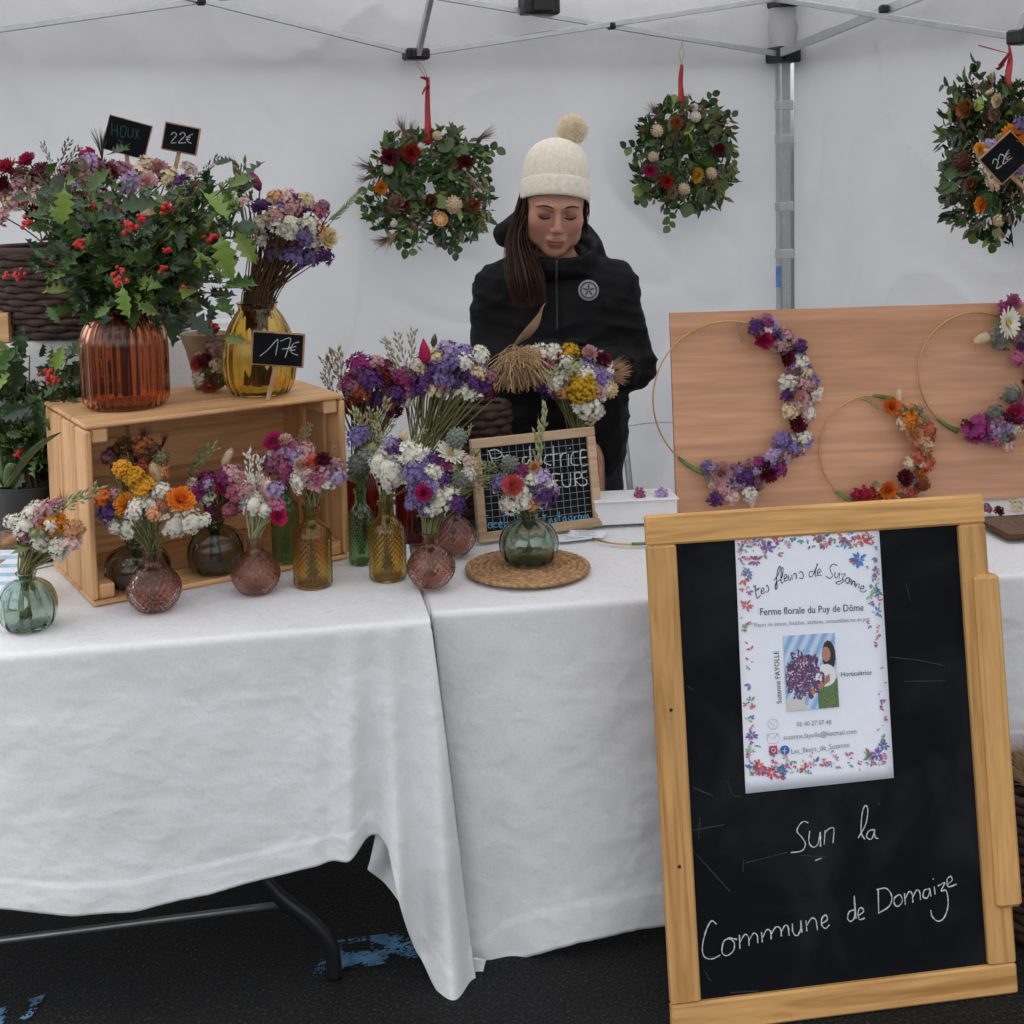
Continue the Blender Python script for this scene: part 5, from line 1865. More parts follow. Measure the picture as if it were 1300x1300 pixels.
in_vase('v3', 'dried_bouquet', 'rust and brown dried bouquet deep inside the crate',
        [('S', 'brown', 158, 568, 30), ('S', 'wine', 150, 575, 26), ('T', 'rust', 182, 565, 30), ('P', 'olive', 205, 582, 26), ('T', 'orange', 200, 600, 30), ('G', 'brown', 180, 570, 183, 536), ('G', 'wine', 205, 570, 212, 546), ('O', 'brown', 165, 560, 160, 540), ('T', 'mauve', 140, 580, 26), ('S', 'rust', 190, 588, 26)],
        (14, (132, 560, 220, 625), [('T', 'rust', 24, 2), ('T', 'brown', 24, 2), ('S', 'wine', 24, 1), ('T', 'peach', 20, 1)]), 13, stem_n=10)
in_vase('v4', 'dried_bouquet', 'pink and magenta dried bouquet in the smoky vase in the crate',
        [('S', 'crimson', 284, 620, 28), ('T', 'magenta', 262, 610, 30), ('T', 'pink', 300, 625, 30), ('T', 'rose', 295, 600, 26), ('Y', 'white', 263, 632, 26), ('T', 'pink', 292, 648, 24), ('T', 'magenta', 288, 605, 26), ('T', 'lilac', 315, 640, 24), ('T', 'blush', 245, 615, 22), ('O', 'palegreen', 240, 600, 272, 566, -0.02), ('O', 'palegreen', 238, 606, 258, 572), ('B', 'cream', 282, 592, 294, 570, -0.02), ('T', 'peach', 308, 612, 22)],
        (14, (238, 595, 325, 655), [('T', 'pink', 24, 3), ('T', 'magenta', 22, 2), ('T', 'rose', 22, 2), ('T', 'lilac', 20, 1)]), 14, stem='stembrown', stem_n=12)
in_vase('v5', 'dried_bouquet', 'pale bunny tails with white and deep pink flowers in a mauve vase',
        [('Y', 'white', 322, 640, 32, -0.04), ('Y', 'white', 334, 646, 26, -0.04), ('B', 'blush', 335, 632, 330, 600), ('B', 'blush', 345, 640, 340, 610), ('O', 'white', 318, 625, 315, 575), ('O', 'white', 326, 620, 330, 582), ('B', 'white', 322, 628, 318, 600), ('S', 'crimson', 352, 656, 26), ('T', 'lilac', 350, 622, 28), ('T', 'rose', 312, 622, 22), ('T', 'pink', 352, 640, 22), ('O', 'palegreen', 310, 640, 304, 610)],
        (6, (308, 615, 356, 660), [('T', 'rose', 20, 1), ('T', 'white', 20, 1)]), 15, stem_n=8, stem='palegreen')
in_vase('v6', 'dried_bouquet', 'bright pink strawflower bouquet in the green bottle inside the crate',
        [('S', 'crimson', 348, 562, 34), ('S', 'pink', 366, 570, 30), ('T', 'lilac', 378, 578, 30), ('T', 'pink', 358, 590, 34), ('T', 'mauve', 345, 588, 28), ('T', 'rose', 390, 572, 24), ('S', 'blush', 362, 560, 24), ('O', 'oat', 385, 570, 394, 540), ('O', 'oat', 378, 566, 383, 545), ('T', 'magenta', 372, 592, 26), ('Y', 'white', 345, 575, 20)],
        (12, (332, 560, 402, 612), [('T', 'pink', 24, 2), ('T', 'rose', 24, 2), ('T', 'lilac', 22, 2)]), 16, stem='stemgreen', stem_n=8)
in_vase('v7', 'dried_bouquet', 'pink and rose strawflower bouquet in the golden bottle before the crate',
        [('S', 'coral', 396, 590, 30), ('S', 'pink', 408, 600, 32), ('S', 'blush', 383, 592, 28), ('S', 'wine', 410, 585, 24), ('T', 'lilac', 428, 605, 28), ('T', 'white', 378, 608, 24), ('T', 'white', 416, 612, 22), ('T', 'rose', 392, 606, 28), ('T', 'mauve', 420, 595, 24), ('O', 'oat', 420, 590, 424, 568), ('T', 'white', 380, 620, 18), ('S', 'rose', 400, 614, 24)],
        (12, (370, 582, 436, 622), [('T', 'rose', 24, 2), ('T', 'pink', 22, 2), ('T', 'blush', 20, 1)]), 17, stem_n=12)
in_vase('v8', 'dried_bouquet', 'pale oat and grey green thistle bouquet in the slim green bottle',
        [('O', 'palegreen', 462, 575, 450, 522), ('O', 'palegreen', 470, 570, 480, 525), ('O', 'oat', 455, 572, 462, 530), ('O', 'palegreen', 478, 568, 498, 535), ('O', 'oat', 470, 560, 470, 520), ('P', 'sage', 455, 590, 30), ('P', 'sage', 468, 582, 28), ('G', 'sage', 460, 600, 443, 588), ('T', 'violet', 452, 555, 26), ('T', 'violet', 460, 548, 22), ('G', 'sage', 470, 595, 440, 575), ('O', 'palegreen', 465, 560, 490, 510)],
        (8, (445, 550, 495, 605), [('T', 'sage', 22, 2), ('Y', 'palegreen', 24, 2)]), 18, stem='stemgreen', leaves=8)
in_vase('v9', 'dried_bouquet', 'white yarrow bouquet in the golden bottle beside the crate',
        [('Y', 'white', 482, 592, 32), ('Y', 'white', 505, 600, 36), ('Y', 'white', 492, 612, 32), ('Y', 'white', 520, 608, 28), ('T', 'white', 518, 575, 40), ('T', 'white', 535, 580, 34), ('T', 'purple', 502, 568, 26), ('T', 'lilac', 496, 562, 22), ('B', 'cream', 510, 572, 513, 545), ('O', 'palegreen', 490, 575, 478, 540), ('O', 'palegreen', 520, 565, 540, 545), ('T', 'purple', 508, 588, 18)],
        (12, (472, 565, 535, 622), [('Y', 'white', 28, 3), ('T', 'white', 24, 2), ('Y', 'palegreen', 22, 1)]), 19, stem_n=12)
in_vase('v10', 'dried_bouquet', 'violet bouquet with a red strawflower in a mauve bud vase by the mat',
        [('S', 'crimson', 538, 627, 28, -0.06), ('A', 'white', 572, 576, 40, -0.03), ('T', 'white', 561, 634, 34), ('T', 'white', 570, 622, 28), ('T', 'violet', 526, 600, 30), ('T', 'violet', 530, 622, 32), ('T', 'violet', 540, 596, 28), ('T', 'purple', 562, 606, 30), ('T', 'magenta', 565, 590, 24), ('T', 'purple', 553, 582, 24), ('P', 'sage', 580, 556, 28), ('P', 'sage', 584, 608, 28), ('T', 'purple', 580, 640, 26), ('T', 'white', 552, 610, 26), ('T', 'white', 550, 646, 24), ('T', 'blush', 594, 585, 22), ('O', 'palegreen', 590, 620, 612, 590), ('O', 'palegreen', 585, 610, 618, 606), ('T', 'white', 595, 600, 20), ('T', 'violet', 522, 638, 22), ('O', 'oat', 590, 560, 598, 540)],
        (16, (518, 575, 600, 655), [('T', 'violet', 24, 3), ('T', 'white', 24, 3), ('T', 'purple', 22, 2), ('Y', 'palegreen', 18, 1)]), 20, stem_n=14, leaves=6)
in_vase('v11', 'dried_bouquet', 'small cream and green bouquet leaning on the small chalkboard',
        [('O', 'grass', 596, 612, 625, 592), ('O', 'palegreen', 600, 620, 640, 604), ('T', 'cream', 598, 590, 22), ('T', 'peach', 602, 602, 20), ('O', 'grass', 590, 612, 604, 575), ('Y', 'palegreen', 590, 608, 24)],
        (6, (575, 590, 610, 630), [('Y', 'palegreen', 22, 2), ('T', 'cream', 20, 1)]), 31, stem='stemgreen', leaves=4)
in_vase('v13', 'dried_bouquet', 'small bouquet with a coral strawflower and tall green spike on the mat',
        [('S', 'coral', 652, 618, 36, -0.05), ('S', 'blush', 655, 612, 24), ('T', 'white', 660, 635, 32), ('T', 'white', 645, 640, 26), ('T', 'white', 676, 606, 24), ('T', 'lilac', 690, 606, 24), ('T', 'purple', 692, 628, 36), ('T', 'blue', 680, 616, 20), ('T', 'magenta', 662, 598, 24), ('P', 'sage', 648, 590, 24), ('T', 'violet', 634, 614, 26), ('S', 'peach', 678, 594, 18), ('T', 'white', 665, 622, 26), ('T', 'white', 698, 614, 18), ('I', 'palegreen', 682, 598, 692, 516), ('O', 'palegreen', 678, 598, 686, 540), ('O', 'grass', 650, 606, 614, 588), ('O', 'grass', 645, 610, 606, 606), ('O', 'grass', 655, 602, 632, 590), ('T', 'peach', 674, 640, 20)],
        (12, (630, 598, 706, 645), [('T', 'white', 22, 3), ('T', 'violet', 22, 2), ('T', 'lilac', 20, 1)]), 21, stem='stem', stem_n=10)
in_vase('v14', 'dried_bouquet', 'purple and magenta bouquet with beige oats rising behind the crate end',
        [('O', 'oat', 425, 500, 412, 455), ('O', 'oat', 432, 490, 420, 448), ('O', 'oat', 440, 495, 428, 445), ('O', 'oat', 422, 505, 410, 475), ('T', 'magenta', 455, 462, 34), ('T', 'magenta', 470, 470, 30), ('S', 'coral', 448, 480, 24), ('T', 'cream', 458, 490, 26), ('T', 'purple', 480, 505, 36), ('T', 'purple', 492, 515, 32), ('T', 'wine', 505, 490, 34), ('T', 'magenta', 510, 480, 28), ('T', 'rose', 478, 460, 26), ('T', 'mauve', 495, 475, 26), ('T', 'white', 518, 508, 24), ('T', 'wine', 500, 520, 26), ('T', 'rust', 450, 508, 28), ('T', 'brown', 455, 522, 26), ('O', 'palegreen', 460, 540, 448, 515)],
        (34, (425, 450, 528, 530), [('T', 'magenta', 28, 4), ('T', 'purple', 28, 2), ('T', 'mauve', 26, 3), ('T', 'rose', 22, 2), ('T', 'cream', 20, 1), ('T', 'wine', 24, 1), ('T', 'rust', 22, 1)]), 22, stem_n=14, stem='stembrown')
in_vase('v12', 'dried_bouquet', 'purple and white bouquet with a red bud and oats beside the seller',
        [('O', 'oat', 510, 470, 488, 432), ('O', 'oat', 515, 470, 505, 425), ('O', 'oat', 520, 465, 524, 420), ('O', 'oat', 508, 480, 495, 450), ('U', 'crimson', 540, 462, 537, 432, -0.05), ('T', 'cream', 556, 456, 30), ('T', 'lilac', 570, 445, 32), ('T', 'violet', 590, 448, 26), ('T', 'white', 610, 450, 28), ('T', 'white', 558, 480, 28), ('T', 'purple', 540, 478, 34), ('T', 'purple', 575, 468, 32), ('T', 'purple', 580, 485, 28), ('T', 'white', 592, 465, 24), ('T', 'pink', 604, 476, 24), ('T', 'white', 594, 496, 30), ('T', 'purple', 615, 490, 26), ('T', 'mauve', 622, 478, 22), ('T', 'purple', 530, 495, 26), ('U', 'olive', 550, 440, 552, 425), ('T', 'cream', 535, 470, 22), ('T', 'wine', 620, 500, 22)],
        (32, (522, 440, 625, 505), [('T', 'purple', 28, 3), ('T', 'white', 24, 3), ('T', 'violet', 26, 2), ('T', 'mauve', 24, 2), ('T', 'cream', 22, 1), ('T', 'magenta', 22, 1)]), 23, stem_n=26, stem='stem')

t = in_vase('v16', 'dried_bouquet', 'bouquet with a tan broom tuft and yellow yarrow in front of the seller',
        [('D', 'yellow', 738, 493, 40, -0.07), ('T', 'white', 745, 515, 36, -0.06), ('T', 'white', 757, 522, 26), ('T', 'white', 683, 450, 32), ('T', 'white', 703, 447, 28), ('S', 'coral', 716, 455, 28), ('T', 'yellow', 724, 446, 26), ('S', 'rose', 748, 450, 26), ('S', 'wine', 765, 458, 28), ('T', 'pink', 700, 460, 22), ('T', 'palegreen', 735, 465, 30), ('T', 'coral', 728, 475, 22), ('T', 'violet', 762, 475, 32), ('T', 'white', 770, 490, 26), ('T', 'purple', 702, 495, 32), ('T', 'purple', 690, 488, 26), ('T', 'rose', 712, 485, 24), ('T', 'white', 763, 498, 24), ('T', 'cream', 750, 530, 22), ('G', 'straw', 770, 478, 805, 470), ('G', 'straw', 768, 482, 800, 480), ('G', 'straw', 765, 470, 798, 458), ('P', 'straw', 775, 495, 22), ('B', 'cream', 755, 465, 764, 445)],
        (34, (686, 445, 778, 515), [('T', 'rose', 26, 2), ('T', 'palegreen', 26, 2), ('T', 'white', 26, 2), ('T', 'coral', 22, 1), ('T', 'peach', 22, 1), ('T', 'violet', 24, 1)]), 24, stem_n=24, stem='stem')
# its drooping tan broom tuft
m = MB(); rng = random.Random(4)
yb = VS['v16'][0].y - 0.03
root = ony(688, 500, yb + 0.02)
for i in range(340):
    top = ony(rng.gauss(668, 11), rng.gauss(450, 6), yb + rng.gauss(0, 0.03))
    tip = ony(rng.gauss(650, 15), rng.uniform(462, 500), yb + rng.gauss(-0.01, 0.045)) if rng.random() < 0.72 else ony(rng.gauss(676, 14), rng.uniform(466, 492), yb + rng.gauss(-0.035, 0.03))
    pts = bez([root, root.lerp(top, 0.6) + Vector((0.004, 0, 0)), top, tip.lerp(top, 0.45) + Vector((-0.012 + rng.gauss(0, .006), rng.gauss(-.006, .006), 0.012)), tip], 3)
    m.tube(pts, [0.0011] * len(pts), 3, cap=False)
o = m.build('broom_tuft', MT['straw'], t); o['kind'] = 'stuff'
in_vase('v18', 'dried_bouquet', 'tied bouquet of cream and violet dried flowers in the golden vase on the crate',
        [('U', 'magenta', 330, 242, 320, 218), ('S', 'cream', 356, 275, 36), ('T', 'purple', 332, 262, 28), ('T', 'purple', 374, 257, 26), ('T', 'purple', 392, 272, 34), ('T', 'white', 332, 285, 32), ('T', 'white', 333, 303, 28), ('S', 'wine', 346, 290, 22), ('T', 'rose', 358, 302, 26), ('T', 'pink', 370, 304, 22), ('T', 'white', 390, 298, 34), ('S', 'cream', 414, 304, 34), ('T', 'violet', 352, 318, 32), ('T', 'violet', 376, 325, 34), ('T', 'violet', 395, 326, 30), ('T', 'purple', 412, 324, 28), ('T', 'pink', 406, 268, 26), ('T', 'coral', 378, 275, 20), ('T', 'peach', 350, 250, 24), ('T', 'blush', 366, 250, 26), ('T', 'cream', 388, 255, 26), ('T', 'mauve', 410, 262, 22), ('T', 'orange', 405, 288, 20), ('T', 'white', 398, 308, 26), ('I', 'palegreen', 418, 285, 456, 245), ('I', 'palegreen', 415, 282, 440, 262), ('O', 'olive', 318, 280, 303, 208), ('O', 'olive', 322, 262, 300, 225), ('T', 'white', 300, 245, 30), ('T', 'blush', 306, 258, 24), ('T', 'olive', 318, 290, 22)],
        (26, (322, 250, 420, 325), [('T', 'white', 28, 3), ('T', 'purple', 26, 2), ('T', 'rose', 26, 2), ('T', 'cream', 28, 2), ('T', 'violet', 26, 2)]), 25, stem='stembrown', stem_n=60)


# ------------------------------------------------------------------ holly
def holly(label, foot, neck, Y, box, n_br, n_leaf, berries, seed, extra=(), light=(), drop=0.0):
    rng = random.Random(seed)
    foot, neck = Vector(foot), Vector(neck)
    t = thing('holly_bunch', label, 'holly', foot)
    x0, y0, x1, y1 = box
    st = MB()
    tips = []
    for i in range(n_br):
        u = (i + 0.5) / n_br
        px = x0 + (x1 - x0) * (0.5 + 0.5 * math.sin((u - 0.5) * math.pi) * rng.uniform(0.75, 1))
        py = y0 + (y1 - y0) * rng.uniform(0.0, 0.75) ** 1.1
        P = ony(px, py, Y + rng.uniform(-0.13, 0.10))
        pts = bez([foot + Vector((rng.gauss(0, .012), rng.gauss(0, .012), 0.01)), neck + Vector((rng.gauss(0, .010), rng.gauss(0, .010), 0)), neck.lerp(P, 0.55) + Vector((0, 0, 0.02)), P], 6)
        st.tube(pts, list(np.linspace(0.0032, 0.0016, len(pts))), 5)
        tips.append(pts)
    o = st.build('twigs', MT['stembrown'], t); o['kind'] = 'stuff'
    for i in range(n_leaf):
        pts = tips[rng.randrange(len(tips))]
        k = rng.uniform(0.50, 1.0)
        P = pts[int(k * (len(pts) - 1))] + Vector((rng.gauss(0, .02), rng.gauss(0, .022), rng.gauss(0, .02)))
        out = (P - neck).normalized()
        d = out * 0.7 + Vector((rng.gauss(0, 0.8), rng.gauss(-0.25, 0.6), rng.gauss(-0.12, 0.6)))
        px, py = proj(P)
        if py > y1 + drop: continue
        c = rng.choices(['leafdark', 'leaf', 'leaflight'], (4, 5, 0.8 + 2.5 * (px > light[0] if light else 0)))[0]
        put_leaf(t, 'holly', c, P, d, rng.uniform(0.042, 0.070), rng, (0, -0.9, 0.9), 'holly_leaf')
    fill = MB()
    src = [leaf_mesh('holly', 'leaf', k) for k in range(3)]
    tv = [[v.co.copy() for v in me.vertices] for me in src]
    tf = [[tuple(p.vertices) for p in me.polygons][:20] for me in src]
    for i in range(n_leaf * 2):
        pts = tips[rng.randrange(len(tips))]
        P = pts[int(rng.uniform(0.42, 0.95) * (len(pts) - 1))] + Vector((rng.gauss(0, .028), rng.gauss(0.02, .03), rng.gauss(0, .028)))
        if proj(P)[1] > y1 + drop: continue
        d = (P - neck).normalized() * 0.6 + Vector((rng.gauss(0, 0.8), rng.gauss(-0.2, 0.6), rng.gauss(-0.1, 0.7)))
        x = d.normalized(); nn = Vector((rng.gauss(0, .5), -0.8 + rng.gauss(0, .4), 0.8 + rng.gauss(0, .4)))
        y = nn.cross(x).normalized(); M3 = Matrix((x, y, x.cross(y))).transposed() * rng.uniform(0.032, 0.056)
        k = rng.randrange(3)
        fill.add([P + M3 @ v for v in tv[k][:33]], tf[k], rng.choices((0, 1, 2), (5, 5, 0.7))[0])
    o = fill.build('inner_foliage', [MT['leafdark'], MT['leaf'], MT['leaflight']], t); o['kind'] = 'stuff'
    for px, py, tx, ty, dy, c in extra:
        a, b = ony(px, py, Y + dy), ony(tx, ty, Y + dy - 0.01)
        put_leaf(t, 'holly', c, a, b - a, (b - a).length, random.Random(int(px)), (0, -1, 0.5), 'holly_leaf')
    for px, py, s, dy in berries:
        P = ony(px, py, Y + dy)
        put_head(t, 'R', 'red', P, Vector((rng.gauss(0, 1), -1, rng.gauss(0, 1))), s * Y / F_PX * 0.36, rng)
    return t


b17, H17, n17, r17 = VS['v17']
holly('large holly bunch with red berries in the amber vase on the crate', b17 + Vector((0, 0, 0.014)), b17 + Vector((0, 0, H17 * 0.93)), b17.y, (35, 215, 318, 440), 40, 330,
      [(34, 285, 24, -0.08), (22, 350, 22, -0.02), (167, 286, 30, -0.13), (148, 357, 28, -0.16), (268, 303, 26, -0.10), (209, 340, 18, -0.14), (212, 318, 18, -0.12), (265, 416, 24, -0.08), (100, 308, 22, -0.12), (212, 265, 26, -0.10), (232, 370, 16, -0.12), (155, 345, 18, -0.14), (178, 278, 20, -0.13), (120, 262, 20, -0.06), (10, 348, 18, 0.0)], 41,
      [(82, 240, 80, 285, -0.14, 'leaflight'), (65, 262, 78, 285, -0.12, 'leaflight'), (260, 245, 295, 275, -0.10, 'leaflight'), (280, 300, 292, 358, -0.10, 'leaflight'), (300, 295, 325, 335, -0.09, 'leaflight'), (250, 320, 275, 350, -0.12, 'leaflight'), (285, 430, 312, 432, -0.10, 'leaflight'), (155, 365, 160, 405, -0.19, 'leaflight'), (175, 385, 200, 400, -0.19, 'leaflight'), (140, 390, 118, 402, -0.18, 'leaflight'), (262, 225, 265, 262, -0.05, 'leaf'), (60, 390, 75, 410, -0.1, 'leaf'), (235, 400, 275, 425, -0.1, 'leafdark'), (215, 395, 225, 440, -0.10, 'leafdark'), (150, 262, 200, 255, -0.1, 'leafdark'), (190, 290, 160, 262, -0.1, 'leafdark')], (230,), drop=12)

# second holly bunch in a dark bucket between the shelf and the crate
hb_ = ony(36, 600, 2.98); hb_.z = TZ
t = thing('bucket', 'dark metal bucket holding holly behind the crate', 'bucket', hb_ + Vector((0, 0, 0.001)))
m = MB(); m.lathe([(0.0, 0), (0.075, 0), (0.08, 0.004), (0.098, 0.17), (0.102, 0.175), (0.096, 0.178), (0.090, 0.17), (0.074, 0.012), (0, 0.012)], 32, Matrix.Translation(hb_ + Vector((0, 0, 0.001)))); m.build('body', MT['blacktube'], t)
m = MB(); m.tube([hb_ + Vector((0.1 * math.cos(a), 0.012 - 0.03 * math.sin(a), 0.165 - 0.05 * math.sin(a))) for a in np.linspace(0, math.pi, 15)], 0.002, 6); m.build('handle', MT['steel'], t)
holly('low dark holly bunch in the bucket behind the crate', hb_ + Vector((0, 0, 0.02)), hb_ + Vector((0, 0, 0.16)), 2.98, (-40, 435, 108, 560), 26, 210,
      [(62, 475, 26, -0.10), (70, 482, 22, -0.11), (24, 575, 20, -0.08)], 43,
      [(70, 470, 78, 440, -0.12, 'leaflight'), (0, 530, 38, 515, -0.12, 'leafdark'), (20, 450, 22, 500, -0.12, 'leafdark'), (0, 470, 20, 440, -0.1, 'leaf')], drop=60)

# ------------------------------------------------------------------ big wicker basket on the shelf with dried bunches
def wicker(name, label, c, rx0, rx1, ry0, ry1, h, rows, posts, rz, mat='wicker'):
    t = thing(name, label, 'basket', c, rz)
    U_, B_ = Vector((math.cos(rz), math.sin(rz), 0)), Vector((-math.sin(rz), math.cos(rz), 0))
    def pt(a, f, dr=0.0):
        rx, ry = rx0 + (rx1 - rx0) * f + dr, ry0 + (ry1 - ry0) * f + dr
        return Vector(c) + U_ * (rx * math.cos(a)) + B_ * (ry * math.sin(a)) + Vector((0, 0, 0.008 + h * f))
    for i in range(posts):
        a = 2 * math.pi * i / posts
        m = MB(); m.tube([pt(a, f) for f in (0, .33, .66, 1)], 0.0035, 5); m.build('stake', MT[mat], t)
    for r_ in range(rows):
        f = (r_ + 0.5) / rows
        m = MB()
        m.tube([pt(2 * math.pi * k / (posts * 4), f, 0.0055 * math.cos(posts * math.pi * k / (posts * 4) + r_ * math.pi)) + Vector((0, 0, 0.002 * noise.noise(Vector((k * .3, r_, 1))))) for k in range(posts * 4 + 1)], h / rows * 0.60, 6, cap=False)
        m.build('weave_row', MT[mat], t)
    m = MB(); m.tube([pt(2 * math.pi * k / 60, 1.02) for k in range(61)], 0.010, 7, cap=False); m.build('rim', MT[mat], t)
    m = MB(); m.grid(lambda u, v: Vector(c) + U_ * (rx0 * v * math.cos(2 * math.pi * u)) + B_ * (ry0 * v * math.sin(2 * math.pi * u)) + Vector((0, 0, 0.007)), 30, 3); solidify(m.build('base', MT[mat], t), 0.004)
    return t


bc = ony(128, 420, 3.28); bc.z = RZ + 0.002
wicker('wicker_basket', 'large dark wicker basket of dried flowers on the draped shelf', bc, 0.205, 0.26, 0.12, 0.15, 0.205, 13, 28, RA)
bouquet('dried_flower_bunch', 'dusty pink and wine dried flower bunches filling the wicker basket', bc + Vector((0, 0, 0.012)), bc + Vector((0, 0, 0.16)), 0.13, 3.27,
        [('S', 'crimson', 12, 215, 34), ('S', 'crimson', 35, 205, 30), ('S', 'wine', 8, 235, 32), ('U', 'crimson', 120, 195, 108, 186), ('U', 'crimson', 100, 198, 122, 190), ('T', 'lilac', 112, 205, 30), ('T', 'magenta', 122, 250, 34), ('T', 'rose', 25, 235, 30), ('T', 'mauve', 48, 225, 34), ('T', 'cream', 185, 210, 30), ('S', 'rose', 200, 215, 30), ('T', 'mauve', 150, 215, 30), ('T', 'cream', 215, 225, 28), ('T', 'purple', 232, 235, 34), ('T', 'purple', 228, 255, 30), ('T', 'blush', 240, 215, 24), ('S', 'mauve', 175, 225, 30), ('T', 'rose', 60, 240, 30), ('T', 'cream', 15, 255, 28), ('T', 'rose', 5, 275, 30), ('T', 'cream', 30, 258, 24), ('O', 'olive', 72, 215, 88, 180), ('O', 'olive', 78, 215, 100, 188), ('O', 'sage', 65, 210, 54, 182), ('G', 'olive', 130, 205, 126, 160), ('O', 'sage', 250, 230, 275, 200)],
        (70, (-15, 200, 262, 295), [('T', 'mauve', 32, 3), ('T', 'rose', 30, 3), ('T', 'wine', 30, 2), ('S', 'mauve', 30, 2), ('T', 'lilac', 28, 1), ('T', 'cream', 28, 2), ('S', 'rose', 28, 2), ('T', 'taupe', 28, 2), ('T', 'rust', 26, 1)]), 51, stem='stembrown', cat='dried flowers', leaves=14, depth=0.10)
wb = ony(-8, 416, 3.22); wb.z = RZ + 0.002
t = thing('wooden_box', 'small plain wooden box beside the wicker basket', 'box', wb)
for k, (dx, dy_, sx, sy) in enumerate(((0, -0.06, 0.12, 0.008), (0, 0.06, 0.12, 0.008), (-0.056, 0, 0.008, 0.111), (0.056, 0, 0.008, 0.111))):
    m = MB(); m.box(Matrix.Translation(wb + Vector((dx, dy_, 0.036))), sx, sy, 0.07, 0.001); m.build('side', MT['pine_h'], t, smooth=False)
m = MB(); m.box(Matrix.Translation(wb + Vector((0, 0, 0.004))), 0.10, 0.11, 0.006, 0.001); m.build('base', MT['pine_h'], t, smooth=False)

# posy in a paper cone standing on the crate between the two big vases
pc = onz(258, 498, CTOP); pc.y += 0.03; pc.z = CTOP + 0.002
t = bouquet('wrapped_posy', 'small rust and cream posy in a paper cone between the two large vases', pc, pc + Vector((0, 0, 0.03)), 0.012, pc.y,
            [('S', 'coral', 252, 462, 24, -0.03), ('S', 'red', 268, 420, 26), ('T', 'cream', 275, 465, 22, -0.04), ('S', 'rust', 266, 490, 22, -0.04), ('T', 'wine', 260, 458, 20), ('T', 'rose', 272, 440, 22), ('T', 'white', 252, 482, 18, -0.03), ('P', 'olive', 278, 485, 18, -0.03), ('B', 'cream', 260, 450, 268, 438)],
            (14, (243, 430, 285, 492), [('T', 'rust', 20, 2), ('T', 'cream', 18, 2), ('T', 'taupe', 20, 2), ('T', 'olive', 18, 1)]), 52, stem='stembrown', cat='posy', depth=0.025)
m = MB(); m.lathe([(0.030, 0.0), (0.036, 0.04), (0.046, 0.09), (0.056, 0.125)], 30, Matrix.Translation(pc + Vector((0, 0.016, 0))), fn=lambda r, z, a, i: r * (1 + 0.06 * math.sin(3 * a + i)) if math.sin(a) > -0.5 else r * 0.9)
solidify(m.build('paper_cone', MT['kraft'], t), 0.0008)


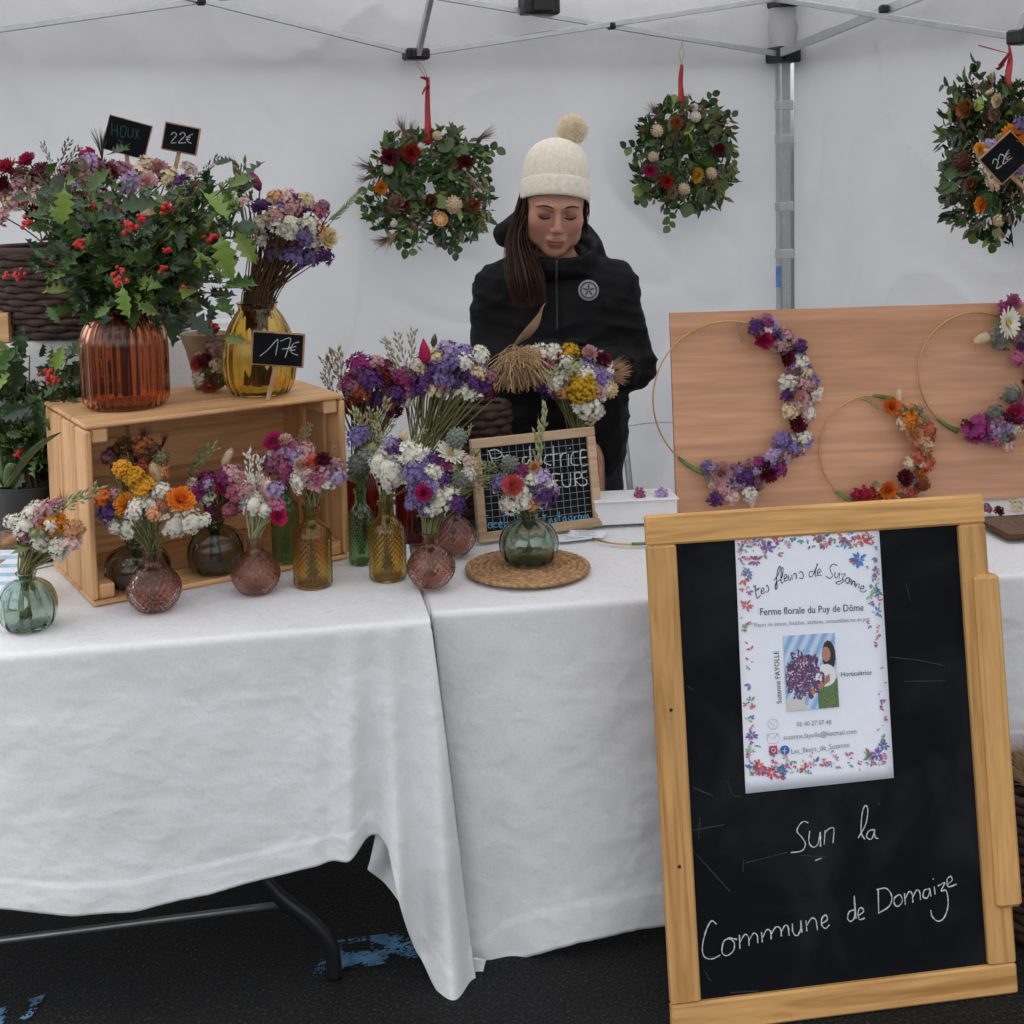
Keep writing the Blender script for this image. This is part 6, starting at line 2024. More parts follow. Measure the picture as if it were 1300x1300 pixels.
# ------------------------------------------------------------------ evergreen wreaths hung on the tent frame
def wreath(label, plane, n, cx, cy, rx, ry, hole, heads, tufts, hang, seed, sprays=(), count=250, group='evergreen wreaths hung inside the tent', hook=None):
    rng = random.Random(seed)
    c = onp(cx, cy, *plane)
    U_ = Vector((0, 0, 1)).cross(n).normalized()
    if U_.x < 0: U_ = -U_
    V_ = Vector((0, 0, 1))
    def wp(px, py, d=0.0): return onp(px, py, plane[0] + n * d, n)
    t = thing('evergreen_wreath', label, 'wreath', c, 0, group)
    k = c.y / F_PX
    Rx = (wp(cx + rx, cy) - c).length; Ry = (wp(cx, cy - ry) - c).length
    m = MB()
    for q in range(3):
        m.tube([c + U_ * (Rx * 0.62 * math.cos(a)) + V_ * (Ry * 0.62 * math.sin(a)) + n * (0.015 + 0.012 * math.sin(5 * a + q * 2.1)) + U_ * (0.01 * math.cos(5 * a + q * 2.1)) for a in np.linspace(0, 2 * math.pi, 61)], 0.005, 5, cap=False)
    m.build('vine_ring', MT['stembrown'], t)
    mass = MB()
    def leafpos():
        a = rng.uniform(0, 2 * math.pi)
        f = rng.uniform(hole, 1.0)
        e = 0.75
        ca, sa = math.cos(a), math.sin(a)
        sx, sy = math.copysign(abs(ca) ** e, ca), math.copysign(abs(sa) ** e, sa)
        w = 1 + 0.16 * noise.noise(Vector((ca * 2, sa * 2, seed)))
        return a, f, c + U_ * (Rx * f * sx * w) + V_ * (Ry * f * sy * w), U_ * ca + V_ * sa
    for i in range(count):
        a, f, P, out = leafpos()
        dep = 0.02 + 0.05 * math.sin(math.pi * (f - hole) / (1.0001 - hole) * 0.8 + 0.3) * rng.uniform(0.2, 1)
        P = P - out * 0.02 + n * dep
        tang = out.cross(n)
        d = out * rng.uniform(0.2, 1.0) + tang * rng.gauss(0.5, 0.6) + n * rng.uniform(-0.1, 0.7)
        col = rng.choices(['leafdark', 'leaf', 'leaflight', 'olive'], (5, 5, 0.9, 1.4))[0]
        put_leaf(t, rng.choice(['lance', 'lance', 'lance', 'round']), col, P, d, rng.uniform(0.030, 0.062), rng, tuple(n + out * 0.4))
    # finer filling behind the leaves one can tell apart
    for i in range(1500):
        a, f, P, out = leafpos()
        d = (out * rng.uniform(-0.2, 1) + out.cross(n) * rng.gauss(0, 0.9) + n * rng.uniform(-0.1, 0.6)).normalized()
        s_ = rng.uniform(0.022, 0.045)
        w = d.cross(n).normalized() * s_ * rng.uniform(0.10, 0.24)
        P = c + (P - c) * 0.92 + n * rng.uniform(0.0, 0.055)
        mid = P + d * s_ * 0.5 + n * s_ * rng.uniform(-0.1, 0.1)
        mass.add([P, mid + w, P + d * s_, mid - w, mid - n * s_ * 0.06], [(0, 1, 4), (1, 2, 4), (2, 3, 4), (3, 0, 4)], rng.choices((0, 1, 2, 3), (5, 3, 2, 1.2))[0])
    o = mass.build('fine_foliage', [MT['leafdark'], MT['leaf'], MT['olive'], MT['taupe']], t); o['kind'] = 'stuff'
    for px, py, tx, ty, nl in sprays:
        A, B_ = wp(px, py, 0.03), wp(tx, ty, 0.04)
        m = MB(); m.tube([A, A.lerp(B_, .5), B_], [0.0022, 0.0018, 0.0012], 4); m.build('twig', MT['stemgreen'], t)
        for q in range(nl):
            P = A.lerp(B_, (q + 0.6) / nl)
            sd_ = (B_ - A).normalized().cross(n) * (1 if q % 2 else -1)
            put_leaf(t, 'round', rng.choice(['leafdark', 'leaf']), P, (B_ - A).normalized() * 0.7 + sd_ * 0.8 + n * 0.2, rng.uniform(0.026, 0.038), rng, tuple(n))
    for kd, col, px, py, s_ in heads:
        P = wp(px, py, 0.075)
        put_head(t, kd, col, P, n + Vector((rng.gauss(0, .25), 0, rng.gauss(0, .25))), s_ * P.y / F_PX * 0.55, rng)
    for col, px, py, tx, ty in tufts:
        A, B_ = wp(px, py, 0.05), wp(tx, ty, 0.055)
        put_head(t, 'G', col, A, (B_ - A).normalized(), (B_ - A).length, rng)
    # ribbon and twine up to the frame
    rb0, rb1, tw1 = hang
    A, B_ = wp(*rb0, 0.06), wp(*rb1, 0.03)
    sgn = U_ * 0.009
    m = MB()
    m.grid(lambda u, v: A.lerp(B_, v) + sgn * (2 * u - 1) * (1.5 - 0.9 * v) + n * (0.004 * math.sin(v * 7 + u)), 2, 12)
    solidify(m.build('ribbon', MT['ribbon'], t), 0.0008)
    top = hook if hook is not None else wp(*tw1, 0.03)
    for s_ in (-1, 1):
        m = MB(); m.tube(bez([B_ - V_ * 0.01, B_.lerp(top, 0.5) + sgn * s_ * 0.8, top], 5), 0.0012, 5); m.build('twine', MT['twine'], t)
    return t, wp


WB = tp(0, 0.03, 0)
nB = -EY
w1, wp1 = wreath('squarish evergreen wreath with dark red flowers on a long red ribbon', (WB, nB), nB, 543, 238, 80, 77, 0.14,
       [('S', 'wine', 495, 200, 24), ('S', 'red', 520, 195, 24), ('S', 'wine', 590, 205, 20), ('S', 'orange', 483, 238, 18), ('S', 'taupe', 502, 260, 26), ('Z', 'orange', 559, 278, 20), ('P', 'cream', 576, 260, 20), ('P', 'cream', 555, 172, 12), ('P', 'white', 493, 215, 12), ('P', 'white', 500, 284, 9), ('S', 'brown', 545, 255, 20), ('S', 'rust', 600, 260, 20), ('B', 'cream', 588, 212, 16), ('P', 'white', 577, 258, 12), ('S', 'wine', 512, 262, 20), ('P', 'white', 534, 186, 9)],
       [('taupe', 515, 175, 505, 145), ('taupe', 520, 178, 525, 150), ('taupe', 600, 180, 632, 165), ('taupe', 480, 215, 448, 205), ('taupe', 475, 225, 450, 230), ('taupe', 500, 300, 470, 312), ('straw', 505, 295, 480, 318), ('straw', 590, 215, 615, 250), ('taupe', 605, 240, 620, 265), ('taupe', 560, 300, 552, 318)],
       ((543, 182), (543, 98), (541, 66)), 61, [(600, 200, 632, 188, 6), (610, 210, 620, 240, 5), (500, 300, 520, 322, 5), (560, 300, 580, 322, 6), (590, 290, 610, 270, 4), (470, 230, 458, 262, 5)], hook=J2 + Vector((0, -0.02, -0.016)))
m = MB()
for px, py, tx, ty in ((543, 103, 534, 98), (543, 108, 536, 120), (541, 104, 545, 113)):
    A, B_ = wp1(px, py, 0.045), wp1(tx, ty, 0.05)
    m.tube([A, A.lerp(B_, .5) + Vector((0, 0, .004)), B_], [0.003, 0.010, 0.006], 6, flat=0.4)
m.build('bow', MT['ribbon'], w1)
jj = c_top.lerp(J2, 0.52)
w2, wp2 = wreath('compact evergreen wreath with small red and cream blooms near the corner pole', (WB, nB), nB, 864, 198, 64, 72, 0.12,
       [('S', 'rust', 858, 157, 20), ('S', 'crimson', 826, 217, 18), ('S', 'red', 846, 231, 18), ('S', 'yellow', 884, 222, 20), ('P', 'cream', 834, 166, 14), ('P', 'cream', 829, 199, 14), ('P', 'cream', 868, 240, 14), ('P', 'white', 883, 148, 14), ('P', 'cream', 903, 220, 14), ('B', 'blush', 876, 135, 18), ('S', 'taupe', 852, 245, 16), ('S', 'wine', 912, 190, 18), ('P', 'white', 882, 136, 10)],
       [('straw', 905, 220, 918, 252), ('straw', 912, 212, 922, 240), ('taupe', 840, 150, 820, 130), ('taupe', 880, 130, 872, 118)],
       ((864, 132), (865, 82), (866, 45)), 62, [(850, 255, 850, 290, 6), (890, 245, 886, 268, 4), (815, 185, 792, 188, 4), (905, 150, 932, 148, 5), (825, 240, 812, 258, 4), (895, 140, 905, 118, 4), (915, 180, 935, 205, 4)], hook=onp(866, 53, WB + nB * 0.02, nB), count=240)
nS = -EX
WS = tp(0.03, 0, 0)
w3, wp3 = wreath('larger evergreen wreath with orange blooms hung on the side wall', (WS, nS), nS, 1262, 198, 62, 108, 0.25,
       [('S', 'rust', 1228, 138, 28), ('S', 'orange', 1247, 260, 22), ('P', 'brown', 1222, 205, 24), ('B', 'cream', 1262, 115, 22), ('S', 'cream', 1268, 128, 20), ('S', 'taupe', 1264, 145, 20), ('P', 'wine', 1258, 150, 16), ('S', 'brown', 1235, 235, 24), ('T', 'cream', 1268, 280, 16)],
       [('straw', 1260, 110, 1258, 88), ('taupe', 1225, 235, 1212, 262), ('straw', 1268, 285, 1272, 308)],
       ((1281, 110), (1281, 48), (1283, 34)), 63, [(1225, 115, 1197, 108, 5), (1215, 245, 1200, 256, 4), (1262, 280, 1264, 312, 6), (1240, 95, 1240, 78, 3), (1215, 215, 1197, 215, 4), (1240, 275, 1240, 300, 4)], hook=S2 + Vector((0, 0, -0.02)), count=240)
m = MB()
for px, py, tx, ty in ((1281, 68, 1244, 58), (1275, 82, 1266, 88), (1282, 66, 1270, 84)):
    A, B_ = wp3(px, py, 0.045), wp3(tx, ty, 0.05)
    m.tube([A, A.lerp(B_, .6), B_], [0.003, 0.006, 0.008], 6, flat=0.3)
m.build('bow', MT['ribbon'], w3)
# dried flowers and the tag hung inside that wreath
yw = wp3(1285, 190, 0.13)
bq = bouquet('dried_bouquet', 'orange and lilac dried posy tucked in the side wall wreath', wp3(1300, 260, 0.08), wp3(1292, 225, 0.09), 0.01, yw.y,
             [('S', 'orange', 1288, 172, 34), ('S', 'peach', 1274, 180, 26), ('T', 'violet', 1266, 186, 24), ('T', 'cream', 1250, 196, 22), ('S', 'yellow', 1245, 190, 20), ('T', 'violet', 1296, 160, 26), ('T', 'cream', 1262, 232, 22), ('T', 'lilac', 1257, 184, 20), ('T', 'orange', 1300, 180, 28), ('T', 'white', 1260, 215, 20)],
             (10, (1250, 170, 1310, 235), [('T', 'cream', 22, 2), ('T', 'violet', 20, 1), ('T', 'peach', 22, 2)]), 53, stem='stembrown')
price_tag([(1281, 160), (1310, 197), (1274, 236), (1243, 207)], yw.y - 0.05, (1312, 250), [[(1260, 208), (1262, 202), (1267, 205), (1265, 214), (1272, 210)], [(1267, 203), (1270, 196), (1275, 199), (1273, 208), (1280, 204)], [(1281, 190), (1277, 196), (1279, 203), (1285, 200)], [(1275, 199), (1281, 194)], [(1277, 202), (1282, 198)]],
          'tilted black tag reading 22 euros hung on the side wall wreath', 0.0026)

# ------------------------------------------------------------------ small things on and under the tables
gr_ = onz(783, 679, TZ)
grad = 34 * gr_.y / F_PX
t = thing('gold_ring', 'bare gold hoop lying flat on the table beside the small chalkboard', 'hoop', gr_ + Vector((0.03, 0, 0.003)))
gcx = gr_ + Vector((0.035, 0.01, 0.004))
m = MB(); m.tube([gcx + Vector((0.105 * math.cos(a), 0.105 * math.sin(a), 0)) for a in np.linspace(0, 2 * math.pi, 65)], 0.0022, 8, cap=False); m.build('ring', MT['gold'], t)
m = MB(); m.tube([gcx + Vector((0.105 * math.cos(a), 0.105 * math.sin(a), 0.001)) for a in np.linspace(R(-95), R(-50), 12)], 0.0042, 6); m.build('floral_tape', MT['stemgreen'], t)
rng = random.Random(8)
for i, (x, y, a, lb) in enumerate(((728, 684, 0.3, 'flat white business card lying nearest the small chalkboard'), (745, 681, -0.2, 'white business card with grey print overlapping another card'))):
    p = onz(x, y, TZ)
    o = MB(); M = Matrix.Translation(p + Vector((0, 0, 0.0042 + 0.0016 * i))) @ Matrix.Rotation(a, 4, 'Z')
    o.box(M, 0.085, 0.055, 0.0012); c = o.build('card', MT['paper'], smooth=False)
    tag(c, lb, 'card')
    o = MB()
    for q in range(4): o.box(M @ Matrix.Translation((-0.005 + 0.004 * (q % 2), 0.016 - 0.010 * q, 0.0008)), 0.05 - 0.012 * (q % 3), 0.0022, 0.0002)
    pr = o.build('print_lines', MT['greyink'], c, smooth=False); pr['kind'] = 'stuff'
bx_ = onz(800, 668, TZ)
t = thing('white_box', 'plain white carton at the back of the table beside the small chalkboard', 'box', bx_ + Vector((0, 0.03, 0.003)))
bz = ony(800, 636, bx_.y).z - TZ
M = Matrix.Translation(bx_ + Vector((0.01, 0.045, bz / 2 + 0.003))) @ Matrix.Rotation(R(6), 4, 'Z')
m = MB(); m.box(M, 0.20, 0.09, bz - 0.004, 0.002); m.build('body', MT['whitecard'], t, smooth=False)
m = MB(); m.box(M @ Matrix.Translation((0, -0.006, bz / 2)), 0.204, 0.104, 0.003, 0.001); m.build('lid', MT['whitecard'], t, smooth=False)
for x, y, c, s_, lb in ((812, 645, 'pink', 18, 'loose pink flower head lying on the white carton'), (840, 643, 'lilac', 18, 'loose lilac flower head lying by the plywood panel')):
    P = bx_ + Vector(((x - 800) * bx_.y / F_PX, -0.02, 0)); P = ony(x, y, bx_.y + 0.02)
    P.z = max(P.z, TZ + bz + 0.012)
    o = put_head(None, 'T', c, P, Vector((0.2, -0.6, 0.7)), s_ * P.y / F_PX * 0.5, rng)
    o.name = 'loose_flower'; tag(o, lb, 'flower')
pcx = onz(1290, 672, TZ)
t = thing('framed_print', 'flat brown framed print lying at the right end of the table', 'picture', pcx + Vector((0, 0, 0.004)))
M = Matrix.Translation(pcx + Vector((0.05, 0.0, 0.009))) @ Matrix.Rotation(R(9), 4, 'Z')
m = MB(); m.box(M, 0.25, 0.17, 0.006, 0.002); m.build('frame', MT['brown'], t, smooth=False)
m = MB(); m.box(M @ Matrix.Translation((0, 0, 0.0036)), 0.22, 0.14, 0.002, 0.0005); m.build('picture', MT['taupe'], t, smooth=False)
for k, (x, y, c, lb) in enumerate(((1252, 645, 'mauve', 'loose mauve flower head on the table under the plywood panel'), (1268, 648, 'wine', 'loose wine red flower head beside the framed print'), (1290, 640, 'cream', 'loose cream flower head against the plywood panel'))):
    P = onz(x, y + 8, TZ); P.z = TZ + 0.014
    o = put_head(None, 'T', c, P, Vector((0.2, -0.5, 0.8)), 18 * P.y / F_PX * 0.5, rng)
    o.name = 'loose_flower'; tag(o, lb, 'flower')

# beside the sage vase: bulb pot and a striped leaflet
pb = ony(6, 655, 2.66); pb.z = TZ + 0.003
t = thing('bulb_pot', 'small mossy pot with a bulb and long green leaves behind the sage vase', 'pot plant', pb)
m = MB(); m.lathe([(0, 0), (0.040, 0), (0.05, 0.06), (0.056, 0.10), (0.050, 0.10), (0.045, 0.085), (0, 0.085)], 26, Matrix.Translation(pb), fn=lambda r, z, a, i: r * (1 + 0.05 * noise.noise(Vector((math.cos(a) * 3, math.sin(a) * 3, z * 40))))); m.build('pot', MT['twine'], t)
m = MB(); m.ball(pb + Vector((0.0, 0, 0.105)), (0.030, 0.030, 0.040), 14, 9); m.build('bulb', MT['taupe'], t)
for x0, y0, x1, y1, c in ((8, 618, 77, 549, 'leaf'), (4, 618, -8, 560, 'leaf'), (2, 618, -50, 575, 'leaflight'), (6, 618, 20, 590, 'leaf')):
    A, B_ = ony(x0, y0, pb.y - 0.01), ony(x1, y1, pb.y - 0.06)
    m = MB()
    pts = [A.lerp(B_, f) + Vector((0, 0, 0.018 * math.sin(math.pi * f))) for f in np.linspace(0, 1, 9)]
    wd = [0.0055, 0.007, 0.0085, 0.0095, 0.0095, 0.009, 0.0075, 0.005, 0.0015]
    m.tube(pts, wd, 6, flat=0.22); m.build('leaf', MT[c], t)
lf = ony(4, 737, 2.60); lf.z = TZ + 0.003
t = thing('leaflet', 'folded pale blue striped leaflet standing behind the sage vase', 'leaflet', lf)
for s_ in (0, 1):
    m = MB(); M = Matrix.Translation(lf + Vector((-0.03, 0.022 * s_, 0.060))) @ Matrix.Rotation(R(12 if s_ else -12), 4, 'X')
    m.box(M, 0.13, 0.001, 0.118); o = m.build('page', MT['paper'], t, smooth=False)
    if not s_:
        m = MB()
        for q in range(6): m.box(M @ Matrix.Translation((0, -0.0008, 0.045 - 0.017 * q)), 0.12, 0.0004, 0.007)
        pr = m.build('stripes', MT['paleblue'], o, smooth=False); pr['kind'] = 'stuff'

# basket behind the bouquets, brown wicker, standing on the right table
wicker('wicker_basket', 'small brown wicker basket on the table behind the purple bouquet', (lambda p: (p.x, p.y, TZ + 0.003))(ony(606, 640, 3.19)), 0.062, 0.078, 0.055, 0.066, 0.27, 14, 16, 0.1, 'wicker')
# basket with dry grass on the ground under the right end of the table
gb = Vector((1.10, 2.66, 0.002))
wicker('wicker_basket', 'dark wicker basket of tan grasses on the ground beside the chalkboard', gb, 0.13, 0.16, 0.13, 0.16, 0.30, 14, 22, 0.0)
bouquet('grass_bunch', 'tan fluffy dry grasses in the basket on the ground', gb + Vector((0, 0, 0.012)), gb + Vector((0, 0, 0.27)), 0.11, 2.62,
        [('G', 'straw', 1318, 1000, 1276, 950), ('G', 'straw', 1322, 1000, 1285, 940), ('G', 'straw', 1325, 1000, 1300, 930), ('G', 'straw', 1330, 1005, 1320, 920), ('G', 'straw', 1315, 1005, 1275, 968), ('G', 'oat', 1335, 1000, 1345, 920), ('G', 'straw', 1322, 1010, 1290, 960), ('G', 'oat', 1340, 1000, 1365, 930)], None, 54, cat='dry grass')

# grey folding chair behind the table
ch = ony(742, 600, 4.0); ch.z = 0
t = thing('folding_chair', 'beige folding chair standing behind the seller', 'chair', ch, R(10))
U_, B_ = Vector((math.cos(R(10)), math.sin(R(10)), 0)), Vector((-math.sin(R(10)), math.cos(R(10)), 0))
m = MB()
m.grid(lambda u, v: ch + U_ * (0.125 * (2 * u - 1)) + B_ * (0.05 + 0.03 * v - 0.02 * (1 - (2 * u - 1) ** 2)) + Vector((0, 0, 0.50 + 0.32 * v)), 10, 8)
solidify(m.build('backrest', MT['whitecard'], t), 0.012)
m = MB(); m.box(Matrix.Translation(ch + B_ * -0.14 + Vector((0, 0, 0.45))) @ Matrix.Rotation(R(10), 4, 'Z'), 0.30, 0.36, 0.022, 0.006); m.build('seat', MT['whitecard'], t, smooth=False)
for s_ in (-1, 1):
    m = MB(); m.tube([ch + U_ * 0.145 * s_ + B_ * -0.30 + Vector((0, 0, 0.0)), ch + U_ * 0.145 * s_ + B_ * -0.02 + Vector((0, 0, 0.52)), ch + U_ * 0.14 * s_ + B_ * 0.08 + Vector((0, 0, 0.83))], 0.010, 8); m.build('leg', MT['steel'], t)
    m = MB(); m.tube([ch + U_ * 0.157 * s_ + B_ * 0.12 + Vector((0, 0, 0.0)), ch + U_ * 0.157 * s_ + B_ * -0.28 + Vector((0, 0, 0.46))], 0.010, 8); m.build('leg', MT['steel'], t)

# ------------------------------------------------------------------ the seller behind the table
WY = 3.56
WX = ony(704, 300, WY).x
person = thing('person', 'person in a black hooded jacket and cream bobble hat looking down behind the table', 'person', (WX, WY, 0))


def skin_mat():
    m, nt, b, out = nodes_of('skin')
    at = N(nt, 'ShaderNodeVertexColor'); at.layer_name = 'skin'
    tx = noisy(nt, 300, 3)
    r = ramp(nt, tx.outputs[0], [(0.3, (0.92, 0.92, 0.92)), (0.7, (1.04, 1.04, 1.04))])
    mx = N(nt, 'ShaderNodeMix', data_type='RGBA', blend_type='MULTIPLY'); mx.inputs[0].default_value = 1
    nt.links.new(at.outputs[0], mx.inputs[6]); nt.links.new(r.outputs[0], mx.inputs[7])
    nt.links.new(mx.outputs[2], b.inputs['Base Color'])
    b.inputs['Roughness'].default_value = 0.48
    b.inputs['Subsurface Weight'].default_value = 0.12
    b.inputs['Subsurface Radius'].default_value = (0.012, 0.005, 0.003)
    b.inputs['Subsurface Scale'].default_value = 0.6
    bump(nt, tx.outputs[0], 0.05, 0.001, b)
    return m


MT['skin'] = skin_mat()
MT['jacket'] = simple('black_jacket_cloth', (0.0042, 0.0042, 0.0052), 0.7, var=0.3, scale=60, bmp=0.25, bscale=500, spec=0.18)
MT['lining'] = simple('grey_lining', (0.06, 0.055, 0.055), 0.9, var=0.3, scale=60)
MT['trousers'] = simple('dark_trousers', (0.015, 0.016, 0.022), 0.85, var=0.3)
MT['shoe'] = simple('black_shoe', (0.012, 0.012, 0.012), 0.5)
MT['hair'] = simple('brown_hair', (0.040, 0.016, 0.009), 0.5, var=0.45, scale=50, spec=0.25)
MT['lash'] = simple('dark_lashes', (0.012, 0.007, 0.006), 0.6)
MT['brow'] = simple('brown_brow', (0.035, 0.018, 0.012), 0.7)
MT['badge'] = simple('grey_badge', (0.30, 0.30, 0.31), 0.7, var=0.2, scale=300)
MT['badgedark'] = simple('badge_dark', (0.04, 0.04, 0.045), 0.7)


def knit(trans=0.0, k=1.0):
    m, nt, b, out = nodes_of('cream_knit')
    tx = noisy(nt, 90, 3)
    r = ramp(nt, tx.outputs[0], [(0.3, mul((0.70, 0.63, 0.50), k)), (0.7, mul((0.85, 0.80, 0.68), k))])
    nt.links.new(r.outputs[0], b.inputs['Base Color'])
    b.inputs['Roughness'].default_value = 0.95
    b.inputs['Sheen Weight'].default_value = 0.3
    bump(nt, tx.outputs[0], 0.4, 0.003, b)
    tr_ = N(nt, 'ShaderNodeBsdfTranslucent'); mx_ = N(nt, 'ShaderNodeMixShader'); mx_.inputs[0].default_value = trans
    nt.links.new(r.outputs[0], tr_.inputs[0]); nt.links.new(b.outputs[0], mx_.inputs[1]); nt.links.new(tr_.outputs[0], mx_.inputs[2]); nt.links.new(mx_.outputs[0], out.inputs[0])
    return m


MT['knit'] = knit()
MT['fluff'] = knit(0.5, 1.16)

# head frame: bowed forward, slightly turned
HC = np.array([0.0, -0.055, 1.487])
HR = Matrix.Rotation(R(3), 3, 'Y') @ Matrix.Rotation(R(4), 3, 'Z') @ Matrix.Rotation(R(20), 3, 'X')   # columns: right, back, up
HRn = np.array(HR)


HS = 1.10


def hp(x, y, z): return Vector(HC) + HR @ Vector((x, y, z)) * HS


def head_sdf(P):
    q = (P - HC) @ HRn / HS
    d = ell(q, (0, 0.012, 0.032), (0.073, 0.092, 0.088))
    d = smin(d, ell(q, (0, -0.022, -0.038), (0.0585, 0.062, 0.074)), 0.03)
    d = smin(d, ell(q, (0, -0.062, -0.092), (0.022, 0.019, 0.018)), 0.028)
    for s in (-1, 1):
        d = smin(d, ell(q, (s * 0.038, -0.052, -0.022), (0.024, 0.022, 0.026)), 0.022)
        d = smin(d, ell(q, (s * 0.044, -0.02, -0.065), (0.018, 0.03, 0.026)), 0.024)
        d = -smin(-d, ell(q, (s * 0.031, -0.094, 0.009), (0.019, 0.014, 0.012)), 0.014)
        d = smin(d, ell(q, (s * 0.031, -0.0705, 0.006), (0.0155, 0.0125, 0.0115)), 0.004)
        d = smin(d, cap(q, (s * 0.012, -0.084, 0.026), (s * 0.046, -0.070, 0.026), 0.0075, 0.006), 0.014)
        d = smin(d, ell(q, (s * 0.0105, -0.093, -0.030), (0.0072, 0.008, 0.0062)), 0.006)
        d = smin(d, ell(q, (s * 0.073, 0.012, -0.008), (0.008, 0.017, 0.028)), 0.008)
    d = smin(d, cap(q, (0, -0.082, 0.016), (0, -0.101, -0.024), 0.0062, 0.0095), 0.010)
    d = smin(d, ell(q, (0, -0.083, -0.060), (0.022, 0.010, 0.015)), 0.010)
    d = smin(d, ell(q, (0, -0.0915, -0.0545), (0.0200, 0.0058, 0.0042)), 0.003)
    d = smin(d, ell(q, (0, -0.0895, -0.0635), (0.0165, 0.0065, 0.0052)), 0.003)
    return d * HS, q


# one continuous body: head, neck, trunk, arms, hands, legs
def axis(spans):
    out = []
    for a, b, h in spans:
        out += list(np.arange(a, b - 1e-6, h))
    return np.array(out + [spans[-1][1]])


xs = axis([(-0.30, -0.09, 0.012), (-0.09, 0.09, 0.0030), (0.09, 0.30, 0.012)])
ys = axis([(-0.34, -0.19, 0.012), (-0.19, 0.0, 0.0030), (0.0, 0.20, 0.010)])
zs = axis([(-0.02, 1.30, 0.014), (1.30, 1.34, 0.006), (1.34, 1.60, 0.0030), (1.60, 1.66, 0.008)])
P = gridpts(xs, ys, zs)
S, Q = head_sdf(P)
S = smin(S, cap(P, (0, -0.02, 1.45), (0, 0.015, 1.30), 0.048, 0.052), 0.025)
tr = smin(ell(P, (0, 0.02, 1.16), (0.155, 0.095, 0.20)), ell(P, (0, 0.02, 0.93), (0.15, 0.10, 0.17)), 0.06)
tr = smin(tr, cap(P, (-0.13, 0.02, 1.265), (0.13, 0.02, 1.265), 0.05, 0.05), 0.05)
for s, el, wr in ((-1, (-0.185, -0.01, 1.06), (-0.045, -0.225, 1.085)), (1, (0.205, 0.0, 1.045), (0.060, -0.235, 1.085))):
    tr = smin(tr, cap(P, (s * 0.15, 0.02, 1.25), el, 0.046, 0.038), 0.03)
    tr = smin(tr, cap(P, el, wr, 0.037, 0.026), 0.02)
    tr = smin(tr, cap(P, wr, (wr[0] - s * 0.045, wr[1] - 0.035, wr[2] + 0.01), 0.027, 0.024), 0.02)
    tr = smin(tr, cap(P, (s * 0.085, 0.02, 0.82), (s * 0.095, 0.01, 0.46), 0.082, 0.055), 0.04)
    tr = smin(tr, cap(P, (s * 0.095, 0.01, 0.46), (s * 0.10, 0.03, 0.07), 0.053, 0.038), 0.03)
    tr = smin(tr, cap(P, (s * 0.10, 0.03, 0.05), (s * 0.115, -0.11, 0.035), 0.036, 0.03), 0.02)
S = smin(S, tr, 0.03)
body = sdf_build('body', xs, ys, zs, S, MT['skin'], person, 1)
me = body.data
V = np.array([v.co[:] for v in me.vertices])
q = (V - HC) @ HRn / HS
col = np.tile(np.array([0.50, 0.255, 0.175]), (len(V), 1))


def blend(mask, c):
    global col
    mask = np.clip(mask, 0, 1)[:, None]
    col = col * (1 - mask) + np.array(c) * mask


for s in (-1, 1):
    blend(0.55 * np.exp(-(((q[:, 0] - s * 0.040) / 0.02) ** 2 + ((q[:, 2] + 0.026) / 0.018) ** 2)) * (q[:, 1] < -0.02), (0.46, 0.135, 0.105))
    blend(0.7 * np.exp(-(((q[:, 0] - s * 0.031) / 0.018) ** 2 + ((q[:, 2] - 0.005) / 0.010) ** 2)) * (q[:, 1] < -0.04), (0.17, 0.065, 0.045))
blend(0.4 * np.exp(-((q[:, 0] / 0.014) ** 2 + ((q[:, 2] + 0.024) / 0.012) ** 2)) * (q[:, 1] < -0.06), (0.45, 0.15, 0.115))
lipm = (np.abs(q[:, 2] + 0.0592) < 0.0098 * np.sqrt(np.clip(1 - (q[:, 0] / 0.0225) ** 2, 0, 1))) & (q[:, 1] < -0.07)
blend(lipm * 0.7, (0.34, 0.075, 0.075))
mo = np.exp(-((q[:, 2] + 0.0588) / 0.0014) ** 2) * (np.abs(q[:, 0]) < 0.020) * (q[:, 1] < -0.07)
blend(mo * 0.8, (0.12, 0.025, 0.025))
at = me.color_attributes.new('skin', 'FLOAT_COLOR', 'POINT')
at.data.foreach_set('color', np.concatenate([col, np.ones((len(V), 1))], 1).astype(np.float32).ravel())


def part(mb, name, mat, smooth=True):
    o = bpy.data.objects.new(name, mb.mesh(name, MT[mat] if isinstance(mat, str) else mat, smooth))
    COL.objects.link(o); o.parent = person
    return o


def surf_y(x, z):
    """front of the face at a head-frame x, z"""
    lo, hi = -0.14, 0.0
    ysx = np.linspace(lo, hi, 240)
    Pw = np.array([list(hp(x, y, z)) for y in ysx])
    d, _ = head_sdf(Pw)
    k = np.argmax(d < 0)
    return ysx[k]


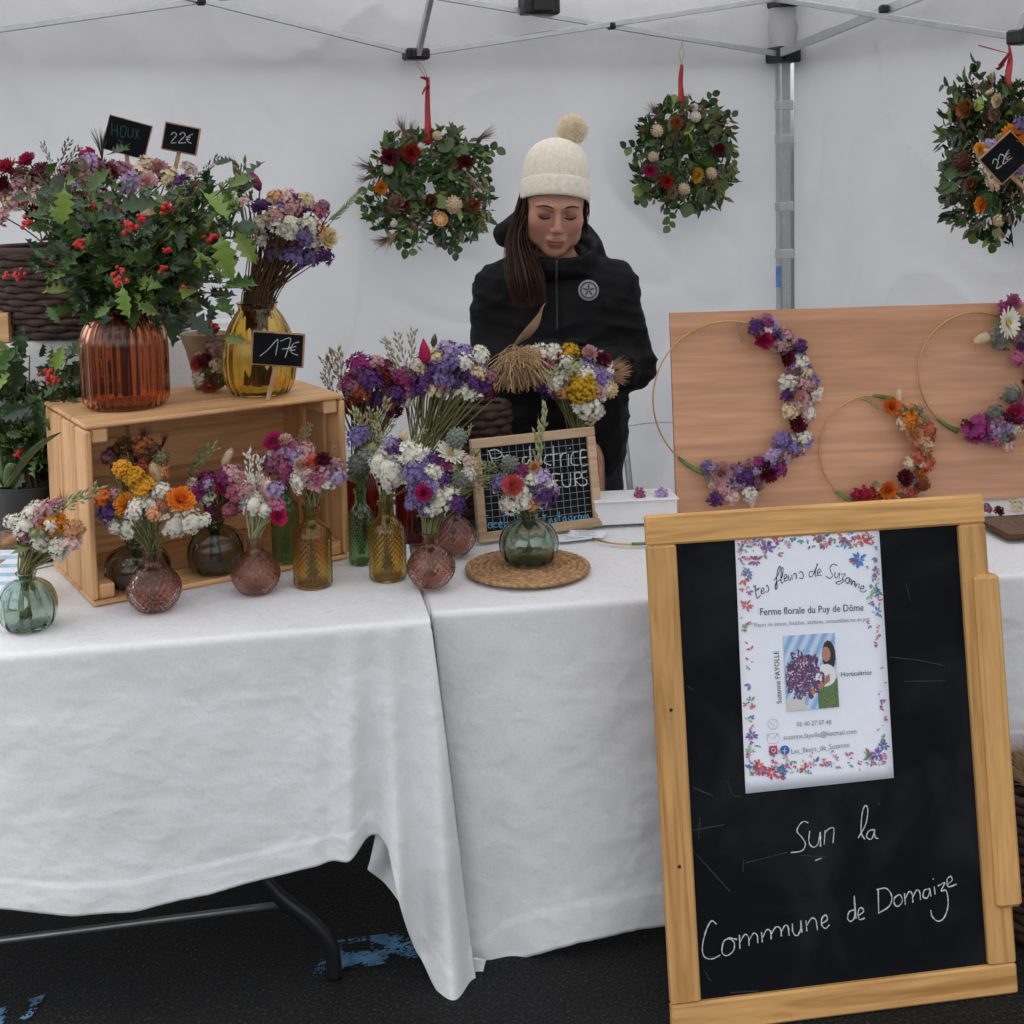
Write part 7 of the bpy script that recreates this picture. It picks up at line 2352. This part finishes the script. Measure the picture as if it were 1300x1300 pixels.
for s in (-1, 1):
    m = MB(); pts = []
    for t_ in np.linspace(0, 1, 9):
        x = s * (0.0155 + 0.031 * t_); z = -0.0015 - 0.0045 * math.sin(math.pi * t_) + 0.001 * t_
        pts.append(hp(x, surf_y(x, z) - 0.0005, z))
    m.tube(pts, [0.0010, 0.0019, 0.0024, 0.0027, 0.0028, 0.0028, 0.0026, 0.0020, 0.0009], 6)
    # lashes
    for k_ in range(2, 8):
        p = pts[k_]
        m.tube([p, p + Vector(HR @ Vector((s * 0.0015, -0.004, -0.0028)))], [0.0008, 0.0003], 4)
    part(m, 'eyelashes', 'lash')
    m = MB(); pts = []
    for t_ in np.linspace(0, 1, 8):
        x = s * (0.013 + 0.037 * t_); z = 0.0225 + 0.0075 * math.sin(math.pi * (0.15 + 0.72 * t_)) - 0.003 * t_
        pts.append(hp(x, surf_y(x, z) - 0.0003, z))
    m.tube(pts, [0.0012, 0.0022, 0.0026, 0.0026, 0.0024, 0.002, 0.0015, 0.0006], 6)
    part(m, 'eyebrow', 'brow')
    # nostril shadow comes from geometry: small hollow cups
# ------------------------------------------------------------------ hooded jacket
xs = np.arange(-0.31, 0.33, 0.0062); ys = np.arange(-0.32, 0.24, 0.0062); zs = np.arange(0.66, 1.52, 0.0062)
P = gridpts(xs, ys, zs).astype(np.float32)
S = smin(ell(P, (0, 0.02, 1.14), (0.192, 0.135, 0.235)), ell(P, (0, 0.02, 0.90), (0.198, 0.145, 0.27)), 0.08)
for s, el, wr in ((-1, (-0.180, -0.01, 1.065), (-0.040, -0.225, 1.088)), (1, (0.202, 0.0, 1.045), (0.055, -0.235, 1.088))):
    S = smin(S, cap(P, (0, 0.02, 1.315), (s * 0.145, 0.02, 1.258), 0.062, 0.072), 0.05)
    S = smin(S, cap(P, (s * 0.150, 0.02, 1.25), el, 0.074, 0.062), 0.035)
    S = smin(S, cap(P, el, wr, 0.062, 0.047), 0.02)
# stand collar
cz = P[..., 2] - 1.350 - 0.30 * (P[..., 1] + 0.01)
rho = np.sqrt((P[..., 0] / 1.05) ** 2 + (P[..., 1] + 0.012) ** 2)
col_d = np.sqrt((rho - 0.086 - 0.22 * (cz + 0.03)) ** 2 + np.maximum(np.abs(cz) - 0.020, 0) ** 2) - 0.0125
S = smin(S, col_d, 0.018)
# hood lying behind the neck, higher on one side
hd = cap(P, (-0.125, 0.035, 1.405), (-0.06, 0.11, 1.43), 0.040, 0.052)
hd = smin(hd, cap(P, (-0.06, 0.11, 1.42), (0.07, 0.11, 1.385), 0.055, 0.045), 0.03)
hd = smin(hd, cap(P, (0.07, 0.11, 1.385), (0.115, 0.03, 1.355), 0.042, 0.026), 0.03)
S = smin(S, hd, 0.022)
# opening of the hood and of the collar
S = -smin(-S, cap(P, (-0.085, 0.02, 1.47), (-0.055, 0.075, 1.52), 0.040, 0.045), 0.01)
S = -smin(-S, cap(P, (0, -0.05, 1.53), (0, -0.012, 1.33), 0.092, 0.062), 0.012)
# flat hem, folds in the sleeves and across the body
S = np.maximum(S, 0.70 - P[..., 2])
X, Y_, Z = P[..., 0], P[..., 1], P[..., 2]
arm = np.clip((np.abs(X) - 0.12) / 0.08, 0, 1)
rs = np.random.RandomState(5)
fold = 0
for k_ in range(9):
    w_ = rs.normal(0, 1, 3) * (16, 14, 30); ph = rs.uniform(0, 6.28)
    fold = fold + (1 - np.abs(np.sin(X * w_[0] + Y_ * w_[1] + Z * w_[2] + ph + 0.9 * np.sin(X * 21 + Z * 13 + k_)))) ** 2.2
S = S - (0.0022 + 0.0018 * arm) * (fold - 2.6)
S = S + 0.0035 * np.exp(-((X - 0.002) / 0.004) ** 2) * (Y_ < 0) * (Z < 1.35)          # zip groove
jacket = sdf_build('jacket', xs, ys, zs, S, MT['jacket'], person, 2)
jv = np.array([v.co[:] for v in jacket.data.vertices])


def jfront(x, z):
    k = (np.abs(jv[:, 0] - x) < 0.008) & (np.abs(jv[:, 2] - z) < 0.008)
    return jv[k, 1].min() if k.any() else -0.12


m = MB()
m.tube([Vector((0.0 - 0.01 * (1.35 - z), jfront(0.0, z) - 0.002, z)) for z in np.linspace(1.345, 1.16, 12)], 0.0032, 6, flat=0.5)
part(m, 'zip', 'badgedark')
# round chest badge: ring, centre mark and spokes
bx0, bz0 = 0.083, 1.262
by0 = jfront(bx0, bz0)
bn = Vector((0.10, -1, 0.18)).normalized()
Mb = Matrix.Translation((bx0, by0 - 0.004, bz0)) @ frame(bn).to_4x4()
m = MB()
m.lathe([(0, 0.0035), (0.022, 0.0035), (0.0265, 0.003), (0.0275, 0.0)], 32, Mb)
bo = part(m, 'badge', 'badge')
m = MB()
m.lathe([(0.0185, 0.0040), (0.0205, 0.0042), (0.0225, 0.0040)], 32, Mb)
for k_ in range(5):
    a = 2 * math.pi * k_ / 5 + 0.3
    m.box(Mb @ Matrix.Rotation(a, 4, 'Z') @ Matrix.Translation((0.009, 0, 0.0040)), 0.013, 0.0036, 0.0010)
m.ball((0, 0, 0), 0.0001, 4, 3)
o = bpy.data.objects.new('badge_mark', m.mesh('badge_mark', MT['badgedark'])); COL.objects.link(o); o.parent = bo

# trousers and shoes
xs = np.arange(-0.24, 0.25, 0.012); ys = np.arange(-0.16, 0.2, 0.012); zs = np.arange(0.05, 0.98, 0.012)
P = gridpts(xs, ys, zs)
S = ell(P, (0, 0.02, 0.88), (0.165, 0.115, 0.14))
for s in (-1, 1):
    S = smin(S, cap(P, (s * 0.085, 0.02, 0.84), (s * 0.095, 0.01, 0.46), 0.095, 0.070), 0.03)
    S = smin(S, cap(P, (s * 0.095, 0.01, 0.46), (s * 0.10, 0.03, 0.09), 0.070, 0.055), 0.03)
S = S + 0.003 * np.sin(P[..., 2] * 70 + P[..., 0] * 30)
sdf_build('trousers', xs, ys, zs, S, MT['trousers'], person, 2)
for s in (-1, 1):
    m = MB()
    m.lathe([(0.0, -0.045), (0.042, -0.045), (0.050, -0.03), (0.048, 0.0), (0.040, 0.03), (0.0, 0.04)], 18, Matrix.Translation((s * 0.108, -0.03, 0.047)) @ Matrix.Diagonal((0.95, 2.6, 1.0, 1)))
    part(m, 'shoe', 'shoe')

# gloved hands: palm, four unequal bent fingers, thumb
for s, wr, dirx in ((-1, np.array((-0.040, -0.225, 1.088)), 1), (1, np.array((0.055, -0.235, 1.088)), -1)):
    a = wr + np.array((dirx * 0.012, -0.01, 0.002))
    pc_ = wr + np.array((dirx * 0.050, -0.040, 0.012))
    lo = np.minimum(a, pc_) - 0.11; hi = np.maximum(a, pc_) + 0.11
    gx, gy, gz = [np.arange(lo[k_], hi[k_], 0.0030) for k_ in range(3)]
    Pg = gridpts(gx, gy, gz)
    fw = np.array((dirx * 0.62, -0.70, 0.10)); fw /= np.linalg.norm(fw)
    up = np.array((0, 0.15, 1.0)); up -= fw * up.dot(fw); up /= np.linalg.norm(up)
    sdv = np.cross(fw, up) * dirx
    S = cap(Pg, a - fw * 0.02, a + fw * 0.02, 0.030, 0.029)
    Mh = np.stack([fw, up, np.cross(fw, up)], 1)
    S = smin(S, ell(Pg, pc_, (0.047, 0.040, 0.019), Mh), 0.015)
    for f_, (off, L_) in enumerate(((0.029, 0.066), (0.010, 0.074), (-0.010, 0.070), (-0.028, 0.056))):
        k0 = pc_ + fw * 0.030 + up * off
        k1 = k0 + fw * L_ * 0.42 - sdv * 0.006
        k2 = k1 + (fw * 0.35 - sdv * 0.94 * 1.0) * L_ * 0.36
        k3 = k2 + (-fw * 0.75 - sdv * 0.6) * L_ * 0.26
        dfin = smin(cap(Pg, k0, k1, 0.0105, 0.0098), cap(Pg, k1, k2, 0.0098, 0.0090), 0.003)
        dfin = smin(dfin, cap(Pg, k2, k3, 0.0090, 0.0078), 0.003)
        S = smin(S, dfin, 0.0025)
    t0 = pc_ - fw * 0.020 + up * 0.030
    t1 = t0 + fw * 0.030 + up * 0.020 - sdv * 0.016
    t2 = t1 + fw * 0.028 - sdv * 0.014
    S = smin(S, smin(cap(Pg, t0, t1, 0.0125, 0.0110), cap(Pg, t1, t2, 0.0110, 0.0085), 0.003), 0.006)
    sdf_build('glove', gx, gy, gz, S, MT['jacket'], person, 1)

# hair: parted under the hat, tied to one side and falling over the shoulder
m = MB(); rng = random.Random(77)
for i in range(330):
    a, b = rng.gauss(0, 1), rng.gauss(0, 1)
    top = hp(-0.071 + 0.004 * a, 0.012 + 0.016 * b, 0.010 + 0.012 * rng.gauss(0, 1))
    mid = Vector((-0.098 + 0.012 * a, -0.060 + 0.018 * b, 1.405))
    lw = Vector((-0.083 + 0.020 * a, -0.142 + 0.016 * b, 1.315))
    e = rng.uniform(0, 1)
    tip = Vector((-0.070 + 0.018 * a + 0.004 * rng.gauss(0, 1), -0.150 + 0.014 * b, 1.262 - 0.035 * e))
    pts = bez([top, mid, lw, tip], 5)
    m.tube(pts, list(np.linspace(0.0019, 0.0008, len(pts))), 4, cap=False)
for i in range(60):   # a few wisps along the other temple
    a = rng.gauss(0, 1)
    p0_ = hp(0.070 + 0.003 * a, -0.01 + 0.010 * rng.gauss(0, 1), 0.030)
    p1_ = hp(0.075 + 0.003 * a, -0.008 + 0.008 * rng.gauss(0, 1), -0.02)
    p2_ = hp(0.076 + 0.007 * rng.gauss(0, 1), 0.004 + 0.010 * rng.gauss(0, 1), -0.06 - 0.02 * rng.random())
    pts = bez([p0_, p1_, p2_], 4)
    m.tube(pts, list(np.linspace(0.0014, 0.0005, len(pts))), 3, cap=False)
# hair combed back over the skull
for i in range(160):
    th = R(-100 + 200 * i / 159)
    p0_ = hp(0.074 * math.sin(th), 0.012 + 0.085 * math.cos(th) * (1 if abs(th) < 1.5 else 0.2), 0.05)
    p1_ = hp(0.077 * math.sin(th), 0.016 + 0.092 * math.cos(th), 0.0)
    p2_ = hp(0.060 * math.sin(th) - 0.03, 0.030 + 0.070 * math.cos(th), -0.060)
    m.tube(bez([p0_, p1_, p2_], 4), 0.0045, 4, cap=False)
ho = part(m, 'hair', 'hair')

# knitted hat worn tipped back: ribbed body, folded brim, bobble
ax = Vector((0.06, 0.20, 1.0)).normalized()
Hm = Matrix.Translation(hp(0, 0.004, 0.030)) @ frame(ax).to_4x4() @ Matrix.Rotation(-math.atan2(frame(ax).col[0].y, frame(ax).col[0].x), 4, 'Z') @ Matrix.Diagonal((0.97, 1.20, 1.0, 1.0))
prof = [(0.0845, -0.022), (0.0885, -0.026), (0.0935, -0.018), (0.0945, 0.005), (0.0930, 0.022), (0.0900, 0.0265), (0.0865, 0.026)]
m = MB()
m.lathe([(p.x, p.y) for p in bez([(a, b, 0) for a, b in prof], 3)], 168, Hm, fn=lambda r, z, a, i: r * (1.0 + 0.010 * math.cos(a * 56)))
hb = MB()
prof = [(0.0880, 0.018), (0.0895, 0.035), (0.0890, 0.058), (0.0835, 0.084), (0.0720, 0.108), (0.0520, 0.126), (0.0270, 0.137), (0.006, 0.140), (0.0, 0.140)]
hb.lathe([(p.x, p.y) for p in bez([(a, b, 0) for a, b in prof], 4)], 168, Hm, fn=lambda r, z, a, i: r * (1 + 0.014 * math.cos(a * 42) * (0.6 + 0.4 * math.cos(i * 2.4))))
hat = part(hb, 'hat', 'knit')
o = bpy.data.objects.new('brim', m.mesh('brim', MT['knit'])); COL.objects.link(o); o.parent = hat
pm = MB(); pcn = Hm @ Vector((0.0, 0.0, 0.150)) + Vector((0.040, 0.0, 0.014))
pm.ball(pcn, 0.036, 16, 10, jit=0.06, rng=rng)
for i in range(2600):
    d = Vector((rng.gauss(0, 1), rng.gauss(0, 1), rng.gauss(0, 1))).normalized()
    p = pcn + d * 0.032
    d2 = (d + Vector((rng.gauss(0, .25), rng.gauss(0, .25), rng.gauss(0, .25)))).normalized()
    w = d2.cross(Vector((rng.gauss(0, 1), rng.gauss(0, 1), 1))).normalized() * 0.0011
    L_ = rng.uniform(0.006, 0.013)
    pm.add([p - w, p + w, p + d2 * L_ + w * .7, p + d2 * L_ - w * .7], [(0, 1, 2, 3)])
o = bpy.data.objects.new('bobble', pm.mesh('bobble', MT['fluff'])); COL.objects.link(o); o.parent = hat; o['kind'] = 'stuff'

# strip of kraft paper between her hands
A, B_ = ony(652, 442, WY - 0.30), ony(690, 388, WY - 0.34)
m = MB()
m.grid(lambda u, v: A.lerp(B_, v) + Vector((0.030 * (u - 0.5) * (0.35 + math.sin(math.pi * min(1, v * 1.1))), -0.012 * math.sin(v * 2.5) + 0.010 * u, 0.012 * (u - 0.5) - 0.012 * math.sin(math.pi * v))), 4, 14)
tag(solidify(m.build('paper_strip', MT['kraft']), 0.0012), 'curled strip of brown kraft paper held by the seller', 'paper')
